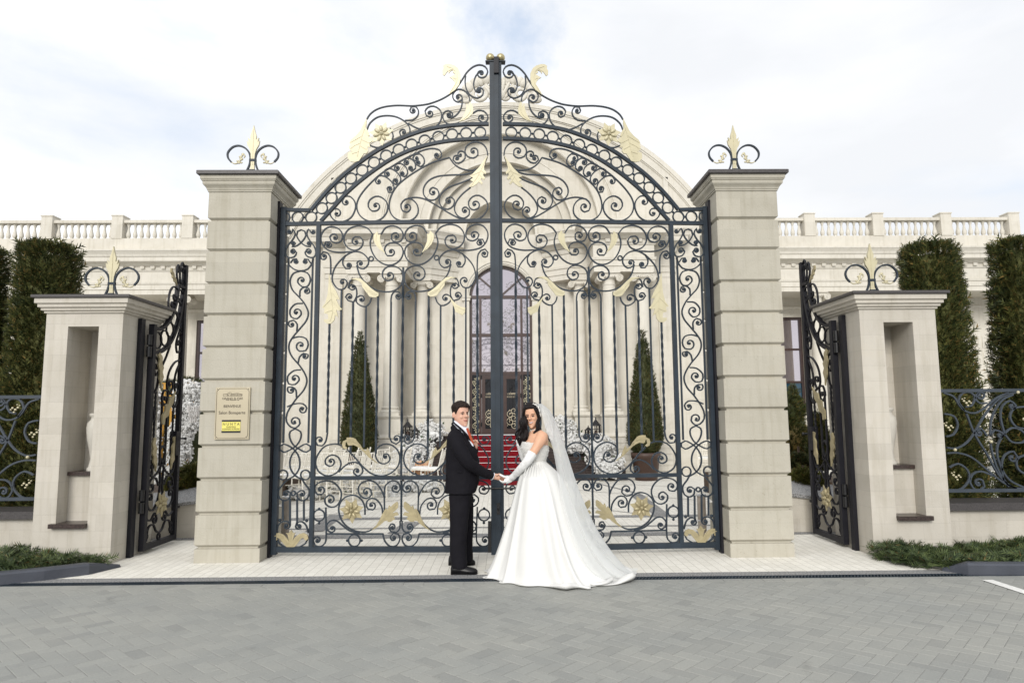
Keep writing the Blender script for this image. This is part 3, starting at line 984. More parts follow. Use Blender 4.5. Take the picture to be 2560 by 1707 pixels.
# hair: scalp, parted waves to her right, curls behind
linef = lambda a: (.835 - .02 * a) if a < .6 else (.82 - (a - .6) * .75 if a < 1.2 else max(.05, .37 - (a - 1.2) * .3))
hair_cap(TB, HBd, linef, .021, 8.0, 'hair', HAIR_F, BR, True, .003)
b = MB()
rnd = random.Random(12)
for k in range(30):
    u = k / 29
    x0, y0 = 1331 - 12 * u + rnd.uniform(-2, 2), 1013 + 6 * u
    xm = 1313.5 - 5 * u + rnd.uniform(-1.5, 1.5)
    xe, ye = 1318 - 27 * u + rnd.uniform(-4, 4), 1112 - 20 * abs(u - .3) + rnd.uniform(-9, 9)
    ph, am = rnd.uniform(0, 6.28), 1.6 + 2.4 * u
    dY = -.085 + .17 * u + rnd.uniform(-.03, .03)
    pts = [(x0, y0, YBr - .02 + .07 * u), (1318.5 - 6 * u, 1022 + 4 * u, YBr - .05 + .10 * u), (1312.5 - 5 * u, 1036, YBr - .04 + .12 * u)]
    for j in range(1, 9):
        t = j / 8
        pts.append((xm + (xe - xm) * t + am * sin(ph * .15 + j * 1.35 + u * 2), 1042 + (ye - 1042) * t, YBr + dY * .9 + .02 * cos(j * 1.35 + ph * .15)))
    P = catmull(px3(pts), sub=3)
    m = len(P)
    b.tube(P, [.006 + .010 * sin(pi * min(1, .2 + i / m * .8)) for i in range(m)], 7, True, .8)
for k in range(16):
    u = k / 15
    ph = rnd.uniform(0, 6)
    pts = [(1347 - 3 * u, 1030 + 6 * u, YBr + .02 + .05 * u)]
    for j in range(1, 7):
        t = j / 6
        pts.append((1346 + 3 * u + 2.5 * sin(j * 1.5 + ph * .3) - (12 - 12 * u) * t * t, 1036 + (46 + 6 * u) * t, YBr - .04 - .09 * t + .07 * u))
    P = catmull(px3(pts), sub=3)
    b.tube(P, [.013 - .007 * i / len(P) for i in range(len(P))], 7)
b.build('curls', HAIR_F, BR)

# veil: one sheet folded round her back, from the crown to the ground
VL = [(1337, 1010), (1350, 1027), (1357, 1052), (1366, 1080), (1379, 1112), (1388, 1150), (1397, 1200), (1409, 1260), (1426, 1320), (1448, 1380), (1476, 1424), (1500, 1446)]
VR = [(1354, 1009), (1374, 1026), (1388, 1052), (1400, 1082), (1411, 1114), (1423, 1152), (1439, 1202), (1462, 1262), (1490, 1320), (1526, 1376), (1564, 1418), (1594, 1437)]
DN = [-.085, -.12, -.15, -.19, -.23, -.29, -.35, -.41, -.46, -.49, -.48, -.46]
m, ns = len(VL), 61
lx = catmull([Vector((x, y, dn)) for (x, y), dn in zip(VL, DN)], sub=6)
rx_ = catmull([Vector((x, y, 0)) for x, y in VR], sub=6)
b = MB()
vs = []
for i, (l, r) in enumerate(zip(lx, rx_)):
    t = i / (len(lx) - 1)
    for k in range(ns):
        s_ = k / (ns - 1)
        if s_ < .62: u, dy = sin(s_ / .62 * pi / 2), l.z * cos(s_ / .62 * pi / 2)
        else:
            q = (s_ - .62) / .38
            u, dy = cos(q * pi / 2 * .9), .22 * sin(q * pi / 2) + .02
        fold = sin(s_ * 34 + 2.2 * sin(t * 3) + 3 * t) * (.006 + .026 * t) + sin(s_ * 71 + 5 * t) * (.002 + .005 * t)
        x = l.x + (r.x - l.x) * u
        y = l.y + (r.y - l.y) * u
        p = onY(x, y, YBr + dy)
        p = p + Vector((fold * .45, fold, 0))
        if p.z < .012: p.z = .012 + abs(fold) * .4
        vs.append(p)
fs = [(i * ns + k, i * ns + k + 1, (i + 1) * ns + k + 1, (i + 1) * ns + k) for i in range(len(lx) - 1) for k in range(ns - 1)]
b.add(vs, fs, True)
b.build('veil', VEIL, BR)
b = MB()
rnd = random.Random(2)
for k in range(26):
    t = k / 25
    p = onY(1333 + 18 * t + 3 * sin(t * 3), 1010 + 30 * t * t, YBr - .06 - .05 * sin(t * 2.5))
    b.ball(p + Vector((rnd.uniform(-.006, .006), -.012, rnd.uniform(-.006, .006))), rnd.uniform(.004, .007), 6, 4)
b.build('veil_trim', TEETH, BR)
# ================================================================ ornamental gates
def Ac(x, y): return (680 + x / 3.2667, 100 + y / 3.2667)
def Bc(x, y): return (680 + x / 3.2667, 540 + y / 3.2667)
def Cc(x, y): return (660 + x / 3.2667, 980 + y / 3.2667)


HL, CL = Vector((-2.775, 8.42)), Vector((-0.083, 8.29))
HR, CR = Vector((2.615, 8.45)), Vector((-0.060, 8.29))
DL = (CL - HL).normalized()
LEN_L, LEN_R = (CL - HL).length, (CR - HR).length


def leaf_uv(px, py):
    """photo pixel of the left leaf -> metres along the leaf and height"""
    d = ray(px, py)
    n = Vector((-DL.y, DL.x))
    t = n.dot(HL) / n.dot(Vector((d.x, d.y)))
    p = CAM + d * t
    return ((Vector((p.x, p.y)) - HL).dot(DL), p.z)


def spiral(P, E, tan, turns, rend):
    r0 = hypot(P[0] - E[0], P[1] - E[1])
    a0 = atan2(P[1] - E[1], P[0] - E[0])
    s = 1 if ((P[0] - E[0]) * tan[1] - (P[1] - E[1]) * tan[0]) > 0 else -1
    k = max(4, int(turns * 14))
    out = []
    for i in range(1, k + 1):
        t = i / k
        r = r0 + (rend - r0) * (t ** 0.85)
        a = a0 + s * turns * 2 * pi * t
        out.append((E[0] + r * cos(a), E[1] + r * sin(a)))
    return out


def scroll_path(pts, end=None, start=None, turns=0.85, rend=0.016, step=0.03):
    """smooth curve through pts with a curl round the eye(s); returns path, eyes"""
    cur = [Vector((p[0], p[1], 0)) for p in pts]
    sm = [(v.x, v.y) for v in catmull(cur, step)]
    if end: sm = sm + spiral(sm[-1], end, (sm[-1][0] - sm[-2][0], sm[-1][1] - sm[-2][1]), turns, rend)
    if start: sm = spiral(sm[0], start, (sm[0][0] - sm[1][0], sm[0][1] - sm[1][1]), turns, rend)[::-1] + sm
    return sm


# every scroll: (converter, points, end eye, start eye, mirrored inside the panel?)
SCR = [
 # crest above the arch
 (Ac, [(775,650),(800,610),(850,572),(920,548),(1020,537),(1150,540),(1250,530),(1310,515),(1380,488),(1450,448),(1500,402),(1545,340),(1590,270),(1640,224),(1695,206),(1742,222),(1762,262),(1745,300)], (1708,274), None, 0),
 (Ac, [(1700,258),(1665,296),(1648,350),(1650,392),(1668,425),(1690,432)], (1690,415), (1710,272), 0),
 (Ac, [(1582,295),(1577,350),(1590,410),(1625,458),(1680,477),(1722,450),(1726,415)], (1692,418), None, 0),
 (Ac, [(1615,505),(1610,465),(1585,428),(1545,406),(1503,412),(1476,450),(1485,490),(1520,510),(1550,492)], (1522,472), None, 0),
 (Ac, [(1553,480),(1552,530),(1535,580),(1500,620),(1462,640),(1432,625)], (1447,615), None, 0),
 (Ac, [(1530,678),(1475,696),(1425,682),(1396,640),(1402,598),(1440,580),(1474,600)], (1447,616), None, 0),
 (Ac, [(1110,682),(1180,720),(1260,738),(1330,715),(1374,668),(1386,610),(1366,567),(1320,543),(1275,552),(1250,585),(1260,618),(1290,632)], (1288,602), None, 0),
 (Ac, [(775,738),(800,682),(860,634),(940,620),(1020,632),(1090,672),(1125,722),(1122,770),(1090,797),(1052,786),(1042,755)], (1072,755), None, 0),
 (Ac, [(1085,660),(1150,655),(1190,622),(1196,578),(1170,545),(1138,548),(1126,578)], (1152,578), None, 0),
 (Ac, [(1640,602),(1680,578),(1730,584),(1762,622),(1756,660),(1720,676),(1690,655)], (1713,637), None, 0),
 (Ac, [(800,862),(850,880),(910,874),(965,842),(990,785),(965,722)], None, None, 0),
 # fan under the arch
 (Ac, [(1762,945),(1752,890),(1712,846),(1650,835),(1596,862),(1576,908),(1596,952),(1645,966),(1682,940),(1680,905)], (1645,911), None, 0),
 (Ac, [(1577,930),(1578,965),(1545,1000),(1503,1006),(1478,980),(1486,954)], (1508,966), (1540,938), 0),
 (Ac, [(1450,962),(1482,1008),(1530,1045),(1600,1066),(1670,1060),(1730,1020),(1757,955)], None, None, 0),
 (Ac, [(1450,962),(1390,978),(1300,1007),(1200,1060),(1100,1125),(1020,1196),(975,1272),(957,1350),(968,1412),(1010,1460),(1080,1482),(1150,1466),(1192,1415),(1186,1348),(1140,1302),(1090,1302),(1053,1345),(1066,1396),(1100,1408)], (1100,1366), None, 0),
 (Ac, [(1112,1294),(1180,1287),(1255,1304),(1340,1350),(1430,1405),(1510,1448),(1580,1468),(1650,1472),(1718,1442),(1762,1375),(1748,1312),(1692,1271),(1640,1280),(1606,1322),(1614,1370),(1650,1390),(1684,1376)], (1658,1344), None, 0),
 (Ac, [(1622,1205),(1560,1255),(1507,1320),(1490,1385),(1520,1440),(1568,1457),(1610,1428),(1614,1392),(1586,1366)], (1576,1393), None, 0),
 (Ac, [(1640,1128),(1550,1166),(1450,1202),(1387,1252),(1365,1312),(1387,1366),(1435,1384),(1480,1356),(1489,1310),(1455,1282),(1426,1296)], (1444,1316), None, 0),
 (Ac, [(1690,1052),(1640,1082),(1570,1100),(1450,1105),(1350,1116),(1280,1150),(1240,1207),(1240,1266),(1276,1305),(1330,1306),(1364,1268),(1350,1222),(1312,1206)], (1316,1243), None, 0),
 (Ac, [(1332,958),(1362,976),(1386,950),(1370,903),(1310,888),(1240,900),(1170,930),(1080,975),(1000,1022),(900,1087),(820,1156),(750,1232),(705,1302),(692,1366),(715,1430),(770,1473),(830,1483),(895,1460),(941,1400),(940,1332),(895,1287),(845,1279),(796,1312),(787,1362),(818,1398),(858,1394)], (848,1357), (1346,944), 0),
 (Ac, [(1152,962),(1167,936),(1205,931),(1240,966),(1243,1010),(1212,1036),(1182,1020)], (1196,1006), (1178,968), 0),
 (Ac, [(1078,1005),(1088,975),(1126,966),(1166,1002),(1171,1050),(1142,1075),(1116,1056)], (1134,1050), (1100,1000), 0),
 (Ac, [(1000,1052),(1008,1020),(1050,1009),(1095,1042),(1108,1090),(1080,1118),(1052,1106)], (1066,1094), (1023,1046), 0),
 (Ac, [(920,1102),(924,1066),(966,1051),(1020,1082),(1052,1132),(1040,1172),(1008,1181),(990,1165)], (1012,1154), (942,1094), 0),
 (Ac, [(846,1148),(870,1112),(920,1115),(975,1157),(998,1206),(984,1246),(950,1244),(940,1216)], (962,1218), (870,1156), 0),
 (Ac, [(576,1310),(592,1281),(636,1279),(676,1321),(681,1380),(646,1450),(580,1485),(516,1476),(477,1432),(484,1388),(526,1379)], (530,1418), (604,1324), 0),
 # heart scrolls of the main panel (left half, mirrored about the middle picket)
 (Bc, [(655,292),(540,297),(452,276),(407,222),(401,160),(436,106),(490,88),(550,110),(578,160),(564,206),(520,222),(482,202),(472,172)], (511,178), None, 1),
 (Bc, [(425,245),(440,212),(472,212),(487,238)], (462,237), None, 1),
 (Bc, [(822,150),(780,101),(710,82),(640,100),(596,150),(590,212),(622,262),(680,282),(728,257),(745,210),(720,174),(682,170)], (686,210), None, 1),
 (Bc, [(480,480),(480,385),(474,330),(454,302),(420,292),(396,320),(402,350)], (424,330), None, 1),
 (Bc, [(613,560),(590,594),(545,599),(507,560),(491,510),(510,430),(560,362),(620,312),(680,291),(740,305),(784,350),(786,395),(748,432),(703,417),(694,385)], (720,388), (579,543), 1),
 (Bc, [(602,322),(579,362),(582,402),(602,430),(634,430),(648,404)], (628,404), None, 1),
 (Bc, [(692,405),(720,490),(780,560),(850,604),(930,620),(1000,609),(1053,566),(1069,500),(1054,442),(1000,411),(942,416),(906,452),(905,500),(940,529),(980,519)], (960,486), None, 1),
 (Bc, [(890,152),(930,96),(990,82),(1048,106),(1073,156),(1053,204),(1010,214),(976,192),(977,156)], (1012,167), None, 1),
 (Bc, [(822,150),(802,220),(816,290),(860,358),(930,399),(1000,394),(1053,350),(1072,290),(1048,240),(990,218),(937,236),(919,280),(942,325),(980,325)], (974,294), None, 1),
 (Bc, [(667,702),(690,660),(692,610),(678,572),(648,560),(628,582)], (660,578), None, 1),
 (Bc, [(667,702),(622,690),(601,662),(615,640)], (632,660), None, 1),
 (Bc, [(812,670),(800,708),(765,740),(720,730),(688,700),(690,667),(720,650)], (730,680), None, 1),
 (Bc, [(622,590),(640,530),(680,515)], None, None, 1),
 (Bc, [(971,700),(977,650),(1002,618),(1043,626),(1060,660),(1036,680)], (1032,656), None, 1),
 # low scrolls above the lock rail
 (Cc, [(640,436),(580,422),(500,441),(446,500),(421,570),(441,640),(500,680),(560,675),(610,641),(629,580),(601,526),(550,513),(507,541),(502,585),(537,605)], (546,566), None, 1),
 (Cc, [(680,470),(740,530),(800,600),(870,660),(950,684),(1030,664),(1090,610),(1110,540),(1090,471),(1030,427),(970,427),(921,462),(911,520),(941,574),(990,584),(1028,555),(1018,514)], (994,525), None, 1),
 (Cc, [(610,652),(660,602),(720,572),(775,582),(804,622),(800,664),(762,684),(736,664)], (758,645), None, 1),
 (Cc, [(519,330),(505,400),(475,438),(437,434),(421,402)], (455,392), None, 1),
 (Cc, [(1028,370),(1044,408),(1080,424),(1110,400),(1110,366)], (1083,380), None, 1),
 # bottom panel
 (Cc, [(482,828),(440,834),(414,800),(425,757),(480,727),(560,732),(620,790),(632,850),(601,920),(550,939),(506,915),(497,870),(532,839)], (542,880), (462,796), 1),
 (Cc, [(985,862),(960,800),(910,737),(850,722),(790,746),(769,800),(792,850),(840,867),(880,835),(872,797)], (838,815), None, 1),
 (Cc, [(984,960),(984,800),(1000,752),(1045,723),(1095,736),(1113,790),(1090,817),(1056,810)], (1072,783), None, 1),
 (Cc, [(970,1002),(960,930),(912,872),(860,871),(835,910),(850,954),(890,960)], (880,924), None, 1),
 (Cc, [(890,1117),(830,1140),(740,1130),(660,1080),(616,1000),(615,920),(660,860),(730,840),(790,870),(822,930),(825,1000)], None, None, 1),
 (Cc, [(985,960),(960,1040),(920,1090),(890,1117)], None, None, 1),
 (Cc, [(780,1150),(700,1130),(640,1086),(590,1048),(542,1050),(511,1090),(516,1124),(545,1144)], (556,1114), None, 1),
 (Cc, [(505,940),(507,1060),(508,1180),(498,1232),(460,1259),(416,1250),(401,1212),(420,1182)], (436,1208), None, 1),
 (Cc, [(1111,1050),(1110,1110),(1080,1144),(1040,1139),(1021,1102),(1038,1075)], (1048,1102), None, 1),
 (Cc, [(972,1155),(985,1212),(1030,1257),(1083,1250),(1110,1200),(1095,1157),(1057,1150),(1034,1176)], (1058,1188), None, 1),
 # side panel by the hinge
 (Bc, [(165,128),(170,108),(190,150),(165,200),(127,246),(109,300),(131,339),(180,335),(200,300),(180,272)], (172,292), (144,128), 0),
 (Bc, [(318,130),(298,108),(284,150),(308,200),(343,246),(360,300),(339,339),(292,333),(270,300),(288,272)], (300,292), (336,130), 0),
 (Bc, [(190,226),(172,240),(165,252),(205,243),(250,205),(277,160),(268,125),(239,114),(210,126),(201,160),(228,208),(270,243),(312,250),(316,232)], (302,226), (174,226), 0),
 (Bc, [(134,350),(140,400),(190,440),(240,448),(292,434),(325,390),(338,350)], None, None, 0),
 (Bc, [(150,385),(172,355),(200,350),(212,376)], (195,372), None, 0),
 (Bc, [(316,385),(296,355),(268,352),(256,376)], (272,373), None, 0),
 (Bc, [(235,450),(175,470),(148,530),(165,600),(215,655),(265,715),(297,790),(280,855),(235,912),(185,970)], None, None, 0),
 (Bc, [(235,450),(290,466),(314,520),(290,574),(245,577),(212,546)], (243,526), None, 0),
 (Bc, [(228,660),(230,608),(265,581),(300,591),(309,618)], (284,612), None, 0),
 (Bc, [(252,714),(190,720),(147,770),(157,824),(205,839),(238,805)], (202,788), None, 0),
 (Bc, [(203,942),(205,882),(175,851),(141,862)], (161,884), None, 0),
 (Bc, [(185,970),(145,1030),(139,1090),(165,1150),(225,1220),(270,1290),(285,1350),(260,1420),(200,1490),(150,1560)], None, None, 0),
 (Bc, [(165,1000),(220,985),(278,1001),(296,1050),(275,1098),(226,1104)], (236,1057), None, 0),
 (Bc, [(214,1202),(225,1152),(260,1121),(294,1131)], (270,1144), None, 0),
 (Bc, [(236,1256),(180,1262),(128,1310),(136,1369),(190,1374),(222,1340)], (186,1328), None, 0),
 (Bc, [(200,1482),(196,1422),(165,1396),(131,1397)], (158,1420), None, 0),
 (Cc, [(215,123),(187,180),(184,240),(220,285),(264,290),(294,255),(288,222)], (250,242), None, 0),
 (Cc, [(190,120),(250,96),(318,95),(349,130),(339,160)], (314,140), None, 0),
 (Cc, [(255,300),(214,322),(210,370),(240,430),(300,472),(346,490),(378,470),(378,440),(346,422),(300,442),(250,482),(215,545),(216,620),(255,680),(315,715)], None, None, 0),
 (Cc, [(255,300),(298,322),(302,370),(270,430),(210,472),(162,490),(130,470),(128,442),(160,424),(210,442),(258,482),(290,545),(288,620),(250,680),(190,715)], None, None, 0),
 (Cc, [(315,715),(332,745),(370,800),(356,864),(310,885),(274,860),(270,822),(300,802)], (310,830), None, 0),
 (Cc, [(190,715),(155,752),(116,808),(126,864),(175,885),(211,860),(216,822),(186,804)], (180,828), None, 0),
 (Cc, [(104,1150),(120,1082),(160,1052),(203,1060),(214,1088)], (186,1090), None, 0),
 (Cc, [(362,1150),(346,1090),(310,1056),(268,1066),(258,1096)], (284,1094), None, 0),
 (Cc, [(104,1180),(125,1232),(170,1262)], None, None, 0),
 (Cc, [(360,1180),(340,1232),(290,1262)], None, None, 0),
]
RINGS = [(Ac, x, y, 45, 0) for x, y in [(210,1450),(320,1450),(408,1375),(487,1292),(560,1208),(645,1132),(737,1065),(833,1002),(932,945),(1035,897),(1140,855),(1247,822),(1358,792),(1470,772),(1585,762),(1700,757)]]
RINGS += [(Bc, 810, 350, 18, 1), (Cc, 450, 1005, 45, 1), (Cc, 738, 1210, 47, 1), (Cc, 155, 675, 38, 0), (Cc, 338, 675, 38, 0), (Cc, 240, 825, 17, 0)]
# pickets: (converter, x top, y top, converter, x bottom, y bottom, twisted, mirrored)
PICK = [((465, 880), (521, 330), 1, 1), ((567, 600), (610, 425), 0, 1), ((665, 700), (704, 500), 1, 1), ((765, 740), (820, 450), 0, 1),
        ((870, 625), (912, 500), 1, 1), ((970, 700), (1028, 370), 0, 1), ((1070, 420), (1122, 700), 1, 0)]
ORN = [ # gold leaves: converter, outline, veins, mirrored
 (Ac, [(1445,455),(1475,400),(1495,370),(1488,345),(1470,325),(1452,315),(1480,300),(1500,285),(1478,275),(1478,255),(1458,265),(1445,285),(1440,262),(1425,280),(1410,302),(1395,290),(1393,262),(1405,240),(1400,222),(1420,208),(1450,206),(1490,218),(1520,240),(1540,280),(1542,330),(1530,375),(1500,415)],
  [[(1455,440),(1505,360),(1512,300),(1490,250),(1430,225)],[(1505,330),(1480,318)],[(1495,262),(1470,250),(1445,262)]], 0),
 (Ac, [(775,648),(778,690),(772,725),(790,755),(805,790),(790,795),(818,815),(828,830),(800,850),(805,885),(785,880),(790,915),(775,935),(755,935),(735,965),(715,995),(680,1005),(645,998),(622,970),(625,930),(650,920),(665,925),(640,905),(632,880),(645,865),(635,850),(650,822),(690,790),(725,750),(750,700)],
  [[(772,670),(760,730),(740,790),(725,850),(700,960)],[(760,730),(790,790)],[(742,790),(690,820),(645,845)],[(735,820),(800,850)],[(727,850),(680,870),(645,895)],[(722,870),(775,900)],[(712,920),(660,935)]], 0),
 (Ac, [(1618,510),(1635,535),(1645,575),(1640,610),(1610,640),(1570,665),(1530,675),(1560,640),(1580,600),(1590,560),(1590,530),(1600,535),(1605,560),(1612,535)],
  [[(1625,540),(1620,590),(1590,635),(1545,668)]], 0),
 (Ac, [(1762,950),(1745,1000),(1732,1045),(1735,1070),(1750,1085),(1745,1105),(1730,1090),(1725,1110),(1742,1135),(1730,1150),(1710,1135),(1705,1150),(1722,1175),(1715,1188),(1690,1165),(1670,1185),(1640,1205),(1612,1207),(1618,1190),(1645,1165),(1620,1150),(1645,1130),(1615,1120),(1640,1100),(1660,1080),(1690,1050),(1725,1000)],
  [[(1750,970),(1715,1050),(1680,1120),(1625,1200)],[(1705,1070),(1738,1095)],[(1690,1100),(1728,1140)],[(1698,1085),(1630,1112)],[(1680,1120),(1712,1178)]], 0),
 (Bc, [(865,130),(835,160),(833,200),(850,240),(885,280),(928,308),(905,265),(888,220),(885,175),(890,155),(872,160)], [[(862,145),(852,190),(870,240),(910,290)]], 1),
 (Bc, [(470,470),(482,520),(500,570),(530,620),(550,665),(558,685),(530,683),(545,720),(560,745),(578,765),(550,775),(530,770),(545,830),(520,812),(515,850),(490,880),(455,882),(430,865),(430,845),(465,845),(462,805),(430,795),(435,760),(412,750),(440,715),(460,640),(468,550)],
  [[(474,520),(482,600),(492,700),(500,780),(480,860)],[(484,620),(540,675)],[(490,690),(560,760)],[(488,680),(425,745)],[(498,770),(440,790)],[(500,780),(535,815)]], 0),
 (Bc, [(650,520),(690,510),(730,515),(770,550),(810,590),(850,620),(875,632),(873,655),(850,668),(820,665),(800,660),(785,640),(770,620),(755,600),(740,580),(735,550),(710,530),(670,522)], [[(680,516),(740,550),(800,620),(855,650)],[(770,585),(785,632)],[(790,605),(860,640)]], 1),
 (Bc, [(1448,655),(1475,690),(1510,725),(1545,745),(1580,750),(1578,790),(1555,815),(1530,800),(1500,785),(1490,750),(1465,700)], [[(1455,670),(1495,740),(1550,805)],[(1500,735),(1575,770)]], 0),
 (Cc, [(940,582),(900,560),(860,530),(825,495),(790,460),(760,440),(735,430),(700,435),(690,430),(680,405),(672,410),(668,440),(685,455),(672,465),(650,455),(642,425),(650,400),(680,385),(680,370),(710,368),(740,375),(765,400),(790,430),(810,460),(835,480),(850,450),(870,490),(880,530),(905,555)], [[(925,575),(860,520),(800,455),(745,405),(680,400)],[(850,510),(852,465)],[(790,445),(750,380)],[(760,415),(700,380)]], 1),
 (Cc, [(880,1125),(920,1085),(950,1035),(965,1000),(985,965),(1000,945),(1010,960),(1025,920),(1038,935),(1060,910),(1090,890),(1100,905),(1098,940),(1075,965),(1050,985),(1090,975),(1105,1000),(1080,1005),(1060,1015),(1075,1030),(1040,1055),(1005,1055),(1030,1040),(985,1050),(960,1075),(920,1105)], [[(890,1118),(960,1050),(1020,990),(1090,905)],[(985,1020),(1000,960)],[(1000,1010),(1070,1000)],[(970,1040),(1040,1045)]], 1),
 (Cc, [(80,1175),(95,1150),(130,1145),(165,1160),(195,1190),(212,1215),(200,1160),(185,1145),(205,1150),(228,1120),(245,1148),(262,1142),(250,1170),(240,1212),(255,1185),(290,1155),(330,1145),(360,1160),(368,1190),(350,1208),(330,1195),(335,1185),(310,1190),(285,1225),(260,1255),(225,1272),(190,1258),(160,1225),(135,1190),(110,1182),(115,1200),(100,1212),(85,1200)], [[(95,1170),(140,1165),(180,1205),(225,1255),(270,1210),(310,1165),(352,1175)],[(228,1135),(226,1200)]], 0),
]
ROSETTES = [(Ac, 897, 772, 92, 0), (Cc, 720, 965, 92, 1)]


def rosette(mbp, mbb, c, r, U):
    """c in leaf (u, z); plate of pointed petals behind plump ones"""
    n = 7
    out = []
    for k in range(n * 2):
        a = pi * k / n + 0.3
        rr = r * (1.12 if k % 2 == 0 else 0.66)
        out.append((c[0] + rr * cos(a), c[1] + rr * sin(a)))
    mbp.prism(out, lambda u, v, d: U(u, v, d), -0.026, -0.018)
    for k in range(n):
        a = 2 * pi * (k + 0.5) / n + 0.3
        rot = Matrix.Rotation(-a, 3, 'Y') if U(1, 0, 0)[0] > U(0, 0, 0)[0] else Matrix.Rotation(pi + a, 3, 'Y')
        p = U(c[0] + 0.46 * r * cos(a), c[1] + 0.46 * r * sin(a), -0.030)
        mbb.ball(p, (0.29 * r, 0.020, 0.155 * r), 12, 7, rot)
    mbb.ball(U(c[0], c[1], -0.036), (0.165 * r, 0.022, 0.165 * r), 12, 7)
    mbb.ball(U(c[0], c[1], -0.052), (0.07 * r, 0.016, 0.07 * r), 10, 6)


MATS_GATE = dict(bar=M['iron'], gold=M['gold'], bright=M['gold_lit'])
U_MID = leaf_uv(*Bc(1070, 1000))[0]


def arc_pts(c, r, n=26):
    return [(c[0] + r * cos(2 * pi * k / n), c[1] + r * sin(2 * pi * k / n)) for k in range(n + 1)]


def gate_leaf(side, label):
    s = 1 if side == 'L' else -1
    H = HL if s == 1 else HR
    ang = atan2(DL.y, DL.x) if s == 1 else atan2((HR - CR).y, (HR - CR).x)
    g = empty('gate_leaf', (H.x, H.y, 0), ang, label, 'gate', 'leaves of the tall iron gate')
    k = 1.0 if s == 1 else LEN_R / LEN_L
    iron, gold, bright = MATS_GATE['bar'], MATS_GATE['gold'], MATS_GATE['bright']

    def U(u, z, d=0.0): return (s * u * k, d, z)
    def uv(cv, x, y): return leaf_uv(*cv(x, y))
    # ---- frame
    u0, u1 = 0.0, LEN_L - 0.005
    z_top = leaf_uv(1232, 158)[1]
    zb0 = leaf_uv(700, 1372)[1]
    z_hinge = leaf_uv(700, 525)[1]
    z_rail = leaf_uv(960, 556)[1]
    z_lock = leaf_uv(940, 1194)[1]
    us = uv(Bc, 378, 300)[0]

    def bx(name, ua, ub, za, zb, d=0.03):
        b = MB()
        x = sorted((s * ua * k, s * ub * k))
        b.box(x[0], x[1], -d, d, za, zb)
        return b.build(name, iron, g, True)
    bx('hinge_stile', u0, u0 + 0.062, 0.03, z_hinge + 0.03, 0.034)
    bx('meeting_stile', u1 - 0.058, u1, 0.03, z_top, 0.034)
    bx('inner_stile', us - 0.025, us + 0.025, zb0 + 0.03, z_rail - 0.024, 0.026)
    bx('bottom_rail', u0 + 0.062, u1 - 0.058, zb0 - 0.034, zb0 + 0.03, 0.030)
    bx('lock_rail', us + 0.025, u1 - 0.058, z_lock - 0.022, z_lock + 0.022, 0.026)
    bx('spring_rail', u0 + 0.062, u1 - 0.058, z_rail - 0.024, z_rail + 0.02, 0.026)
    # shoulder bar and the two arch bars
    b = MB()
    b.bar([U(u0 + 0.062, z_hinge), U(*uv(Ac, 312, 1392))], 0.04, 0.05)
    outer = catmull([Vector((*uv(Ac, x, y), 0)) for x, y in [(318,1392),(420,1270),(510,1175),(600,1092),(740,985),(860,905),(980,842),(1100,788),(1250,737),(1400,708),(1550,693),(1770,688)]], 0.06)
    b.build('shoulder_rail', iron, g, True)
    b = MB(); b.bar([U(p.x, p.y) for p in outer], 0.037, 0.05); b.build('arch_rail', iron, g, True)
    inner = catmull([Vector((*uv(Ac, x, y), 0)) for x, y in [(398,1482),(500,1370),(620,1240),(760,1120),(900,1020),(1000,960),(1120,905),(1250,863),(1400,832),(1560,815),(1770,806)]], 0.06)
    b = MB(); b.bar([U(p.x, p.y) for p in inner], 0.037, 0.05); b.build('arch_rail', iron, g, True)
    # ---- scrolls
    def emit(cv, pts, e, st, mir):
        q = [uv(cv, *p) for p in pts]
        e2 = uv(cv, *e) if e else None
        s2 = uv(cv, *st) if st else None
        path = scroll_path(q, e2, s2)
        for m in ((0, 1) if mir else (0,)):
            P = [(2 * U_MID - p[0], p[1]) for p in path] if m else path
            bb = MB()
            bb.bar([U(*p) for p in P], 0.0165, 0.022)
            for ee in (e2, s2):
                if ee:
                    c = (2 * U_MID - ee[0], ee[1]) if m else ee
                    bb.ball(U(*c), (0.0185, 0.015, 0.0185), 8, 5)
            bb.build('scroll', iron, g, True)
    for row in SCR: emit(*row)
    for cv, x, y, r, mir in RINGS:
        c = uv(cv, x, y)
        rr = uv(cv, x + r, y)[0] - c[0]
        for m in ((0, 1) if mir else (0,)):
            cc = (2 * U_MID - c[0], c[1]) if m else c
            bb = MB(); bb.bar([U(*p) for p in arc_pts(cc, rr)], 0.0158, 0.022); bb.build('ring', iron, g, True)
    # half ring at the hinge end, knots between rings
    c = uv(Ac, 100, 1450); rr = uv(Ac, 145, 1450)[0] - c[0]
    bb = MB(); bb.bar([U(c[0] + rr * cos(a * pi / 12), c[1] + rr * sin(a * pi / 12)) for a in range(-5, 6)], 0.0158, 0.022); bb.build('ring', iron, g, True)
    ctr = [uv(cv, x, y) for cv, x, y, r, m in RINGS[:16]]
    def knot(q, r):
        bb = MB(); bb.ball(U(*q), r, 8, 5); bb.build('knot', iron, g, True)
    for a, c2 in zip(ctr[:-1], ctr[1:]): knot(((a[0] + c2[0]) / 2, (a[1] + c2[1]) / 2), .016)
    for cv, x, y in [(Cc, 450, 952), (Cc, 450, 1068), (Cc, 680, 1210), (Cc, 797, 1210)]:
        q = uv(cv, x, y)
        knot(q, .017); knot((2 * U_MID - q[0], q[1]), .017)
    for x, y in [(130, 1045), (348, 1048)]: knot(uv(Cc, x, y), .02)
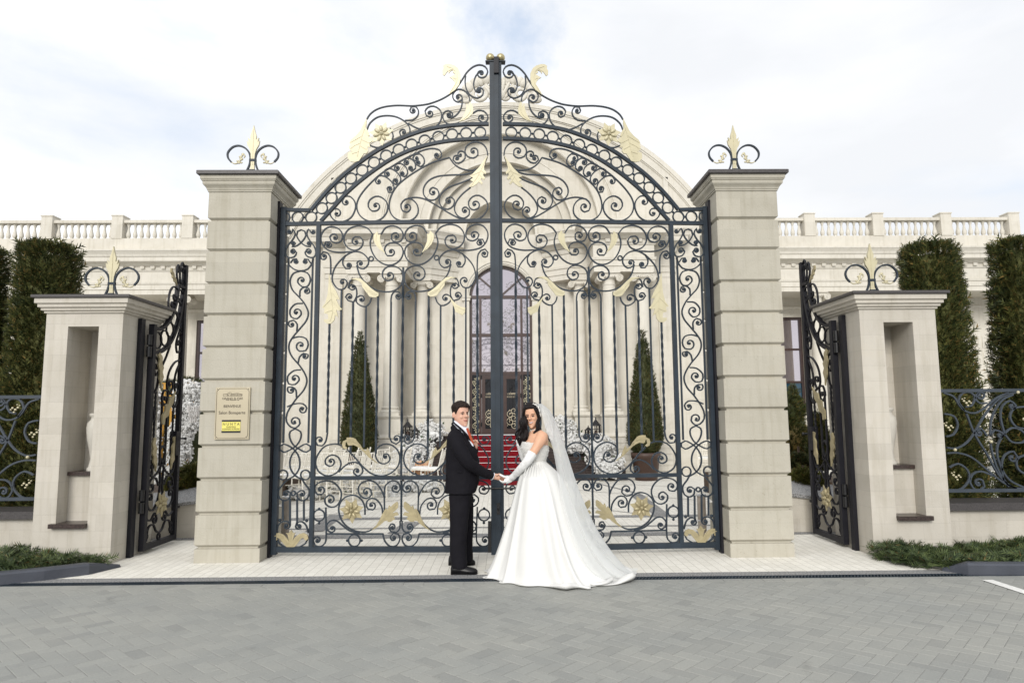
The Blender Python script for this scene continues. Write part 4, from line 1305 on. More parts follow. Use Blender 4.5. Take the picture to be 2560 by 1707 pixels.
    # ---- pickets
    def picket(p, q, tw):
        b = MB()
        if not tw:
            b.bar([U(*p), U(*q)], 0.02, 0.022)
        else:
            n = 64
            rings = []
            for i in range(n + 1):
                t = i / n
                u, z = p[0] + (q[0] - p[0]) * t, p[1] + (q[1] - p[1]) * t
                m = max(0, min(1, (t - 0.08) / 0.84))
                a = (m * 2.5 * 2 * pi) + pi / 4
                rings.append([U(u + 0.0165 * cos(a + j * pi / 2), z, 0.0165 * sin(a + j * pi / 2)) for j in range(4)])
            b.rings(rings, True, False)
        b.build('picket', iron, g, True)
    for tp, bt, tw, mir in PICK:
        p, q = uv(Bc, *tp), uv(Cc, *bt)
        um = (p[0] + q[0]) / 2
        p, q = (um, p[1]), (um, q[1])
        picket(p, q, tw)
        if mir: picket((2 * U_MID - um, uv(Bc, tp[0], 475)[1] if tp[0] == 465 else p[1]), (2 * U_MID - um, q[1]), tw)
    p, q = uv(Cc, 1115, 718), uv(Cc, 1112, 1055)
    n, rings = 70, []
    for i in range(n + 1):
        t = i / n
        a = t * 6 * 2 * pi
        rings.append([U(U_MID + 0.014 * cos(a + j * pi / 2), p[1] + (q[1] - p[1]) * t, 0.014 * sin(a + j * pi / 2)) for j in range(4)])
    b = MB(); b.rings(rings, True, False); b.build('picket', iron, g, True)
    for x in (135, 336):
        a, c2 = uv(Bc, x, 345), uv(Cc, x + 24, 415)
        um = (a[0] + c2[0]) / 2
        picket((um, a[1]), (um, c2[1]), 0)
    for x, ya, yb in ((155, 880, 1042), (213, 868, 1085), (271, 872, 1092), (326, 884, 1048)):
        a, c2 = uv(Cc, x, ya), uv(Cc, x, yb)
        picket(a, c2, 0)
    b = MB()
    a, c2 = uv(Cc, 508, 1156), uv(Cc, 974, 1156)
    b.bar([U(*a), U(*c2)], 0.018, 0.022); b.build('base_bar', iron, g, True)
    b = MB()
    b.bar([U(2 * U_MID - a[0], a[1]), U(2 * U_MID - c2[0], c2[1])], 0.018, 0.022); b.build('base_bar', iron, g, True)
    # ---- gold leaves and rosettes
    for cv, out, veins, mir in ORN:
        o = [uv(cv, *p) for p in out]
        for m in ((0, 1) if mir else (0,)):
            f = (lambda p: (2 * U_MID - p[0], p[1])) if m else (lambda p: p)
            bb = MB()
            bb.prism([f(p) for p in o], lambda u, v, d: U(u, v, d), -0.030, -0.012)
            for vn in veins:
                vv = catmull([Vector((*f(uv(cv, *p)), 0)) for p in vn], sub=4)
                bb.bar([U(p.x, p.y, -0.031) for p in vv], 0.008, 0.008)
            bb.build('gold_leaf', gold if cv is Cc else bright, g, True)
    for cv, x, y, r, mir in ROSETTES:
        c = uv(cv, x, y)
        rr = uv(cv, x + r, y)[0] - c[0]
        for m in ((0, 1) if mir else (0,)):
            cc = (2 * U_MID - c[0], c[1]) if m else c
            a, b2 = MB(), MB()
            rosette(a, b2, cc, rr, U)
            pl = a.build('rosette', gold if cv is Cc else bright, g, True)
            b2.build('petals', gold if cv is Cc else bright, pl, True)
    # ---- ball on the meeting stile
    b = MB()
    b.ball(U(u1 - 0.05, z_top + 0.068), 0.056, 20, 14)
    q = MB(); q.box(*sorted((s * (u1 - 0.11) * k, s * u1 * k)), -0.045, 0.045, z_top, z_top + 0.014); q.build('finial_plate', iron, g, True)
    b.build('ball_finial', M['brass'], g, True)
    return g, z_top


GL, Z_TOP = gate_leaf('L', 'tall scrolled iron gate leaf hinged on the pillar that bears the brass plaque')
GR, _ = gate_leaf('R', 'tall scrolled iron gate leaf half hidden behind the wedding dress')
# cover strip, latch hood and lock belong to the left leaf
b = MB(); b.box(LEN_L - 0.004, LEN_L + 0.052, -0.046, -0.020, 0.05, Z_TOP + 0.02); b.build('cover_strip', M['iron'], GL, True)
b = MB(); b.box(LEN_L - 0.006, LEN_L + 0.056, -0.075, 0.05, Z_TOP - 0.17, Z_TOP + 0.045); b.build('latch_hood', M['iron_dark'], GL, True)
b = MB(); b.box(LEN_L + 0.006, LEN_L + 0.042, -0.062, -0.047, 0.50, 0.63); b.ball((LEN_L + 0.024, -0.065, 0.57), (0.012, 0.012, 0.03), 8, 6); b.build('lock', M['black'], GL, True)
b = MB(); b.tube([(LEN_L - 0.16, -0.05, 0.80), (LEN_L + 0.22, -0.05, 0.80)], 0.011, 8); b.build('bolt', M['black'], GL, True)
b = MB(); b.box(LEN_L - 0.10, LEN_L - 0.064, -0.05, -0.02, 0.06, 0.42); b.build('drop_bolt', M['black'], GL, True)


# ---------------------------------------------------------------- side wickets
def wicket(s, hinge, label):
    g = empty('side_gate', (hinge[0], hinge[1], 0), pi / 2 if s == 1 else -pi / 2, label, 'gate', 'open side gates beside the tall pillars')
    iron, gold = M['iron_dark'], M['gold']
    W = 0.86

    def U(u, z, d=0.0): return (s * u, d, z)

    def bx(name, ua, ub, za, zb, d=0.028):
        b = MB()
        x = sorted((s * ua, s * ub))
        b.box(x[0], x[1], -d, d, za, zb)
        return b.build(name, iron, g, True)
    ZH, ZF = 2.84, 3.78
    bx('hinge_stile', 0, 0.07, 0.04, ZH, 0.034)
    bx('lock_stile', W - 0.06, W, 0.04, ZF, 0.03)
    bx('bottom_rail', 0.07, W - 0.06, 0.04, 0.11, 0.028)
    up = catmull([Vector(p) for p in [(0.07, 2.80, 0), (0.20, 2.80, 0), (0.36, 2.88, 0), (0.50, 3.03, 0), (0.60, 3.24, 0), (0.64, 3.46, 0)]], 0.05)
    lo = catmull([Vector(p) for p in [(0.07, 2.49, 0), (0.24, 2.51, 0), (0.44, 2.62, 0), (0.60, 2.80, 0), (0.72, 3.06, 0), (0.80, 3.40, 0)]], 0.05)
    for c in (up, lo):
        b = MB(); b.bar([U(p.x, p.y) for p in c], 0.036, 0.056); b.build('arch_rail', iron, g, True)
    bx('top_rail', 0.62, W - 0.06, 3.44, 3.475, 0.028)
    for cu, cz, r in ((0.16, 2.65, .105), (0.34, 2.70, .10), (0.47, 2.83, .095), (0.57, 2.99, .095), (0.66, 3.16, .085), (0.71, 3.34, .07)):
        b = MB(); b.bar([U(*p) for p in arc_pts((cu, cz), r)], 0.017, 0.022); b.build('ring', iron, g, True)
    scr = [
     ([(0.80,3.45),(0.70,3.52),(0.68,3.68),(0.74,3.80),(0.80,3.76)], (0.765,3.70), None),
     ([(0.72,3.50),(0.76,3.55),(0.765,3.66)], (0.755,3.70), (0.76,3.53)),
     ([(0.66,3.47),(0.60,3.56),(0.585,3.66),(0.62,3.74),(0.665,3.70)], (0.63,3.67), None),
     ([(0.62,3.40),(0.52,3.42),(0.42,3.32),(0.40,3.14),(0.48,3.02),(0.57,3.06),(0.57,3.18)], (0.51,3.16), (0.56,3.30)),
     ([(0.10,2.44),(0.20,2.40),(0.24,2.28),(0.16,2.20),(0.11,2.28)], (0.165,2.30), None),
     ([(0.28,2.46),(0.24,2.25),(0.20,2.05),(0.14,1.98)], None, None),
     ([(0.50,2.62),(0.40,2.45),(0.30,2.30),(0.28,2.10)], None, None),
     ([(0.79,2.95),(0.72,2.80),(0.66,2.66),(0.70,2.54),(0.78,2.58)], (0.73,2.66), (0.77,2.86)),
     ([(0.79,2.45),(0.64,2.40),(0.50,2.26),(0.46,2.08),(0.54,1.98),(0.62,2.06)], (0.55,2.10), None),
     ([(0.79,2.40),(0.70,2.28),(0.66,2.12),(0.72,1.98),(0.79,2.04)], (0.73,2.08), None),
     ([(0.66,1.95),(0.52,2.00),(0.40,2.02),(0.34,1.90),(0.42,1.82)], (0.43,1.90), None),
     ([(0.79,1.92),(0.70,1.80),(0.60,1.84)], (0.64,1.90), None),
     ([(0.12,1.80),(0.17,1.66),(0.10,1.60)], None, None),
     # lower part
     ([(0.43,1.30),(0.36,1.24),(0.40,1.12),(0.52,0.98),(0.66,0.92),(0.75,1.0),(0.74,1.12)], (0.69,1.06), None),
     ([(0.43,1.30),(0.50,1.24),(0.46,1.12),(0.34,0.98),(0.20,0.92),(0.11,1.0),(0.12,1.12)], (0.17,1.06), None),
     ([(0.38,1.02),(0.40,0.80),(0.36,0.62),(0.24,0.50),(0.12,0.56),(0.10,0.68)], (0.17,0.66), None),
     ([(0.48,1.02),(0.46,0.80),(0.50,0.62),(0.62,0.50),(0.74,0.56),(0.76,0.68)], (0.69,0.66), None),
     ([(0.36,0.80),(0.28,0.90),(0.15,0.88),(0.11,0.78)], (0.19,0.80), None),
     ([(0.50,0.80),(0.58,0.90),(0.71,0.88),(0.75,0.78)], (0.67,0.80), None),
     ([(0.08,0.42),(0.20,0.38),(0.30,0.46),(0.36,0.38)], (0.30,0.38), None),
     ([(0.78,0.42),(0.66,0.38),(0.56,0.46),(0.50,0.38)], (0.56,0.38), None),
     ([(0.12,0.14),(0.16,0.30),(0.28,0.32),(0.34,0.24),(0.43,0.20),(0.52,0.24),(0.58,0.32),(0.70,0.30),(0.74,0.14)], None, None),
     ([(0.16,0.30),(0.10,0.26),(0.09,0.18)], (0.12,0.20), None),
     ([(0.70,0.30),(0.77,0.26),(0.78,0.18)], (0.74,0.20), None),
    ]
    for pts, e, st in scr:
        P = scroll_path(pts, e, st, step=0.04, rend=0.014)
        b = MB(); b.bar([U(*p) for p in P], 0.019, 0.024)
        for ee in (e, st):
            if ee: b.ball(U(*ee), (0.02, 0.015, 0.02), 8, 5)
        b.build('scroll', iron, g, True)
    b = MB(); b.bar([U(*p) for p in arc_pts((0.43, 0.15), 0.035, 16)], 0.014, 0.022); b.build('ring', iron, g, True)
    for u, za, zb, tw in ((0.18, 0.92, 2.0, 1), (0.36, 1.05, 1.95, 0), (0.50, 1.05, 2.0, 0), (0.67, 0.92, 1.95, 1)):
        b, n, rings = MB(), 50, []
        for i in range(n + 1):
            t = i / n
            a = pi / 4 + (t * 4 * 2 * pi if tw else 0)
            rings.append([U(u + 0.016 * cos(a + j * pi / 2), za + (zb - za) * t, 0.016 * sin(a + j * pi / 2)) for j in range(4)])
        b.rings(rings, True, False); b.build('picket', iron, g, True)
    leaf = [(0, 0), (0.02, 0.08), (0.07, 0.14), (0.05, 0.20), (0.09, 0.25), (0.06, 0.30), (0.08, 0.37), (0.03, 0.44), (-0.02, 0.42), (0.01, 0.36), (-0.03, 0.30), (-0.01, 0.22), (-0.03, 0.14), (-0.01, 0.07)]
    def gl(c, sc, a, fl=1):
        bb = MB()
        o = [(c[0] + sc * (fl * x * cos(a) - z * sin(a)), c[1] + sc * (fl * x * sin(a) + z * cos(a))) for x, z in leaf]
        bb.prism(o, lambda u, v, d: U(u, v, d), -0.034, -0.014)
        bb.build('gold_leaf', gold, g, True)
    gl((0.23, 0.98), 1.0, 0.12, -1); gl((0.62, 0.98), 1.0, -0.12, 1)
    gl((0.66, 2.02), 1.25, 2.55, 1); gl((0.27, 2.02), 1.1, 0.25, 1); gl((0.56, 3.44), 0.62, 0.7, -1)
    a, b2 = MB(), MB()
    rosette(a, b2, (0.43, 0.56), 0.155, U)
    pl = a.build('rosette', gold, g, True); b2.build('petals', gold, pl, True)
    # lock case, handle, staple, hinges
    lk = MB(); lk.box(*sorted((s * 0.70, s * (W - 0.06))), -0.045, 0.045, 1.16, 1.48); lk = lk.build('lock_case', iron, g, True)
    b = MB(); b.tube([U(W - 0.03, 1.38, -0.045), U(W - 0.03, 1.38, -0.10)], 0.012, 8); b.ball(U(W - 0.03, 1.38, -0.105), 0.02, 8, 6); b.build('handle', M['black'], lk, True)
    b = MB(); b.box(*sorted((s * W, s * (W + 0.10))), -0.012, 0.012, 0.44, 0.47); b.build('staple', iron, g, True)
    for z in (0.50, 2.42):
        b = MB()
        b.tube([U(-0.035, z, 0), U(-0.035, z + 0.13, 0)], 0.032, 10)
        b.tube([U(-0.035, z + 0.15, 0), U(-0.035, z + 0.28, 0)], 0.032, 10)
        b.build('hinge', M['black'], g, True)
    return g


wicket(1, (-4.435, 8.62), 'narrow wrought iron side gate standing open beside the pillar with the plaque')
wicket(-1, (4.245, 8.62), 'narrow wrought iron side gate standing open beside the pillar without a plaque')
# ================================================================ ground
def sheet(name, pts, z, mat, kind='structure'):
    me = bpy.data.meshes.new(name)
    me.from_pydata([(p[0], p[1], z) for p in pts], [], [tuple(range(len(pts)))])
    me.materials.append(mat)
    o = bpy.data.objects.new(name, me)
    COL.objects.link(o)
    if len(pts) > 2 and me.polygons[0].normal.z < 0: me.flip_normals()
    o['kind'] = kind
    return o


Y_DR0, Y_DR1, Y_GR = 7.10, 7.22, 7.40      # drain front, drain back, back of the granite strip
sheet('ground', [(-300, -300), (300, -300), (300, 400), (-300, 400)], -0.03, M['ground'])
sheet('road_bed', [(-16, -9), (16, -9), (16, Y_DR0), (-16, Y_DR0)], -0.004, M['road_joint'])
# herringbone paving, every paver a block with worn edges
W_ = 0.105
b = MB()
rot = Matrix.Rotation(pi / 4 + 0.03, 2)
for i in range(-170, 171):
    for j in range(-170, 171):
        gx, gy = i + 2 * j, -i + 2 * j
        for (ax, ay, w, h) in ((gx, gy, 2, 1), (gx + 2, gy, 1, 2)):
            c = rot @ Vector(((ax + w / 2) * W_, (ay + h / 2) * W_)) + Vector((0, 4.0))
            if not (2.3 < c.y < Y_DR0 - 0.10 and abs(c.x) < 0.9 + c.y * 0.86): continue
            e, bv = 0.0022, 0.0032
            dz = random.gauss(0, 0.0006)
            x0, x1, y0, y1 = ax * W_ + e, (ax + w) * W_ - e, ay * W_ + e, (ay + h) * W_ - e
            q = [(x0, y0), (x1, y0), (x1, y1), (x0, y1)]
            q2 = [(x0 + bv, y0 + bv), (x1 - bv, y0 + bv), (x1 - bv, y1 - bv), (x0 + bv, y1 - bv)]
            vs = [(*(rot @ Vector(p) + Vector((0, 4.0))), -0.003) for p in q] + [(*(rot @ Vector(p) + Vector((0, 4.0))), dz) for p in q2]
            b.add(vs, [(4, 5, 6, 7), (0, 1, 5, 4), (1, 2, 6, 5), (2, 3, 7, 6), (3, 0, 4, 7)])
b.build('road', M['road'], None, recalc=False)['kind'] = 'structure'
# straight course of pavers along the drain
b = MB()
x = -9.0
while x < 9:
    b.box(x + .002, x + .198, Y_DR0 - 0.115, Y_DR0 - 0.004, -0.02, random.gauss(0, .0006))
    x += 0.2
b.build('road_edge', M['road'], None)['kind'] = 'structure'
sheet('granite_strip', [(-16, Y_DR1), (16, Y_DR1), (16, Y_GR), (-16, Y_GR)], 0.0, M['granite_grey'])
b = MB()
b.box(-12, 12, Y_DR0, Y_DR1, -0.06, -0.045)
b.box(-12, 12, Y_DR0, Y_DR0 + 0.012, -0.045, 0.003)
b.box(-12, 12, Y_DR1 - 0.012, Y_DR1, -0.045, 0.003)
x = -11.98
while x < 12:
    o = 0.045
    z0, z1 = -0.03, 0.0 + 0.004 * (int(x) % 3 == 0)
    y0, y1 = Y_DR0 + 0.012, Y_DR1 - 0.012
    b.add([(x, y0, z0), (x + .014, y0, z0), (x + .014 + o, y1, z0), (x + o, y1, z0), (x, y0, z1), (x + .014, y0, z1), (x + .014 + o, y1, z1), (x + o, y1, z1)],
          [(4, 5, 6, 7), (0, 1, 5, 4), (1, 2, 6, 5), (2, 3, 7, 6), (3, 0, 4, 7)])
    x += 0.034
b.build('drain_grate', M['iron'], None)
tag(bpy.data.objects['drain_grate'], 'long slotted iron drain grate between the grey road and the pale forecourt', 'drain grate')
sheet('forecourt', [(-7.5, Y_GR), (7.5, Y_GR), (7.5, 9.75), (-7.5, 9.75)], 0.0, M['cream'])
sheet('courtyard', [(-14, 9.75), (14, 9.75), (14, 24), (-14, 24)], 0.0, M['cream'])


def stripe(p0, p1, w, mat, z=0.004):
    a, c = Vector((p0[0], p0[1])), Vector((p1[0], p1[1]))
    n = (c - a).normalized()
    n = Vector((-n.y, n.x)) * (w / 2)
    return sheet('paving_band', [a + n, a - n, c - n, c + n], z, mat)


for y, w in ((11.45, 0.26), (10.45, 0.10), (9.76, 0.30)): stripe((-6.5, y), (6.5, y), w, M['granite_grey'])
for p, q, w in (((843, 1287), (785, 1329), .26), ((1033, 1305), (990, 1334), .26), ((1590, 1236), (1654, 1287), .26), ((1480, 1205), (1600, 1235), .06),
                ((700, 1262), (985, 1240), .03), ((700, 1300), (1100, 1255), .03), ((1440, 1225), (1740, 1250), .03), ((1440, 1265), (1640, 1290), .03), ((1480, 1206), (1780, 1222), .03), ((720, 1280), (1000, 1250), .03)):
    stripe(onZ(*p), onZ(*q), w, M['granite_grey'], 0.008)
# white painted line on the right
a, c = onZ(2468, 1450), onZ(2640, 1506)
stripe(a, c, 0.11, M['paint_line'], 0.006).name = 'painted_line'
# planting bed kerbs
def kerb(pts, label):
    b = MB()
    P = catmull([Vector((p[0], p[1], 0.06)) for p in pts], 0.2)
    rings = []
    for i, p in enumerate(P):
        t = (P[min(i + 1, len(P) - 1)] - P[max(i - 1, 0)]).normalized()
        n = Vector((-t.y, t.x, 0))
        z = 0.115 if i > 0 else 0.03
        rings.append([p + n * .07 + Vector((0, 0, -.07)), p + n * .07 + Vector((0, 0, z - .08)), p + n * .05 + Vector((0, 0, z - .06)), p - n * .05 + Vector((0, 0, z - .06)), p - n * .07 + Vector((0, 0, z - .08)), p - n * .07 + Vector((0, 0, -.07))])
    b.rings(rings, True, False)
    return tag(b.build('planter_kerb', M['kerb'], None), label, 'kerb', 'painted kerbs of the planting beds')


kerb([onZ(*p) for p in [(290, 1416), (215, 1434), (110, 1447), (0, 1458), (-200, 1475)]], 'slate painted kerb along the juniper bed at the end with the plaque pillar')
kerb([onZ(*p) for p in [(2362, 1424), (2420, 1433), (2560, 1434), (2800, 1434)]], 'slate painted kerb along the juniper bed beside the white painted line')

# ================================================================ gate pillars
GROOVES = [.18, .56, .95, 1.33, 1.72, 2.10, 2.49, 2.88, 3.26, 3.66, 4.04]


def finial(parent, c, z0, sc):
    """c = (x, y); outline in units of the photo's crop, sc metres per unit"""
    root = empty('finial', (0, 0, 0), parent=parent)
    root.location = Vector((c[0], c[1], z0)) - world_loc(parent)
    CHILD.setdefault(parent.name, []).append(root)
    half = [(0, 372), (12, 330), (13, 290), (15, 250), (23, 215), (41, 182), (47, 148), (32, 160), (40, 126), (20, 142), (22, 112), (10, 75), (0, 30)]
    h2 = [(x if i else 16, y) for i, (x, y) in enumerate(half)]
    out = [(x, y) for x, y in h2] + [(-x, y) for x, y in h2[:-1][::-1]]
    o = world_loc(root)
    P = lambda x, y, d=0.0: (o.x + x * sc, o.y + d, o.z + (372 - y) * sc)
    b = MB()
    b.prism(out, lambda u, v, d: P(u, v, d), -0.014, 0.014)
    b.bar([P(0, 60, -0.016), P(0, 330, -0.016)], 0.006, 0.006)
    b.build('spearhead', M['gold_lit'], root)
    for s in (1, -1):
        pts = [(42, 376), (24, 330), (18, 280), (30, 235), (62, 200), (106, 184), (150, 196), (182, 235), (180, 275), (155, 308)]
        cv = catmull([Vector((s * x, y, 0)) for x, y in pts], sub=6)
        b = MB(); b.bar([P(p.x, p.y) for p in cv], 0.020, 0.026); b.build('scroll', M['iron'], root)
        b = MB()
        cv = catmull([Vector((s * x, y, 0)) for x, y in [(155, 308), (130, 320), (106, 312), (88, 290), (84, 268), (70, 250), (58, 262), (66, 276)]], sub=5)
        b.tube([P(p.x, p.y) for p in cv], [0.006 + 0.006 * sin(pi * i / len(cv)) for i in range(len(cv))], 6)
        for x, y, r in ((100, 312, 13), (84, 285, 15), (92, 268, 11), (74, 248, 12), (110, 300, 10), (82, 312, 9)):
            b.ball(P(s * x, y), (r * sc, 0.010, r * sc * 0.8), 7, 5)
        b.build('sprig', M['gold_lit'], root)
    b = MB(); b.box(o.x - 24 * sc, o.x + 24 * sc, o.y - 0.02, o.y + 0.02, o.z + 68 * sc, o.z + 86 * sc); b.build('collar', M['iron'], root)
    return root


def gate_pillar(x0, x1, y0, label):
    d = 0.75
    g = empty('gate_pillar', ((x0 + x1) / 2, y0 + d / 2, 0), 0, label, 'pillar', 'tall banded stone pillars of the gate')
    prof = [(0, 0)]
    for z in GROOVES: prof += [(0, z - .024), (-.03, z - .022), (-.03, z - .004), (0.002, z + .022)]
    prof += [(0, 4.385)]
    b = MB(); b.square(prof, x0, x1, y0, y0 + d); b.build('shaft', M['stone_big'], g)
    b = MB()
    pr = [(.012, 4.385), (.012, 4.402), (.020, 4.405)] + [(.020 + .034 * (1 - cos(pi / 2 * t)), 4.405 + .055 * t) for t in (.25, .5, .75, 1)] + \
         [(.060, 4.475), (.060, 4.505), (.074, 4.510), (.074, 4.522), (.082, 4.527), (.082, 4.572)]
    b.square(pr, x0, x1, y0, y0 + d); b.build('cornice', M['stone_big'], g)
    b = MB(); b.square([(.108, 4.573), (.115, 4.580), (.115, 4.616), (.110, 4.622)], x0, x1, y0, y0 + d); b.build('cap_slab', M['granite'], g)
    b = MB(); b.box((x0 + x1) / 2 - .035, (x0 + x1) / 2 + .035, y0 + d / 2 - .03, y0 + d / 2 + .03, 4.62, 4.80); b.build('finial_socket', M['iron'], g)
    finial(g, ((x0 + x1) / 2, y0 + d / 2), 4.79, 0.00176)
    return g


PL = gate_pillar(-3.561, -2.810, 8.11, 'tall banded stone gate pillar bearing the brass plaque')
PR = gate_pillar(2.635, 3.385, 8.12, 'tall banded stone gate pillar without a plaque')
for P_, x0, x1 in ((PL, -2.810, -2.782), (PR, 2.606, 2.635)):
    b = MB(); b.box(x0, x1, 8.36, 8.48, 0.0, 4.35); b.build('hinge_post', M['iron_dark'], P_)

# ---------------------------------------------------------------- niche pillars
def niche_pillar(x0, x1, n0, n1, y0, label, side):
    d = 0.92
    g = empty('niche_pillar', ((x0 + x1) / 2, y0 + d / 2, 0), 0, label, 'pillar', 'low niched stone pillars')
    zt, zs, z1, H = 2.745, 1.02, 0.43, 2.905
    yb, yl = y0 + 0.48, y0 + 0.20
    b = MB()
    b.box(x0, n0, y0, y0 + d, 0, H)
    b.box(n1, x1, y0, y0 + d, 0, H)
    b.box(n0, n1, y0, y0 + d, zt, H)
    b.box(n0, n1, y0, y0 + d, 0, z1)
    b.box(n0, n1, yl, y0 + d, z1, zs)
    b.box(n0, n1, yb, y0 + d, zs, zt)
    b.build('shaft', M['stone'], g)
    b = MB(); b.square([(.02, H), (.02, H + .022), (.045, H + .03), (.045, H + .055), (.07, H + .065), (.07, H + .10), (.095, H + .11), (.095, H + .168)], x0, x1, y0, y0 + d)
    b.build('cornice', M['stone'], g)
    b = MB(); b.square([(.118, H + .170), (.122, H + .176), (.122, H + .20), (.118, H + .206)], x0, x1, y0, y0 + d); b.build('cap_slab', M['granite'], g)
    b = MB(); b.box(n0 + .002, n1 - .002, yl - 0.045, yb - .002, zs - .03, zs + .012); b.build('shelf', M['granite_brown'], g)
    b = MB(); b.box(n0 - 0.05 if side > 0 else n0 + .002, n1 - .002 if side > 0 else n1 + .05, y0 - 0.06, yl - .002, z1 - .02, z1 + .03); b.build('sill', M['granite_brown'], g)
    xp = x1 if side > 0 else x0
    b = MB(); b.box(min(xp, xp + side * .05), max(xp, xp + side * .05), y0 + .33, y0 + .42, 0, H - .02); b.build('hinge_post', M['iron_dark'], g)
    b = MB(); b.box((x0 + x1) / 2 + .03 * side - .035, (x0 + x1) / 2 + .03 * side + .035, y0 + d / 2 - .03, y0 + d / 2 + .03, H + .206, H + .32); b.build('finial_socket', M['iron'], g)
    finial(g, ((x0 + x1) / 2 + .03 * side, y0 + d / 2), H + .305, 0.00181)
    # vase stands on the shelf
    v = MB()
    prof = [(.062, 0), (.062, .03), (.048, .045), (.040, .09), (.034, .14), (.050, .25), (.075, .38), (.086, .50), (.080, .57), (.050, .61), (.044, .64), (.064, .66), (.064, .68), (.05, .69)]
    v.lathe([(r * 1.15, z) for r, z in prof], ((n0 + n1) / 2, (yl + yb) / 2 + .02, zs + .012), 20)
    v = v.build('stone_vase', M['vase'], None)
    tag(v, 'slender stone vase in the niche of the low pillar ' + ('beside the plaque end' if side > 0 else 'beyond the bride'), 'vase', 'vases in the pillar niches')
    return g


nl0, nl1 = X_(172, 792, 8.11), X_(249, 792, 8.11)
nr0, nr1 = X_(2207, 785, 8.11), X_(2280, 785, 8.11)
niche_pillar(-5.42, -4.515, nl0, nl1, 8.11, 'low niched stone pillar topped with a spear finial at the plaque end', 1)
niche_pillar(4.310, 5.235, nr0, nr1, 8.11, 'low niched stone pillar topped with a spear finial at the bride end', -1)


# ---------------------------------------------------------------- garden walls and scrolled fences
def Dc(x, y): return (1840 + x / 2.614, 860 + y / 2.614)
FSCR = [
 ([(1355,318),(1420,342),(1460,402),(1502,440),(1560,450),(1620,420),(1700,352),(1780,318)], None),
 ([(1490,432),(1452,372),(1480,320),(1532,316),(1560,350),(1538,402),(1500,410)], None),
 ([(1640,384),(1590,385),(1562,350),(1590,312),(1622,325)], (1592, 335)),
 ([(1360,455),(1422,470),(1448,530),(1420,590),(1372,602)], None),
 ([(1505,455),(1560,590),(1640,720),(1720,860),(1800,930),(1885,945)], None),
 ([(1378,712),(1450,710),(1540,740),(1640,820),(1740,900),(1830,942)], None),
 ([(1378,675),(1440,680),(1510,640),(1562,570),(1620,470),(1700,372),(1762,332),(1850,312)], None),
 ([(1395,805),(1450,780),(1510,820),(1524,880),(1480,940),(1408,962)], None),
 ([(1680,860),(1600,830),(1545,850),(1528,905),(1570,955),(1622,930),(1610,890)], (1584, 908)),
 ([(1780,930),(1715,830),(1676,720),(1660,630)], None),
 ([(1660,600),(1666,500),(1692,430),(1742,362),(1810,330)], None),
 ([(1752,580),(1728,480),(1740,402),(1790,370),(1826,400)], (1803, 404)),
 ([(1885,408),(1815,420),(1790,480),(1830,540),(1900,552)], None),
 ([(1900,945),(1785,885),(1722,785),(1705,680),(1742,600),(1800,547),(1860,560),(1900,600)], None),
 ([(1752,585),(1800,638),(1870,642),(1900,620)], None),
 ([(1745,890),(1735,782),(1760,720),(1812,700),(1836,735)], (1804, 740)),
 ([(1900,720),(1836,750),(1842,815),(1900,855)], None),
 ([(1660,600),(1690,560),(1740,580)], (1724, 594)), ([(1640,600),(1600,550),(1566,570)], (1588, 580)),
]


def fence(side, label):
    xe = 5.235 if side > 0 else -5.42
    g = empty('fence_panel', (xe + side * 2, 8.44, 0), 0, label, 'fence', 'scrolled fence panels on the low walls')
    def fx(px, py):
        p = onY(px, py, 8.44)
        x = p.x - 5.235
        return x, p.z
    def P(x, z, d=0.0): return (xe + side * x, 8.44 + d, z)
    b = MB(); b.box(*sorted((xe, xe + side * 4)), 8.42, 8.46, 1.905, 1.945); b.build('top_rail', M['fence_iron'], g)
    b = MB(); b.box(*sorted((xe, xe + side * 4)), 8.42, 8.46, 0.685, 0.725); b.build('bottom_rail', M['fence_iron'], g)
    span = 1.62
    for rep in (0, 1):
        for pts, e in FSCR:
            q = [fx(*Dc(*p)) for p in pts]
            ee = fx(*Dc(*e)) if e else None
            path = scroll_path(q, ee, None, step=0.04)
            f = (lambda x: x) if rep == 0 else (lambda x: 2 * 1.66 - x)
            b = MB(); b.bar([P(f(x), z) for x, z in path], 0.02, 0.024)
            if ee: b.ball(P(f(ee[0]), ee[1]), (.022, .015, .022), 8, 5)
            b.build('scroll', M['fence_iron'], g)
        for bx_, by_ in ((1660, 637), (1425, 690), (1835, 315), (1875, 490)):
            x, z = fx(*Dc(bx_, by_))
            b = MB(); b.ball(P(f(x), z, -0.02), .020, 10, 7); b.build('gold_ball', M['gold_lit'], g)
        for bx_, by_ in ((1500, 385), (1382, 545), (1432, 868)):
            x, z = fx(*Dc(bx_, by_))
            b = MB()
            for ddx, ddz, r in ((0, 0, .018), (.035, .02, .016), (-.03, .025, .017), (.015, -.03, .014), (-.05, .05, .011), (.055, .0, .012), (-.02, .06, .010)):
                b.ball(P(f(x) + ddx, z + ddz, -0.018), (r, .012, r * .8), 8, 5)
            b.build('gold_sprig', M['gold_lit'], g)
    b = MB(); b.box(*sorted((xe + side * 3.9, xe + side * 3.94)), 8.42, 8.46, .60, 1.905); b.build('post', M['fence_iron'], g)
    w = empty('garden_wall', (xe + side * 2, 8.5, 0), 0, 'low limestone wall with dark coping under the fence at the ' + ('bride' if side > 0 else 'plaque') + ' end', 'wall', 'low garden walls')
    b = MB(); b.box(*sorted((xe, xe + side * 4.2)), 8.26, 8.62, 0, 0.50); b.build('wall', M['stone'], w)
    b = MB(); b.box(*sorted((xe, xe + side * 4.2)), 8.19, 8.69, 0.501, 0.585); b.build('coping', M['granite'], w)


fence(-1, 'blue grey scrolled fence panel in front of the pair of hedges at the plaque end')
fence(1, 'blue grey scrolled fence panel in front of the pair of hedges at the bride end')

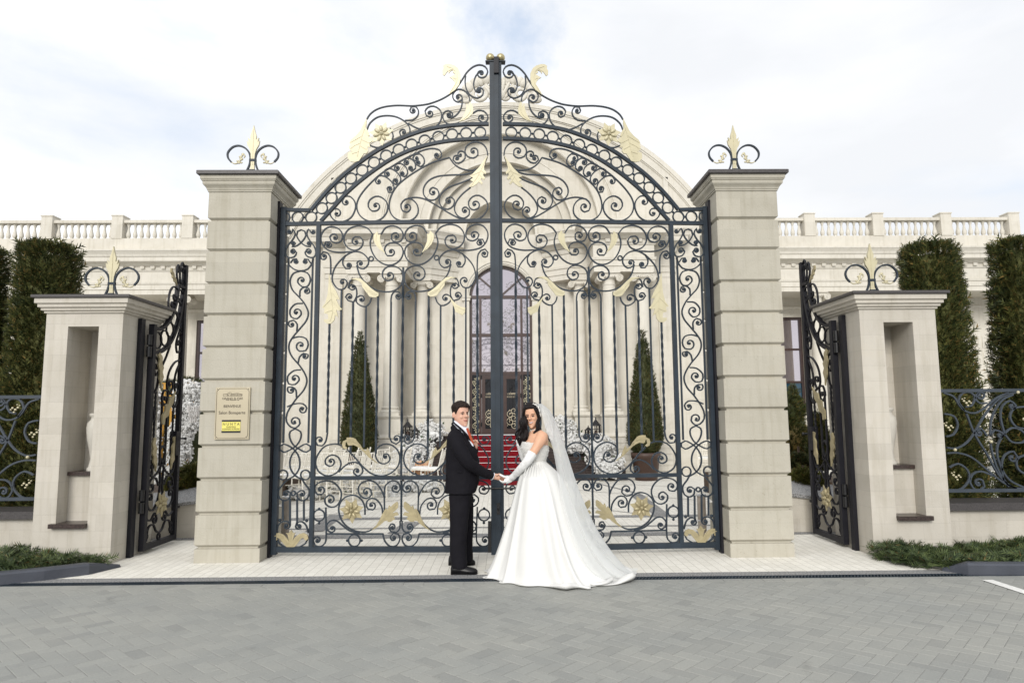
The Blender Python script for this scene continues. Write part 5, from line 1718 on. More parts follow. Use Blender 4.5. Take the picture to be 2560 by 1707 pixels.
# ---------------------------------------------------------------- plaque
def text(body, size, loc, parent, mat, name='lettering', sx=1.0, extrude=0.0008, rot=(pi / 2, 0, 0), align='CENTER'):
    c = bpy.data.curves.new(name, 'FONT')
    c.body = body
    c.size = size
    c.align_x = align
    c.align_y = 'CENTER'
    c.extrude = extrude
    c.resolution_u = 4
    tmp = bpy.data.objects.new(name, c)
    me = bpy.data.meshes.new_from_object(tmp)
    bpy.data.objects.remove(tmp)
    me.name = name
    o = bpy.data.objects.new(name, me)
    COL.objects.link(o)
    me.materials.clear()
    me.materials.append(mat)
    o.rotation_euler = rot
    o.scale = (sx, 1, 1)
    o.location = Vector(loc) - (world_loc(parent) if parent else Vector((0, 0, 0)))
    if parent: attach(o, parent)
    return o


pc = onY(580.5, 1033, 8.09)
px0, px1 = X_(538, 1033, 8.09), X_(624, 1033, 8.09)
pz0, pz1 = Z_(580, 1098, 8.09), Z_(580, 968.5, 8.09)
sg = empty('wall_plaque', (pc.x, 8.10, pc.z), 0, 'champagne metal plaque reading BIENVENUE Salon Bonaparte on the tall pillar', 'sign')
b = MB(); b.square([(-.004, 0), (0, .004), (0, .012), (-.003, .015)], px0, px1, 0, 1)
b = MB(); b.box(px0, px1, 8.085, 8.108, pz0, pz1); b.build('plate', M['plate'], sg)
fr = MB()
yf = 8.0835
m_ = 0.013
o_ = [(px0 + m_ + .03, pz0 + m_), (px1 - m_ - .03, pz0 + m_), (px1 - m_, pz0 + m_ + .03), (px1 - m_, pz1 - m_ - .03), (px1 - m_ - .03, pz1 - m_), (px0 + m_ + .03, pz1 - m_), (px0 + m_, pz1 - m_ - .03), (px0 + m_, pz0 + m_ + .03), (px0 + m_ + .03, pz0 + m_)]
for a, c in zip(o_[:-1], o_[1:]): fr.bar([(a[0], yf, a[1]), (c[0], yf, c[1])], 0.0035, 0.003)
for cx in (px0 + .02, px1 - .02):
    for cz in (pz0 + .02, pz1 - .02): fr.ball((cx, yf, cz), (.005, .004, .005), 8, 5)
fr.build('border', M['ink'], sg)
W, Hh = px1 - px0, pz1 - pz0
zr = lambda t: pz1 - Hh * t
text('GRAND ELYSEE', W * .088, (pc.x, yf, zr(.215)), sg, M['ink'])
text('Hotel  Restaurant  Spa', W * .042, (pc.x, yf, zr(.242)), sg, M['ink'])
text('BIENVENUE', W * .112, (pc.x, yf, zr(.365)), sg, M['ink'], sx=.88)
text('Salon Bonaparte', W * .128, (pc.x, yf, zr(.488)), sg, M['ink'], sx=.92)
lg = MB()
cx, cz, u = pc.x, zr(.165), W * .55 / 12
lines = [[(-6, 0), (6, 0)], [(-6, 0), (-6, 1.2), (-3.5, 1.2), (-3.5, 0)], [(-6.2, 1.3), (-3.4, 1.4)], [(-3.2, 0), (-3.2, 1.8), (-2.6, 2.4), (-1.6, 2.6), (-.8, 2.0), (-.8, 0)], [(-2.6, 0), (-2.6, 1.3), (-2, 1.8), (-1.4, 1.3), (-1.4, 0)],
         [(-.8, 1.5), (3, 2.0), (6.2, 1.2)], [(-.8, 1.2), (3, 1.6), (6, 1.0)], [(3, 0), (3, 1.6)], [(6, 0), (6, 1.0)]] + [[(k * .55 - .4, 0), (k * .55 - .4, 1.0)] for k in range(12)]
for ln in lines: lg.bar([(cx + x * u, yf, cz + z * u * .9) for x, z in ln], 0.0024, 0.002)
lg.build('emblem', M['ink'], sg)
cd = MB(); cw, ch = W * .265, Hh * .122
czc = zr(.748)
cd.box(pc.x - cw - .004, pc.x + cw - .004, 8.0790, 8.0846, czc - ch * .72, czc + ch * .72)
cd = cd.build('name_card', M['yellow'], sg)
for zz in (czc + ch * .86, czc - ch * .86):
    kb = MB(); kb.box(pc.x - cw - .006, pc.x + cw - .002, 8.0765, 8.0846, zz - ch * .14, zz + ch * .14); kb.build('card_holder', M['black'], sg)
text('N U N T A', W * .105, (pc.x - .004, 8.0780, czc + ch * .32), cd, M['ink'])
text('02/05/2024', W * .06, (pc.x - .004, 8.0780, czc - ch * .12), cd, M['ink'])
text('ALEXANDRU & EVELINA', W * .058, (pc.x - .004, 8.0780, czc - ch * .45), cd, M['ink'], sx=.8)
# ================================================================ the palace behind the gate
BX = onY(1253, 1000, 19.0).x
PAL = empty('palace_building', (BX, 20, 0), 0, 'pale limestone palace with a round arched gable and balustraded wings', 'building')


def sub(name, parent=PAL):
    e = empty(name, (0, 0, 0), parent=parent)
    e.location = Vector((BX, 20, 0)) - world_loc(parent)
    CHILD.setdefault(parent.name, []).append(e)
    return e


def sweep(plan, prof):
    """moulding run along a plan polyline, mitred; outward is to the right of the direction of travel"""
    P = [Vector(p) for p in plan]
    rings = []
    for i, p in enumerate(P):
        d0 = (p - P[i - 1]).normalized() if i > 0 else None
        d1 = (P[i + 1] - p).normalized() if i < len(P) - 1 else None
        n0 = Vector((d0.y, -d0.x)) if d0 is not None else None
        n1 = Vector((d1.y, -d1.x)) if d1 is not None else None
        if n0 is None: n = n1
        elif n1 is None: n = n0
        else:
            n = (n0 + n1)
            n = n / max(0.25, n.dot(n0))
        rings.append([(p.x + n.x * o, p.y + n.y * o, z) for o, z in prof])
    m = len(prof)
    b = MB()
    vs = [q for r in rings for q in r]
    fs = [(i * m + j, i * m + j + 1, (i + 1) * m + j + 1, (i + 1) * m + j) for i in range(len(P) - 1) for j in range(m - 1)]
    b.add(vs, fs)
    return b


YW, YWALL = 22.0, 23.4
ENT = [(-.5, 5.65), (0, 5.65), (0, 5.80), (.03, 5.81), (.03, 5.97), (.06, 5.98), (.07, 6.05), (.02, 6.06), (.02, 6.40), (.05, 6.41), (.07, 6.46), (.07, 6.56), (.13, 6.57), (.20, 6.62), (.31, 6.66),
       (.34, 6.68), (.34, 6.80), (.37, 6.83), (.39, 6.90), (.44, 6.98), (.46, 7.00), (.46, 7.05), (-.5, 7.09)]
half = [(-18.5, YW), (-5.10, YW), (-5.10, 19.62), (-4.30, 19.62), (-4.30, 18.75), (-2.62, 18.75), (-2.62, 19.76), (-2.06, 19.76), (-1.30, 20.33)]
ENTS = {}
for s in (1, -1):
    pl = [(BX + s * x, y) for x, y in half]
    if s < 0: pl = pl[::-1]
    ENTS[s] = sweep(pl, ENT).build('entablature', M['trim'], PAL)
# infill boxes behind the entablature so it reads as solid stone
for s in (1, -1):
    b = MB()
    b.box(*sorted((BX + s * 4.28, BX + s * 2.64)), 18.77, 19.69, 5.66, 7.06)
    b.build('entablature_core', M['facade'], PAL)
# dentils below the wing cornice
for s in (1, -1):
    x = 5.25
    while x < 17.6:
        xx = BX - s * x
        b = MB(); b.square([(0, 6.47), (.012, 6.51), (.012, 6.565)], xx - .055, xx + .055, YW - .12, YW - .05); b.build('dentil', M['trim'], ENTS[s])
        x += 0.335
    x = 2.7
    while x < 4.25:
        xx = BX - s * x
        b = MB(); b.square([(0, 6.47), (.012, 6.51), (.012, 6.565)], xx - .055, xx + .055, 18.63, 18.70); b.build('dentil', M['trim'], ENTS[s])
        x += 0.30

# ---- wing walls, windows, columns
def baluster(b, x, y, z0, h, r=0.062):
    pr = [(.9, 0), (.9, .07), (.55, .09), (.75, .13), (1.0, .24), (.95, .34), (.6, .52), (.42, .68), (.45, .78), (.7, .83), (.55, .87), (.9, .92), (.9, 1.0)]
    b.lathe([(r * a, z0 + h * t) for a, t in pr], (x, y, 0), 8)


def ionic(b, x, y, z, r, flute=True):
    """capital with two volutes each side; z = underside of the necking"""
    b.lathe([(r * .86, z), (r * .98, z + .02), (r * .86, z + .04), (r * .86, z + .17), (r * 1.0, z + .19), (r * 1.15, z + .24), (r * 1.0, z + .27)], (x, y, 0), 20)
    b.box(x - r * 1.35, x + r * 1.35, y - r * 1.1, y + r * 1.1, z + .25, z + .31)
    for s in (1, -1):
        c = Vector((x + s * r * 1.30, 0, z + .20))
        b.tube([(c.x, y - r * 1.12, c.z), (c.x, y - r * .5, c.z), (c.x, y + r * 1.12, c.z)], [r * .52, r * .40, r * .52], 18)
        pts = [(c.x + r * (.50 - .13 * t) * cos(a) * 1, y - r * 1.14, c.z + r * (.50 - .13 * t) * sin(a)) for t, a in [(i / 8.0, i * pi / 6) for i in range(28)]]
        b.bar(pts, .018, .02)
        b.ball((c.x, y - r * 1.16, c.z), (.03, .02, .03), 8, 5)
    b.square([(.0, z + .31), (.03, z + .33), (.03, z + .36)], x - r * 1.25, x + r * 1.25, y - r * 1.2, y + r * 1.2)
    for k in range(7): b.ball((x + (k - 3) * r * .26, y - r * 1.1, z + .225), (r * .1, .03, .035), 6, 5)


def column(x, y, z0, z1, r, name='column'):
    c = empty(name, (0, 0, 0), parent=PAL)
    c.location = Vector((x, y, z0)) - world_loc(PAL)
    CHILD.setdefault(PAL.name, []).append(c)
    zc = z1 - .36
    b = MB()
    n = 24
    prof = [(r * (1 - .14 * (t ** 1.7)), z0 + .26 + (zc - z0 - .26) * t) for t in [i / 10 for i in range(11)]]
    b.lathe(prof, (x, y, 0), 28); b.build('shaft', M['trim'], c)
    b = MB(); ionic(b, x, y, zc, r); b.build('capital', M['trim'], c)
    b = MB()
    b.square([(0, z0), (0, z0 + .08)], x - r * 1.35, x + r * 1.35, y - r * 1.35, y + r * 1.35)
    b.lathe([(r * 1.32, z0 + .08), (r * 1.38, z0 + .11), (r * 1.32, z0 + .14), (r * 1.12, z0 + .16), (r * 1.10, z0 + .19), (r * 1.2, z0 + .21), (r * 1.16, z0 + .24), (r * 1.0, z0 + .26)], (x, y, 0), 24)
    b.build('base', M['trim'], c)
    return c


for s in (1, -1):
    for off in (3.07, 4.0): column(BX + s * off, 19.02, 1.68, 5.65, 0.205)
    column(BX + s * 2.32, 19.99, 1.68, 5.65, 0.185)
    for off in (6.55, 10.45, 14.4): column(BX + s * off, 22.25, 1.20, 5.65, 0.215)

WIN = []
for s in (1, -1):
    w0, w1, wz0, wz1 = 7.30, 10.46, 1.55, 5.0
    b = MB()
    X = lambda a: BX + s * a
    def bx(a0, a1, y0, y1, z0, z1): b.box(*sorted((X(a0), X(a1))), y0, y1, z0, z1)
    bx(4.6, w0, YWALL, YWALL + .4, 0, 5.7); bx(w1, 18.5, YWALL, YWALL + .4, 0, 5.7)
    bx(w0, w1, YWALL, YWALL + .4, wz1, 5.7); bx(w0, w1, YWALL, YWALL + .4, 0, wz0)
    b.build('wing_wall', M['facade'], PAL)
    b = MB(); bx(4.6, 18.5, YW + .02, YWALL + .3, 5.655, 5.70); b.build('soffit', M['facade'], PAL)
    # base: rusticated courses with a ledge
    b = MB()
    for i in range(7):
        bx(4.62, 18.5, 21.86, YWALL, i * .15 + .012, (i + 1) * .15)
        bx(4.62, 18.5, 21.88, YWALL, i * .15, i * .15 + .012)
    b.build('plinth', M['facade'], PAL)
    pl = [(-18.5, 21.86), (-4.62, 21.86)] if s > 0 else [(4.62, 21.86), (18.5, 21.86)]
    sweep([(BX + x, y) for x, y in pl], [(-1.6, 1.20), (.10, 1.20), (.10, 1.15), (.05, 1.12), (.03, 1.06), (0, 1.05)]).build('ledge', M['trim'], PAL)
    pl = [(-18.5, YWALL), (-4.62, YWALL)] if s > 0 else [(4.62, YWALL), (18.5, YWALL)]
    for zz in (1.72, 5.28): sweep([(BX + x, y) for x, y in pl], [(0, zz), (.03, zz + .01), (.05, zz + .05), (.05, zz + .09), (0, zz + .11)]).build('string_course', M['trim'], PAL)
    # window: frame, bars, panes
    wn = sub('window')
    f = MB()
    yf = YWALL + .10
    def fx(a0, a1, z0, z1): f.box(*sorted((X(a0), X(a1))), yf - .05, yf + .05, z0, z1)
    fx(w0, w0 + .09, wz0, wz1); fx(w1 - .09, w1, wz0, wz1); fx(w0 + .09, w1 - .09, wz1 - .09, wz1); fx(w0 + .09, w1 - .09, wz0, wz0 + .09)
    cols, rows = [w0 + .09, 8.35, 9.41, w1 - .09], [wz0 + .09, 2.75, 3.88, wz1 - .09]
    for c in cols[1:3]: fx(c - .04, c + .04, wz0 + .09, wz1 - .09)
    for k in range(3):
        a0, a1 = (cols[k] + (.04 if k else 0)), cols[k + 1] - (.04 if k < 2 else 0)
        for r_ in rows[1:3]: fx(a0, a1, r_ - .035, r_ + .035)
    f.build('frame', M['brown_frame'], wn)
    for i in range(3):
        for j in range(3):
            p = MB(); p.box(*sorted((X(cols[i]), X(cols[i + 1]))), yf, yf + .012, rows[j], rows[j + 1])
            p.build('pane', M['glass_blue'] if j == 0 else M['glass'], wn)
    # carved panel over the window
    cv = MB()
    for k in range(-6, 7):
        for dz, ph in ((0, 0), (.1, pi)):
            cx = X((w0 + w1) / 2 + k * .21)
            pts = [(cx + (.10 - .02 * i / 4) * cos(ph + i * .6 * (1 if k % 2 else -1)), YWALL - .004, 5.12 + dz * .6 + (.07 - .014 * i / 4) * sin(ph + i * .6)) for i in range(13)]
            cv.bar(pts, .016, .03)
    cv.build('carved_frieze', M['trim'], PAL)
    # stone balusters under the window
    bl = sub('balustrade')
    for k in range(14):
        q = MB(); baluster(q, X(w0 + .12 + k * .22), 22.05, 1.20, .42, .07); q.build('baluster', M['trim'], bl)
    q = MB(); q.box(*sorted((X(w0), X(w1))), 21.97, 22.13, 1.62, 1.70); q.build('rail', M['trim'], bl)
    # roof balustrade
    rb = sub('balustrade')
    q = MB(); q.box(*sorted((X(5.0), X(18.5))), YW + .02, YW + .42, 7.05, 7.52); q.build('parapet', M['facade'], rb)
    peds = [7.99 + 2.29 * k for k in range(5)]
    for p in peds:
        q = MB(); q.square([(0, 7.52), (0, 8.26), (.02, 8.265), (.02, 8.30), (0, 8.31)], *sorted((X(p - .18), X(p + .18))), YW + .0, YW + .40); q.build('pedestal', M['facade'], rb)
    edges = [5.6] + peds
    for a0, a1 in zip(edges[:-1], edges[1:]):
        q = MB(); q.box(*sorted((X(a0 + .18), X(a1 - .18))), YW + .06, YW + .34, 8.055, 8.15); q.build('rail', M['facade'], rb)
        n = 9
        for k in range(n):
            xx = a0 + .18 + (a1 - a0 - .36) * (k + .5) / n
            q = MB(); baluster(q, X(xx), YW + .2, 7.52, .54, .075); q.build('baluster', M['trim'], rb)
    # small lamps under the eaves
    for a in (8.6, 12.2):
        q = MB(); q.box(X(a) - .04, X(a) + .04, YW - .06, YW + .03, 6.12, 6.26); q.build('wall_lamp', M['trim'], PAL)

# raised letters on the right wing wall
lx = onY(2440, 850, YWALL - .02)
for body, zz in (('GRAND', Z_(2440, 857, YWALL)), ('ELYSEE', Z_(2440, 897, YWALL))):
    t = text(body, .58, (X_(2412, 880, YWALL) + (0.0 if body == 'GRAND' else .30), YWALL - .004, zz), PAL, M['trim'], 'raised_lettering', 1.0, .014)

# ---- gable with arched recess
YG = 19.70
zc = Z_(1253, 574, YG)
RA = 252 * (YG + .1) / F_PX
gz, GR = Z_(1253, 865, YG), 630 * (YG + .1) / F_PX
N = 48
def arc(cx, cz, r, a0, a1, n=N): return [(cx + r * cos(a0 + (a1 - a0) * i / n), cz + r * sin(a0 + (a1 - a0) * i / n)) for i in range(n + 1)]
XG = 6.45
ag = math.acos(XG / GR)
outl = [(BX + RA, 0), (BX + XG, 0)] + arc(BX, gz, GR, ag, pi - ag, 72) + [(BX - XG, 0), (BX - RA, 0)] + arc(BX, zc, RA, pi, 0)
b = MB(); b.prism(outl, lambda u, v, d: (u, d, v), YG, YG + .22); b.build('gable_wall', M['facade'], PAL)


def arc_band(cx, cz, r0, r1, y0, y1, a0, a1, n=N):
    b = MB()
    rings = [[(cx + r0 * cos(a), y0, cz + r0 * sin(a)), (cx + r1 * cos(a), y0, cz + r1 * sin(a)), (cx + r1 * cos(a), y1, cz + r1 * sin(a)), (cx + r0 * cos(a), y1, cz + r0 * sin(a))] for a in [a0 + (a1 - a0) * i / n for i in range(n + 1)]]
    return b.rings(rings, True, False)


for r0, r1, d in ((GR - .07, GR + .05, .10), (GR - .12, GR - .07, .075), (GR - .28, GR - .12, .05), (GR - .32, GR - .28, .065), (GR - .35, GR - .32, .03)):
    arc_band(BX, gz, r0, r1, YG - d, YG + (.5 if r1 > GR else 0.001), ag - .01, pi - ag + .01, 72).build('gable_moulding', M['trim'], PAL)
for r0, r1, d in ((RA + .60, RA + .63, .05), (RA + .55, RA + .60, .035), (RA + .50, RA + .515, .02), (RA + .02, RA + .07, .03), (RA - .002, RA + .02, .015)):
    arc_band(BX, zc, r0, r1, YG - d, YG + .001, 0, pi).build('archivolt', M['trim'], PAL)
for s in (1, -1):
    b = MB(); b.square([(0, zc - .14), (.05, zc - .10), (.05, zc - .02), (0, zc)], *sorted((BX + s * (RA - .02), BX + s * (RA + .66))), YG - .12, YG); b.build('impost', M['trim'], PAL)
    b = MB(); b.box(*sorted((BX + s * 4.86, BX + s * 5.0)), YG - .05, YG, 7.09, gz + sqrt(GR * GR - 25.0) - .3); b.build('pilaster_strip', M['facade'], PAL)
# recess: side walls, vault, stepped orders, back wall
for s in (1, -1):
    b = MB(); b.box(*sorted((BX + s * RA, BX + s * (RA + .3))), YG + .221, 20.6, 0, zc); b.build('recess_wall', M['facade'], PAL)
arc_band(BX, zc, RA, RA + .2, YG + .221, 20.6, 0, pi).build('vault', M['facade'], PAL)
RB, RC = 184 * 20.05 / F_PX, 1.06
o = [(BX + RB, zc - .02), (BX + RA + .05, zc - .02)] + arc(BX, zc, RA + .05, 0, pi) + [(BX - RA - .05, zc - .02), (BX - RB, zc - .02)] + arc(BX, zc, RB, pi, 0)
b = MB(); b.prism(o, lambda u, v, d: (u, d, v), 19.95, 20.12); b.build('inner_arch', M['facade'], PAL)
arc_band(BX, zc, RB - .001, RB + .07, 19.91, 19.95, 0, pi).build('archivolt', M['trim'], PAL)
arc_band(BX, zc, RB + .28, RB + .31, 19.93, 19.95, 0, pi).build('archivolt', M['trim'], PAL)
RB2 = RB - .22
o = [(BX + RB2, zc - .02), (BX + RB + .05, zc - .02)] + arc(BX, zc, RB + .05, 0, pi) + [(BX - RB - .05, zc - .02), (BX - RB2, zc - .02)] + arc(BX, zc, RB2, pi, 0)
b = MB(); b.prism(o, lambda u, v, d: (u, d, v), 20.16, 20.24); b.build('inner_arch', M['facade'], PAL)
YB = 20.30
DW = 157 / 2 * (YB + .1) / F_PX
ds = Z_(1253, 741, YB)
o = [(BX + RC, zc), (BX + RA + .05, zc)] + arc(BX, zc, RA + .05, 0, pi) + [(BX - RA - .05, zc), (BX - RC, zc)] + arc(BX, zc, RC, pi, 0)
b = MB(); b.prism(o, lambda u, v, d: (u, d, v), YB, YB + .3); b.build('back_wall', M['facade'], PAL)
zt = 6.6
b = MB(); b.box(BX - RA, BX + RA, YB, YB + .3, zt, zc); b.build('back_wall', M['facade'], PAL)
o = [(BX + DW, 1.0), (BX + RA, 1.0), (BX + RA, zt), (BX - RA, zt), (BX - RA, 1.0), (BX - DW, 1.0)] + arc(BX, ds, DW, pi, 0)
b = MB(); b.prism(o, lambda u, v, d: (u, d, v), YB, YB + .3); b.build('back_wall', M['facade'], PAL)
b = MB(); b.box(BX - RC - .2, BX + RC + .2, YB + .55, YB + .6, zc - .2, zc + RC + .2); b.build('niche_back', M['facade'], PAL)
arc_band(BX, zc, RC, RC + .12, YB + .3, YB + .55, 0, pi).build('niche_vault', M['facade'], PAL)
arc_band(BX, zc, RC, RC + .07, YB - .03, YB, 0, pi).build('archivolt', M['trim'], PAL)
# pilaster surround of the doorway
for s in (1, -1):
    b = MB(); b.box(*sorted((BX + s * (DW + .01), BX + s * (DW + .17))), YB - .07, YB, 1.1, ds - .16); b.build('door_pilaster', M['trim'], PAL)
    b = MB(); b.square([(0, ds - .155), (.03, ds - .13), (.03, ds - .06), (.05, ds - .04), (.05, ds)], *sorted((BX + s * (DW + .01), BX + s * (DW + .20))), YB - .07, YB); b.build('impost', M['trim'], PAL)
for r0, r1, d in ((DW + .012, DW + .05, .05), (DW + .05, DW + .12, .08), (DW + .12, DW + .15, .11)):
    arc_band(BX, ds + .001, r0, r1, YB - d, YB + .001, 0, pi).build('door_archivolt', M['trim'], PAL)
# front plinths under the paired columns, with base and dado mouldings
for s in (1, -1):
    X = lambda a: BX + s * a
    b = MB()
    for i in range(7):
        b.box(*sorted((X(2.66), X(4.60))), 18.50, YG, i * .15 + .012, (i + 1) * .15)
        b.box(*sorted((X(2.68), X(4.58))), 18.52, YG, i * .15, i * .15 + .012)
    b.build('plinth', M['facade'], PAL)
    b = MB(); b.square([(0, 1.05), (.05, 1.06), (.07, 1.09), (.04, 1.14), (.01, 1.18), (0, 1.60), (.02, 1.61), (.05, 1.66), (.05, 1.68)], *sorted((X(2.74), X(4.36))), 18.70, YG); b.build('dado', M['facade'], PAL)
    b = MB(); b.square([(0, 1.1), (0, 1.60), (.02, 1.61), (.05, 1.66), (.05, 1.68)], *sorted((X(2.12), X(2.9))), 19.74, 20.29); b.build('dado', M['facade'], PAL)
    pl = [(-2.9, YB), (-1.2, YB)] if s > 0 else [(1.2, YB), (2.9, YB)]
    sweep([(BX + x, y) for x, y in pl], [(0, 1.60), (.02, 1.61), (.05, 1.66), (.05, 1.70), (0, 1.72)]).build('string_course', M['trim'], PAL)
    # outer pier between portico and wing
    b = MB(); b.box(*sorted((X(4.6), X(5.10))), 19.62, YWALL, 0, 5.66); b.build('corner_pier', M['facade'], PAL)

# carved crest on top of the gable
cr = MB()
zt_ = gz + GR + .05
random.seed(3)
for s in (1, -1):
    for cx, cz, r, tr in ((.62, .26, .26, 1.6), (.28, .58, .2, 1.5), (1.02, .12, .15, 1.4), (.2, .2, .16, 1.2)):
        pts = []
        for i in range(26):
            a = i * tr * 2 * pi / 25
            rr = r * (1 - .8 * i / 25)
            pts.append((BX + s * (cx + rr * cos(a + 2.2)), YG - .08, zt_ + cz + rr * sin(a + 2.2)))
        cr.tube(pts, [.075 - .04 * i / 25 for i in range(26)], 7)
    for k in range(9):
        a = k / 8 * 1.5 + .1
        cr.ball((BX + s * (.16 + .95 * sin(a)), YG - .06 - .03 * (k % 2), zt_ + .1 + .62 * cos(a)), (.13, .10, .17), 8, 6, Matrix.Rotation(s * a, 3, 'Y'))
for k in range(-3, 4): cr.ball((BX + k * .10, YG - .12, zt_ + .46 - .02 * k * k), (.06, .08, .26), 8, 6, Matrix.Rotation(k * .22, 3, 'Y'))
cr.ball((BX, YG - .10, zt_ + .22), (.2, .12, .18), 12, 8)
cr.build('crest', M['trim'], PAL)

# ---- arched entrance: brown frame, coated panes, filigree
DO = sub('entrance')
YF = YB + .14
f = MB()
def fb(xa, xb, za, zb, t=.05): f.box(BX + xa, BX + xb, YF - t, YF + t, za, zb)
z0 = 1.12
pxx = lambda x: X_(x, 900, YF) - BX
pz = lambda y: Z_(1253, y, YF)
zs1, zs2, zs3 = pz(743), pz(838), pz(933)
zd = pz(940)
xi = [pxx(1202), pxx(1232), pxx(1256), pxx(1310)]
xi = [-.62, -.05, .05, .62]
fb(-DW + .004, -DW + .07, z0, ds); fb(DW - .07, DW - .004, z0, ds)
for z_ in (zs1, zs2, zs3): fb(-DW + .07, DW - .07, z_ - .045, z_ + .045)
for a in (-.62, 0, .62):
    for za, zb in ((z0, zs3 - .045), (zs3 + .045, zs2 - .045), (zs2 + .045, zs1 - .045)):
        fb(a - .035, a + .035, za, zb)
f.build('frame', M['brown_frame'], DO)
arc_band(BX, ds, DW - .07, DW - .004, YF - .05, YF + .05, 0, pi).build('frame', M['brown_frame'], DO)
f = MB()
for a in (.75, pi - .75):
    f.bar([(BX + .06 * cos(a), YF, zs1 + .03 + .06 * sin(a)), (BX + (DW - .07) * cos(a), YF, ds + (DW - .07) * sin(a))], .05, .09)
f.bar([(BX, YF, zs1 + .05), (BX, YF, ds + DW - .07)], .06, .09)
f.build('glazing_bar', M['brown_frame'], DO)
for xa, xb in ((-DW + .07, -.655), (-.585, -.035), (.035, .585), (.655, DW - .07)):
    for za, zb, m_ in ((zs2 + .045, zs1 - .045, 'glass'), (zs3 + .045, zs2 - .045, 'glass')):
        p = MB(); p.box(BX + xa, BX + xb, YF + .01, YF + .02, za, zb); p.build('pane', M[m_], DO)
p = MB(); p.prism(arc(BX, ds, DW - .07, 0, pi, 24) + [(BX - DW + .07, zs1 + .045), (BX + DW - .07, zs1 + .045)], lambda u, v, d: (u, d, v), YF + .01, YF + .02); p.build('pane', M['glass'], DO)
for xa, xb in ((-DW + .07, -.655), (.655, DW - .07)):
    p = MB(); p.box(BX + xa, BX + xb, YF + .01, YF + .02, z0, zs3 - .045); p.build('pane', M['glass_dark'], DO)
for s in (1, -1):
    d = MB()
    def db(xa, xb, za, zb): d.box(*sorted((BX + s * xa, BX + s * xb)), YF - .035, YF + .035, za, zb)
    db(.04, .16, z0, zs3 - .05); db(.48, .58, z0, zs3 - .05); db(.16, .48, z0, z0 + .16); db(.16, .48, zs3 - .17, zs3 - .05)
    d.build('door_leaf', M['brown_frame'], DO)
    p = MB(); p.box(*sorted((BX + s * .16, BX + s * .48)), YF + .005, YF + .015, z0 + .16, zs3 - .17); p.build('pane', M['glass_dark'], DO)
    for zz in (1.35, 2.2, 2.75):
        p = MB(); p.tube([(BX + s * .60, YF - .06, zz), (BX + s * .60, YF - .06, zz + .12)], .022, 8); p.build('hinge', M['black'], DO)
    t = text('GRAND ELYSEE', .065, (BX + s * .32, YF - .002, pz(992)), DO, M['plate'], 'lettering', .8, .001)
    em = MB()
    cx, cz, u = BX + s * .32, pz(986), .023
    for ln in lines: em.bar([(cx + x * u, YF - .002, cz + z * u) for x, z in ln], .007, .002)
    em.build('emblem', M['plate'], DO)


def filigree(xa, xb, za, zb, n, seed, mat, r0=.10, w=.009):
    rnd = random.Random(seed)
    b = MB()
    for i in range(n):
        t = (i + .5) / n
        cx = BX + xa + (xb - xa) * (.32 if i % 2 else .68)
        cz = za + (zb - za) * t
        r = min(r0, (xb - xa) * .42) * rnd.uniform(.75, 1.05)
        d = 1 if i % 2 else -1
        pts = [(cx + r * (1 - .85 * k / 22) * cos(d * k * .42 + 1.2), YF - .004, cz + r * (1 - .85 * k / 22) * sin(d * k * .42 + 1.2)) for k in range(23)]
        b.bar(pts, w, .004)
        for k in range(4):
            a = rnd.uniform(0, 6.28)
            b.ball((cx + r * 1.1 * cos(a), YF - .003, cz + r * 1.1 * sin(a)), (.022, .003, .011), 6, 4, Matrix.Rotation(-a, 3, 'Y'))
    b.build('filigree', mat, DO)


for s, q in ((1, 0), (-1, 20)):
    lo, hi = (.66, DW - .08) if s > 0 else (-DW + .08, -.66)
    filigree(lo, hi, z0 + .05, zs3 - .1, 13, 1 + q, M['gold_lit'], .12, .012)
    filigree(lo, hi, zs3 + .1, zs2 - .1, 9, 2 + q, M['granite_grey'], .12, .008)
    filigree(lo, hi, zs2 + .1, zs1 - .1, 9, 3 + q, M['granite_grey'], .12, .008)
    lo, hi = (.04, .34) if s > 0 else (-.34, -.04)
    filigree(lo, hi, zs2 - .7, zs1 - .35, 11, 4 + q, M['granite_grey'], .17, .009)
    lo, hi = (.28, .58) if s > 0 else (-.58, -.28)
    filigree(lo, hi, zs1 - .75, zs1 - .1, 4, 6 + q, M['granite_grey'], .15, .010)
    lo, hi = (.17, .47) if s > 0 else (-.47, -.17)
    filigree(lo, hi, z0 + .2, z0 + .75, 5, 5 + q, M['plate'], .17, .016)
    lo, hi = (.1, .8) if s > 0 else (-.8, -.1)
    filigree(lo, hi, zs1 + .12, zs1 + .55, 3, 7 + q, M['granite_grey'], .16, .009)

# ---- granite steps and red carpet
ST = empty('staircase', (BX, 18, 0), 0, 'wide dark granite steps leading up to the arched entrance', 'staircase')
RIS, TR, YS = .1375, .30, 17.72
for i in range(8):
    hw = 3.24 if i < 3 else 2.655
    b = MB()
    y0 = YS + i * TR
    y1 = 18.49 if i < 3 else (YB - .002 if i == 7 else y0 + TR + .02)
    if i < 3: b.box(BX - hw, BX + hw, y0 + .02, y1, i * RIS + .0005, (i + 1) * RIS - .035); b.box(BX - hw - .01, BX + hw + .01, y0, y1, (i + 1) * RIS - .034, (i + 1) * RIS)
    else: b.box(BX - hw, BX + hw, y0 + .02, y1, i * RIS - (.3 if i < 7 else .2), (i + 1) * RIS - .035); b.box(BX - hw, BX + hw, y0, y1, (i + 1) * RIS - .034, (i + 1) * RIS)
    b.build('step', M['granite_brown'], ST)
cp = MB()
prof = [(YS - 1.05, .010), (YS - .012, .010)]
for i in range(8):
    y0 = YS + i * TR
    prof += [(y0 - .012, (i + 1) * RIS + .008), (y0 + TR - .012 if i < 7 else YB - .1, (i + 1) * RIS + .008)]
hw = .80
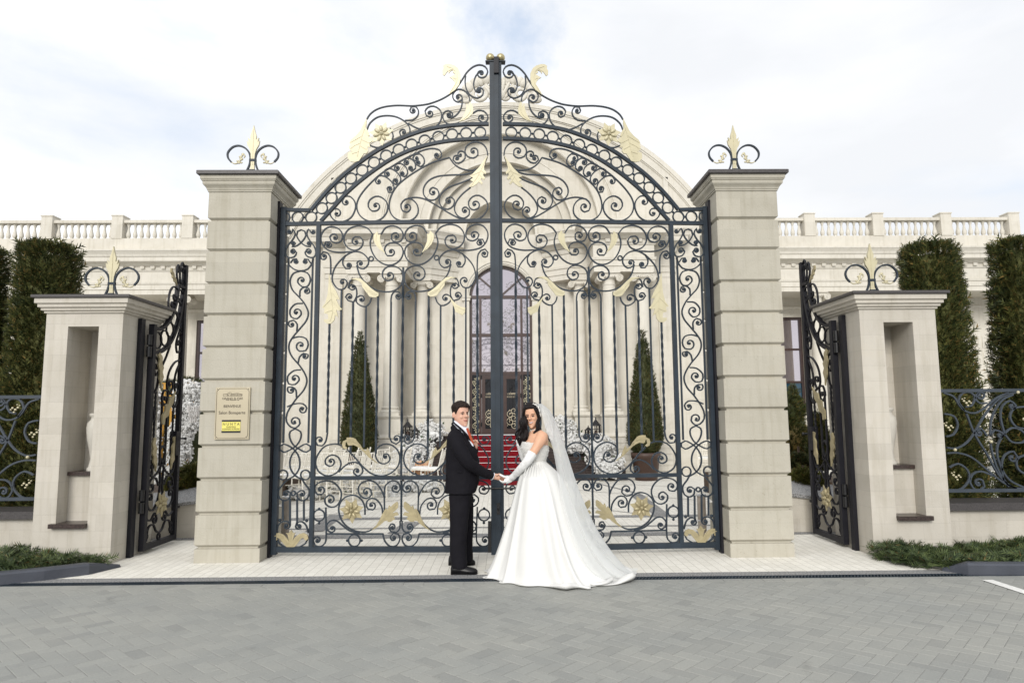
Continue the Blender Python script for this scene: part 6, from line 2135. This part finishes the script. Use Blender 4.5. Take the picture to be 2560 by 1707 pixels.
cp.rings([[(BX - hw, y, z), (BX + hw, y, z), (BX + hw, y + .006, z - .006), (BX - hw, y + .006, z - .006)] for y, z in prof], True, False)
tag(cp.build('carpet', M['carpet'], None), 'red carpet running up the granite steps to the entrance', 'carpet')
for i in range(8):
    b = MB(); b.box(BX - hw - .02, BX + hw + .02, YS + i * TR - .022, YS + i * TR + .012, (i + 1) * RIS + .009, (i + 1) * RIS + .019); b.build('nosing_strip', M['white_metal'], ST)
# ================================================================ plants
def spray(b, p, d, size, rnd, n=5, wide=.16):
    """one flat scale-leaf spray: a stem with side fingers"""
    d = d.normalized()
    a = d.cross(Vector((rnd.uniform(-1, 1), rnd.uniform(-1, 1), rnd.uniform(-.3, 1)))).normalized()
    tip = p + d * size
    w = a * size * wide
    b.add([p - w * .5, p + w * .5, tip], [(0, 1, 2)])
    for k in range(1, n):
        t = .15 + .7 * k / n
        q = p + d * (size * t)
        s = a if k % 2 else -a
        e = q + (d * .75 + s * .8).normalized() * size * (.62 - .35 * t)
        ww = (d * .8 - s * .6) * size * wide * .45
        b.add([q - ww, q + ww, e], [(0, 1, 2)])


def crown(rnd, prof, c, n, size, lean=.5, sq=2.0, depth=.25):
    """prof: (radius, height) list; sprays stand on and just inside the surface"""
    b = MB()
    core = MB()
    hs = [z for r, z in prof]
    areas = []
    for (r0, z0), (r1, z1) in zip(prof[:-1], prof[1:]): areas.append((r0 + r1) / 2 * hypot(z1 - z0, r1 - r0))
    tot = sum(areas)
    for (r0, z0), (r1, z1), ar in zip(prof[:-1], prof[1:], areas):
        k = int(n * ar / tot)
        for _ in range(k):
            t = rnd.random()
            a = rnd.uniform(0, 2 * pi)
            r, z = r0 + (r1 - r0) * t, z0 + (z1 - z0) * t
            g = (abs(cos(a)) ** sq + abs(sin(a)) ** sq) ** (-1 / sq)
            nz = noise.noise(Vector((cos(a) * 2.2 + c[0], sin(a) * 2.2, z * 1.7)))
            nz2 = noise.noise(Vector((cos(a) * 6 + c[0], sin(a) * 6, z * 5.5)))
            rr = r * g * (1 + .10 * nz + .09 * nz2) * (1 - depth * rnd.random() ** 2)
            stray = rnd.random() < .03
            p = Vector((c[0] + rr * cos(a), c[1] + rr * sin(a), c[2] + z + .05 * nz2))
            d = Vector((cos(a), sin(a), lean + (1.2 if abs(r1 - r0) > 2.5 * abs(z1 - z0) else 0))) + Vector((rnd.uniform(-.5, .5), rnd.uniform(-.5, .5), rnd.uniform(-.35, .6)))
            spray(b, p, d, size * (rnd.uniform(1.4, 2.2) if stray else rnd.uniform(.6, 1.3)), rnd)
    nn = 20
    b.rings([[(c[0] + .80 * r * (abs(cos(x)) ** sq + abs(sin(x)) ** sq) ** (-1 / sq) * cos(x), c[1] + .80 * r * (abs(cos(x)) ** sq + abs(sin(x)) ** sq) ** (-1 / sq) * sin(x), c[2] + z * .97) for x in [2 * pi * k / nn for k in range(nn)]] for r, z in prof], True, True)
    return b


def tree(name, cat, label, c, prof, n, size, mat, group, seed, trunk_h=.5, trunk_r=.07, **kw):
    rnd = random.Random(seed)
    g = empty(name, c, 0, label, cat, group)
    crown(rnd, prof, c, n, size, **kw).build('crown', mat, g, smooth=False, recalc=False)
    t = MB()
    t.lathe([(trunk_r * 1.5, -.02), (trunk_r, .12), (trunk_r * .9, trunk_h), (trunk_r * .6, trunk_h + .5)], c, 9)
    t.build('trunk', M['bark'], g)
    return g


HED = [(.02, .10), (.42, .16), (.43, .6), (.405, 1.6), (.35, 2.8), (.31, 3.7), (.30, 4.10), (.29, 4.15), (.02, 4.16)]
hg = 'tall clipped thuja columns behind the fences'
for i, (x, y, sc, lab) in enumerate([(-6.70, 10.0, 1.0, 'tall flat topped thuja column directly behind the low pillar at the plaque end'),
                                     (-7.82, 10.05, 1.0, 'tall thuja column cut by the picture edge at the plaque end'),
                                     (6.46, 10.05, .99, 'tall flat topped thuja column directly behind the low pillar at the bride end'),
                                     (7.90, 10.1, 1.01, 'tall thuja column cut by the picture edge beside the raised wall letters')]):
    tree('thuja_column', 'hedge tree', lab, (x, y, 0), [(r, z * sc) for r, z in HED], 17000, .105, M['thuja'], hg, 11 + i, .5, .08, lean=.75, sq=4.5, depth=.35)

# potted cypresses on the court
CON = [(.02, .02), (.34, .04), (.50, .28), (.52, .55), (.44, 1.1), (.32, 1.8), (.20, 2.45), (.09, 2.95), (.02, 3.20)]


def pot(c, r, h, label):
    b = MB()
    b.lathe([(r * .74, 0), (r * .76, .01), (r * .95, h * .80), (r * 1.0, h * .81), (r * 1.03, h), (r * .95, h), (r * .92, h * .93), (.01, h * .92)], c, 28)
    return tag(b.build('plant_pot', M['pot'], None), label, 'plant pot', 'brown pots of the cypresses')


for i, (px_, lab) in enumerate(((895, 'conical cypress standing in a brown pot behind the white chairs'), (1616, 'conical cypress standing in a brown pot beside the steps'))):
    p = onY(px_, 1199, 17.72)
    pot((p.x, p.y, 0), .37, .70, 'round brown pot under the cypress ' + ('behind the white chairs' if i == 0 else 'beside the steps'))
    tree('cypress', 'tree', lab, (p.x, p.y, .64), [(r * .84, z) for r, z in CON], 9500, .075, M['cypress'], 'conical cypresses in brown pots', 31 + i, .1, .05, lean=1.0)
# third cypress, in a wooden box by the wing
p = onY(1740, 1168, 20.6)
b = MB(); b.square([(0, 0), (.02, .02), (.02, .42), (.05, .43), (.05, .47), (-.03, .47), (-.03, .42)], p.x - .36, p.x + .36, p.y - .36, p.y + .36)
tag(b.build('planter_box', M['wood'], None), 'reddish wooden planter box near the far end of the courtyard', 'planter')
tree('cypress', 'tree', 'conical cypress standing in a reddish wooden box', (p.x, p.y, .42), [(r * .9, z * .64) for r, z in CON], 4500, .09, M['cypress'], None, 35, .1, .05, lean=1.0)

# garden beyond the side gates
def ballprof(r): return [(max(.01, r * sin(pi * t)), r - r * cos(pi * t)) for t in [i / 9 for i in range(10)]]


def at(px_, py_, Y, zmin=None):
    v = onY(px_, py_, Y)
    return v


for lab, name, cat, px_, ytop, ybot, Y, kind, mat, n, seed in (
        ('slim dark cypress behind the open side gate at the bride end', 'cypress', 'tree', 1992, 962, 1150, 15.0, 'cone', 'cypress', 4500, 41),
        ('broad conical yew seen through the bars of the side gate', 'conical_yew', 'shrub', 2052, 1030, 1175, 12.5, 'cone', 'thuja', 4000, 42),
        ('round clipped shrub against the pillar edge, above the lower one', 'round_shrub', 'shrub', 1968, 990, 1065, 13.6, 'ball', 'thuja', 1500, 43),
        ('round clipped shrub against the pillar edge, below the other', 'round_shrub', 'shrub', 1976, 1058, 1140, 13.4, 'ball', 'thuja', 1800, 44),
        ('low dark rounded bush above the garden coping at the bride end', 'low_bush', 'shrub', 2000, 1142, 1200, 11.6, 'ball', 'cypress', 2200, 45),
        ('spreading olive shrub touching the garden coping at the bride end', 'low_bush', 'shrub', 2012, 1180, 1256, 10.6, 'ball', 'shrub', 2600, 46),
        ('yellowish spreading shrub beside the plaque pillar', 'low_bush', 'shrub', 474, 1172, 1262, 10.8, 'ball', 'shrub', 3600, 47),
        ('dark hedge bush behind the white flower arch', 'dark_bush', 'shrub', 455, 950, 1210, 16.5, 'ball', 'cypress', 5000, 48)):
    a, c = onY(px_, ytop, Y), onY(px_, ybot, Y)
    h = a.z - c.z
    if kind == 'cone': prof = [(r * h / 3.2 * (1.15 if 'yew' in name else .8), z * h / 3.2) for r, z in CON]
    else: prof = [(r * 1.15, z) for r, z in ballprof(h / 2)]
    tree(name, cat, lab, (c.x, Y, c.z), prof, n, .09, M[mat], None, seed, .06, .03, lean=.5)

# low junipers along the kerbs
def juniper(poly, n, label, seed):
    rnd = random.Random(seed)
    P = [onZ(*q) for q in poly]
    xs, ys = [p.x for p in P], [p.y for p in P]
    b = MB()
    def inside(x, y):
        c = False
        for i in range(len(P)):
            a, d = P[i], P[i - 1]
            if (a.y > y) != (d.y > y) and x < (d.x - a.x) * (y - a.y) / (d.y - a.y) + a.x: c = not c
        return c
    k = 0
    while k < n:
        x, y = rnd.uniform(min(xs), max(xs)), rnd.uniform(min(ys), max(ys))
        if not inside(x, y): continue
        k += 1
        hh = .05 + .15 * max(0, noise.noise(Vector((x * 1.9, y * 1.9, seed))) + .45)
        z = hh * (1 - rnd.random() ** 2)
        a = rnd.uniform(0, 2 * pi)
        d = Vector((cos(a), sin(a) - .3, rnd.uniform(.08, .5)))
        spray(b, Vector((x, y, z)), d, rnd.uniform(.07, .17), rnd, 7, .11)
    for k in range(int(n / 9)):
        x, y = rnd.uniform(min(xs), max(xs)), rnd.uniform(min(ys), max(ys))
        if not inside(x, y): continue
        a = rnd.uniform(0, 2 * pi)
        r = rnd.uniform(.05, .12)
        b.add([(x + r * cos(a + q), y + r * sin(a + q), .02 + .05 * rnd.random()) for q in (0, 2.1, 4.2)], [(0, 1, 2)])
    return tag(b.build('juniper', M['juniper'], None, smooth=False, recalc=False), label, 'ground cover shrub', 'low junipers at the foot of the pillars')


juniper([(278, 1424), (200, 1424), (110, 1438), (0, 1450), (-420, 1480), (-420, 1380), (0, 1372), (150, 1392)], 5200, 'low spreading juniper under the niched pillar at the plaque end', 5)
juniper([(2168, 1392), (2260, 1416), (2350, 1428), (2480, 1424), (2700, 1424), (3000, 1424), (3000, 1352), (2560, 1352), (2390, 1370)], 6000, 'low spreading juniper under the niched pillar at the bride end', 6)

# retaining walls of the beds behind the side gates
for s, x0, x1, nm in ((-1, -5.6, -4.02, 'plaque'), (1, 4.0, 5.6, 'bride')):
    g = empty('retaining_wall', ((x0 + x1) / 2, 9.85, 0), 0, 'low limestone retaining wall with sloping coping beyond the side gate at the ' + nm + ' end', 'wall', 'retaining walls of the beds')
    zl, zr = (.30, .50) if s < 0 else (.50, .30)
    b = MB(); b.add([(x0, 9.78, 0), (x1, 9.78, 0), (x1, 9.98, 0), (x0, 9.98, 0), (x0, 9.78, zl), (x1, 9.78, zr), (x1, 9.98, zr), (x0, 9.98, zl)], [(0, 3, 2, 1), (4, 5, 6, 7), (0, 1, 5, 4), (1, 2, 6, 5), (2, 3, 7, 6), (3, 0, 4, 7)])
    b.build('wall', M['stone'], g)
    b = MB(); b.add([(x0, 9.74, zl + .002), (x1, 9.74, zr + .002), (x1, 10.5, zr + .16), (x0, 10.5, zl + .16), (x0, 9.74, zl + .045), (x1, 9.74, zr + .045), (x1, 10.5, zr + .20), (x0, 10.5, zl + .20)], [(0, 3, 2, 1), (4, 5, 6, 7), (0, 1, 5, 4), (1, 2, 6, 5), (2, 3, 7, 6), (3, 0, 4, 7)])
    b.build('coping', M['granite_grey'], g)
    b = MB(); b.box(-6.6 if s < 0 else 4.35, -4.35 if s < 0 else 6.6, 10.5, 15, 0, min(zl, zr) + .12); b = b.build('planting_soil', M['bark'], None); b['kind'] = 'structure'

# ================================================================ wedding furniture
def chiavari(label, group):
    g = empty('chiavari_chair', (0, 0, 0), 0, label, 'chair', group)
    wp = M['white_paint']
    b = MB(); b.square([(-.01, .435), (0, .44), (0, .462), (-.01, .468)], -.20, .20, -.20, .20); b.build('seat', wp, g, True)
    b = MB(); b.square([(-.03, .468), (-.015, .48), (-.02, .505), (-.06, .515)], -.20, .20, -.20, .20); b.build('cushion', M['white_metal'], g, True)
    lean = .11
    for s in (1, -1):
        for fx_, top in ((.185, .45), (-.185, .93)):
            b = MB()
            if fx_ > 0: pts = [(.205, s * .19, 0), (.19, s * .185, .45)]
            else: pts = [(-.235, s * .19, 0), (-.195, s * .185, .45), (-.195 - lean, s * .185, .92)]
            pts2 = []
            for u, v in zip(pts[:-1], pts[1:]):
                for k in range(6): pts2.append(Vector(u).lerp(Vector(v), k / 6))
            pts2.append(Vector(pts[-1]))
            b.tube(pts2, [.014 + (.004 if i % 3 == 1 else 0) for i in range(len(pts2))], 7)
            if fx_ < 0: b.ball(pts[-1], .02, 7, 5)
            b.build('leg', wp, g, True)
    b = MB()
    xb = lambda z: -.195 - lean * (z - .45) / .47
    for z in (.56, .70, .88): b.tube([(xb(z), -.185, z), (xb(z), .185, z)], .012, 6)
    for k in range(-3, 4): b.tube([(xb(.56), k * .048, .56), (xb(.88), k * .048, .88)], .0085, 6)
    b.build('backrest', wp, g, True)
    b = MB()
    for z in (.16, .28):
        for s in (1, -1): b.tube([(.20, s * .188, z), (-.225, s * .188, z)], .009, 6)
        b.tube([(.20, -.188, z + .03), (.20, .188, z + .03)], .009, 6)
        b.tube([(-.22, -.188, z + .03), (-.22, .188, z + .03)], .009, 6)
    b.build('stretcher', wp, g, True)
    return g


CH = [(712, 1249, 140), (762, 1250, 137), (820, 1250, 141), (884, 1250, 138), (930, 1249, 136), (742, 1233, 140), (796, 1234, 138), (852, 1234, 140), (905, 1234, 137), (958, 1233, 141),
      (782, 1218, 139), (836, 1217, 137), (888, 1217, 140), (938, 1216, 136), (992, 1216, 140), (724, 1219, 138)]
lab_rows = {0: 'white spindle chair in the row of chairs nearest the gate', 1: 'white spindle chair in the middle rows on the courtyard', 2: 'white spindle chair in the row nearest the facade'}
first = None
for i, (x, y, a) in enumerate(CH):
    p = onZ(x, y)
    row = 0 if y > 1245 else (1 if y > 1225 else 2)
    if first is None:
        o = first = chiavari('', 'white chairs set out on the courtyard')
    else: o = copy_tree(first)
    o.location = (p.x, p.y, 0)
    o.rotation_euler = (0, 0, radians(a + random.uniform(-6, 6)))
    o['label'] = lab_rows[row]
    o['group'] = ['white chairs of the row nearest the gate', 'white chairs of the middle rows', 'white chairs of the row nearest the facade'][row]
for i, (x, y, a, lab) in enumerate(((1052, 1222, 175, 'white spindle chair with peach flowers on its seat'), (1078, 1224, 172, 'white spindle chair standing right beside the dark steps'), (1768, 1188, 60, 'white chair at the far end beside the wooden planter box'), (432, 1212, 200, 'white chair under the white flower arch'))):
    p = onZ(x, y)
    o = copy_tree(first)
    o.location = (p.x, p.y, 0); o.rotation_euler = (0, 0, radians(a)); o['label'] = lab; o['group'] = 'single white chairs'


def blossoms(c, rad, n, seed, mat='blossom', size=.062, green=.10):
    """heap of ruffled flower heads with some leaves between"""
    rnd = random.Random(seed)
    b, gb = MB(), MB()
    b.ball(c, [r * .66 for r in rad], 14, 9)
    for k in range(n):
        v = Vector((rnd.gauss(0, 1), rnd.gauss(0, 1), rnd.gauss(0, 1))).normalized() * (rnd.random() ** .22)
        p = Vector(c) + Vector((v.x * rad[0], v.y * rad[1], v.z * rad[2]))
        s = size * rnd.uniform(.6, 1.25)
        ax = (v + Vector((rnd.uniform(-.6, .6), rnd.uniform(-.9, .2), rnd.uniform(-.1, .9)))).normalized()
        q = ax.to_track_quat('Z', 'Y').to_matrix()
        for j in range(4):
            b.ball(p + q @ (Vector((rnd.uniform(-.6, .6), rnd.uniform(-.6, .6), rnd.uniform(-.3, .4))) * s), (s * rnd.uniform(.34, .6), s * rnd.uniform(.34, .6), s * .34), 6, 4, q)
        if rnd.random() < green:
            d = (v + Vector((rnd.uniform(-.5, .5), rnd.uniform(-.5, .5), rnd.uniform(-.5, .5)))).normalized()
            e = d.cross(Vector((.3, .4, .8))).normalized() * .03
            gb.add([p, p + d * .06 + e, p + d * .12, p + d * .06 - e], [(0, 1, 2, 3)])
    return b, gb


def bouquet(px_, py_, Y, rad, n, label, seed, name='flower_bouquet', mat='blossom', base=None):
    p = onY(px_, py_, Y)
    g = empty(name, (p.x, Y, p.z), 0, label, 'flowers', 'white flower arrangements')
    rad = tuple(r * 1.12 for r in rad)
    b, gb = blossoms(p, rad, int(n * 1.15), seed, mat)
    b.build('blossoms', M[mat], g, recalc=False)
    gb.build('leaves', M['green'], g, smooth=False, recalc=False)
    if base: 
        q = MB(); q.box(p.x - base[0], p.x + base[0], Y - base[1], Y + base[1], base[2], base[3]); q.build('trough', M['white_metal'], g)
    return g


bouquet(1078, 1080, 19.6, (.40, .25, .32), 190, 'white flower bouquet at the top of the steps behind the groom', 1, base=(.3, .18, 1.10, 1.22))
bouquet(1036, 1118, 18.7, (.50, .25, .42), 260, 'tall white flower heap beside the left lanterns', 2)
bouquet(1012, 1158, 18.0, (.42, .25, .40), 220, 'white flower heap lower down the steps beside the peach bouquet', 3)
bouquet(962, 1186, 16.9, (.30, .22, .34), 140, 'small white flower heap in front of the potted cypress by the chairs', 4)
bouquet(966, 1222, 14.7, (.42, .22, .20), 190, 'white flowers filling a trough on the pale paving', 5, base=(.36, .16, 0, .13))
bouquet(1048, 1212, 15.4, (.36, .22, .18), 140, 'white flowers on the floor below the two single chairs', 6)
bouquet(880, 1215, 15.4, (.85, .30, .16), 260, 'long low bank of white flowers among the chairs', 7)
bouquet(745, 1232, 14.2, (.60, .30, .14), 180, 'low bank of white flowers at the far corner of the chairs', 8)
bouquet(1056, 1170, 16.35, (.20, .16, .14), 80, 'peach and cream bouquet on a chair seat', 9, mat='peach')
bouquet(1402, 1072, 19.6, (.42, .25, .34), 200, 'white flower bouquet at the top of the steps behind the veil', 11, base=(.3, .18, 1.10, 1.22))
bouquet(1440, 1108, 18.8, (.52, .25, .26), 200, 'white flowers spilling under the right lanterns', 12)
bouquet(1500, 1128, 18.1, (.40, .25, .42), 240, 'tall white flower heap halfway down the steps beside the brown pot', 13)
bouquet(1520, 1168, 17.5, (.36, .22, .26), 170, 'white flower heap at the foot of the steps beside the brown pot', 14)
bouquet(1552, 1150, 17.4, (.10, .10, .12), 26, 'single loose sprig of white flowers beside the brown pot', 15)

# flower arch with a gilt frame
a0, a1 = onY(392, 1100, 15.0), onY(472, 1100, 15.0)
g = empty('flower_arch', ((a0.x + a1.x) / 2, 15.0, 0), 0, 'white flower arch on a gilt frame beyond the side gate', 'flower arch')
fr = MB()
gilt = simple('gilt_frame', (.50, .27, .05), .35, .1, 5, .5)
for xx in (a0.x + .12, a0.x + .28, a0.x + .40, a1.x - .1): fr.box(xx - .022, xx + .022, 14.98, 15.02, .3, Z_(430, 957, 15))
for py_ in (957, 988, 1005): fr.box(a0.x - .1, a1.x + .1, 14.97, 15.0, Z_(430, py_, 15) - .02, Z_(430, py_, 15))
fr.build('frame', gilt, g)
for k, (px_, y0, y1, r) in enumerate(((388, 985, 1215, .15), (468, 958, 1080, .30), (454, 1060, 1200, .30))):
    for j in range(3):
        t = (j + .5) / 3
        p = onY(px_ - (8 if k == 2 else 0) * t * 2, y0 + (y1 - y0) * t, 15.0)
        h = (onY(px_, y0, 15).z - onY(px_, y1, 15).z) / 3
        b, gb = blossoms(p, (r, .22, h * .75), 300, 60 + k * 5 + j, size=.05, green=.04)
        b.build('blossoms', M['blossom'], g, recalc=False)
# crystal lamp hanging beside it
c = onY(484, 1035, 14.6)
g = empty('crystal_lamp', (c.x, 14.6, c.z), 0, 'tiered crystal lamp hanging between the flower arch and the plaque pillar', 'lamp')
cr = simple('crystal', (.62, .6, .58), .15, .2, 20)
for k, (r, dz, n) in enumerate(((.12, .12, 16), (.09, 0, 13), (.06, -.12, 9))):
    q = MB()
    for j in range(n):
        a = 2 * pi * j / n
        q.box(c.x + r * cos(a) - .008, c.x + r * cos(a) + .008, 14.6 + r * sin(a) - .008, 14.6 + r * sin(a) + .008, c.z + dz - .06, c.z + dz + .06)
    q.build('crystal_tier', cr, g)


def lantern(px_, ytop, ybot, Y, w, label):
    t, o = onY(px_, ytop, Y), onY(px_, ybot, Y)
    h = t.z - o.z
    g = empty('lantern', (o.x, Y, o.z), 0, label, 'lantern', 'black lanterns on the stair cheeks')
    x, z = o.x, o.z
    b = MB(); b.square([(0, z), (0, z + .03)], x - w, x + w, Y - w, Y + w); b.build('base', M['black'], g)
    b = MB()
    for k in range(6):
        a = 2 * pi * k / 6 + .2
        b.tube([(x + w * .92 * cos(a), Y + w * .92 * sin(a), z + .03), (x + w * .92 * cos(a), Y + w * .92 * sin(a), z + h * .58)], .014, 6)
        a2 = a + pi / 3
        for zz in (.18, .4): b.tube([(x + w * .92 * cos(a), Y + w * .92 * sin(a), z + h * zz), (x + w * .92 * cos(a2), Y + w * .92 * sin(a2), z + h * zz)], .009, 5)
    b.build('cage', M['black'], g)
    b = MB(); b.lathe([(w * 1.05, z + h * .56), (w * 1.15, z + h * .60), (w * 1.0, z + h * .63), (w * .62, z + h * .72), (w * .38, z + h * .80), (w * .16, z + h * .86), (w * .10, z + h * .90), (w * .14, z + h * .93), (.01, z + h)], (x, Y, 0), 12); b.build('roof', M['black'], g)
    b = MB(); b.lathe([(w * .36, z + .03), (w * .36, z + .16), (w * .02, z + .19)], (x, Y, 0), 10); b.build('candle', M['pot'], g)


lantern(1019, 1047, 1094, 18.62, .125, 'taller black lantern beside the white flowers behind the groom')
lantern(1039, 1064, 1096, 18.60, .095, 'smaller black lantern beside the white flowers behind the groom')
lantern(1490, 1042, 1093, 18.62, .13, 'taller black lantern above the white flowers beside the brown pot')
lantern(1471, 1063, 1092, 18.60, .095, 'smaller black lantern above the white flowers beside the brown pot')

for px_, yt, lab in ((712, 1240, 'short mottled bollard just inside the gate at the plaque end'), (1757, 1234, 'short mottled bollard just inside the gate at the bride end')):
    p = onZ(px_, 1352)
    h = Z_(px_, yt, p.y)
    g = empty('bollard', (p.x, p.y, 0), 0, lab, 'bollard', 'bollards inside the gate')
    b = MB(); b.lathe([(.062, 0), (.055, .02), (.055, h - .02), (.045, h)], (p.x, p.y, 0), 16); b.build('post', M['post_mottle'], g)
    b = MB(); b.lathe([(.058, h * .42), (.062, h * .425), (.062, h * .45), (.058, h * .455)], (p.x, p.y, 0), 16); b.lathe([(.062, h - .03), (.066, h - .025), (.066, h - .005), (.05, h + .004)], (p.x, p.y, 0), 16); b.build('band', M['steel'], g)
# ================================================================ camera, sky, light
cam = bpy.data.cameras.new('camera')
cam.lens = 36.0 * F_PX / 2560
cam.sensor_width = 36.0
cam.clip_end = 2000
co = bpy.data.objects.new('camera', cam)
COL.objects.link(co)
co.location = CAM
co.rotation_euler = RCAM.to_euler()
SC.camera = co

SUN_EL, SUN_AZ = radians(27), radians(193)      # azimuth measured clockwise from +Y: behind the photographer, a little to the left
w = bpy.data.worlds.new('World')
SC.world = w
w.use_nodes = True
nt = w.node_tree
for n in list(nt.nodes): nt.nodes.remove(n)
L = nt.links.new
out = nt.nodes.new('ShaderNodeOutputWorld')
bg = nt.nodes.new('ShaderNodeBackground')
bg.inputs['Strength'].default_value = 0.11
sky = nt.nodes.new('ShaderNodeTexSky')
sky.sky_type = 'NISHITA'
sky.sun_disc = False
sky.sun_elevation = SUN_EL
sky.sun_rotation = SUN_AZ
sky.air_density = 1.0
sky.dust_density = 1.5
# bright broken cloud over the blue: seen by the eye and lighting the place alike
tc = nt.nodes.new('ShaderNodeTexCoord')
mp = nt.nodes.new('ShaderNodeMapping')
mp.inputs['Scale'].default_value = (1.0, 1.0, 2.6)
mp.inputs['Location'].default_value = (0.35, 0.1, 0.4)
L(tc.outputs['Generated'], mp.inputs['Vector'])
n1 = nd(nt, 'ShaderNodeTexNoise', Scale=2.6, Detail=9.0, Roughness=0.55, Distortion=0.35)
L(mp.outputs[0], n1.inputs['Vector'])
cov = ramp(nt, [(0.30, (0.72,) * 3), (0.42, (0.92,) * 3), (0.52, (1, 1, 1))])
L(n1.outputs['Fac'], cov.inputs['Fac'])
n2 = nd(nt, 'ShaderNodeTexNoise', Scale=1.7, Detail=6.0, Roughness=0.5)
L(mp.outputs[0], n2.inputs['Vector'])
shade = ramp(nt, [(0.32, (6.6, 6.75, 7.0)), (0.50, (7.75, 7.8, 7.95)), (0.62, (8.8, 8.8, 8.8))])
L(n2.outputs['Fac'], shade.inputs['Fac'])
mx = nt.nodes.new('ShaderNodeMix')
mx.data_type = 'RGBA'
# a thin gap of blue high over the gate
gap = nt.nodes.new('ShaderNodeVectorMath')
gap.operation = 'DOT_PRODUCT'
gd = ray(1290, 40).normalized()
gap.inputs[1].default_value = gd
L(tc.outputs['Generated'], gap.inputs[0])
n3 = nd(nt, 'ShaderNodeTexNoise', Scale=7.0, Detail=7.0, Roughness=0.62)
L(tc.outputs['Generated'], n3.inputs['Vector'])
ad = nd(nt, 'ShaderNodeMath', operation='MULTIPLY_ADD')
ad.inputs[1].default_value = 0.022
L(n3.outputs['Fac'], ad.inputs[0]); L(gap.outputs['Value'], ad.inputs[2])
gr = ramp(nt, [(0.0, (1, 1, 1)), (1.0, (0.50, 0.50, 0.50))])
mr = nd(nt, 'ShaderNodeMapRange')
mr.inputs[1].default_value = 1.0068
mr.inputs[2].default_value = 1.0125
L(ad.outputs[0], mr.inputs[0]); L(mr.outputs[0], gr.inputs['Fac'])
cm = nd(nt, 'ShaderNodeMix', data_type='RGBA', blend_type='MULTIPLY')
cm.inputs[0].default_value = 1.0
L(cov.outputs['Color'], cm.inputs[6]); L(gr.outputs['Color'], cm.inputs[7])
L(cm.outputs[2], mx.inputs[0])
bl = nd(nt, 'ShaderNodeMix', data_type='RGBA', blend_type='ADD')
bl.inputs[0].default_value = 1.0
bl.inputs[7].default_value = (1.0, 1.6, 2.4, 1)
L(sky.outputs['Color'], bl.inputs[6])
L(bl.outputs[2], mx.inputs[6])
L(shade.outputs['Color'], mx.inputs[7])
L(mx.outputs[2], bg.inputs['Color'])
L(bg.outputs[0], out.inputs['Surface'])

sl = bpy.data.lights.new('sun', 'SUN')
sl.energy = 2.0
sl.angle = radians(24)
sl.color = (1.0, 0.965, 0.91)
so = bpy.data.objects.new('sun', sl)
COL.objects.link(so)
so.rotation_euler = (pi / 2 - SUN_EL, 0, pi - SUN_AZ)
SC.view_settings.view_transform = 'Standard'
SC.view_settings.look = 'None'
SC.view_settings.gamma = 1.0
SC.view_settings.exposure = 0.34
SC.render.engine = 'CYCLES'
SC.cycles.use_denoising = True
SC.cycles.max_bounces = 10
SC.cycles.diffuse_bounces = 7
SC.cycles.transparent_max_bounces = 16
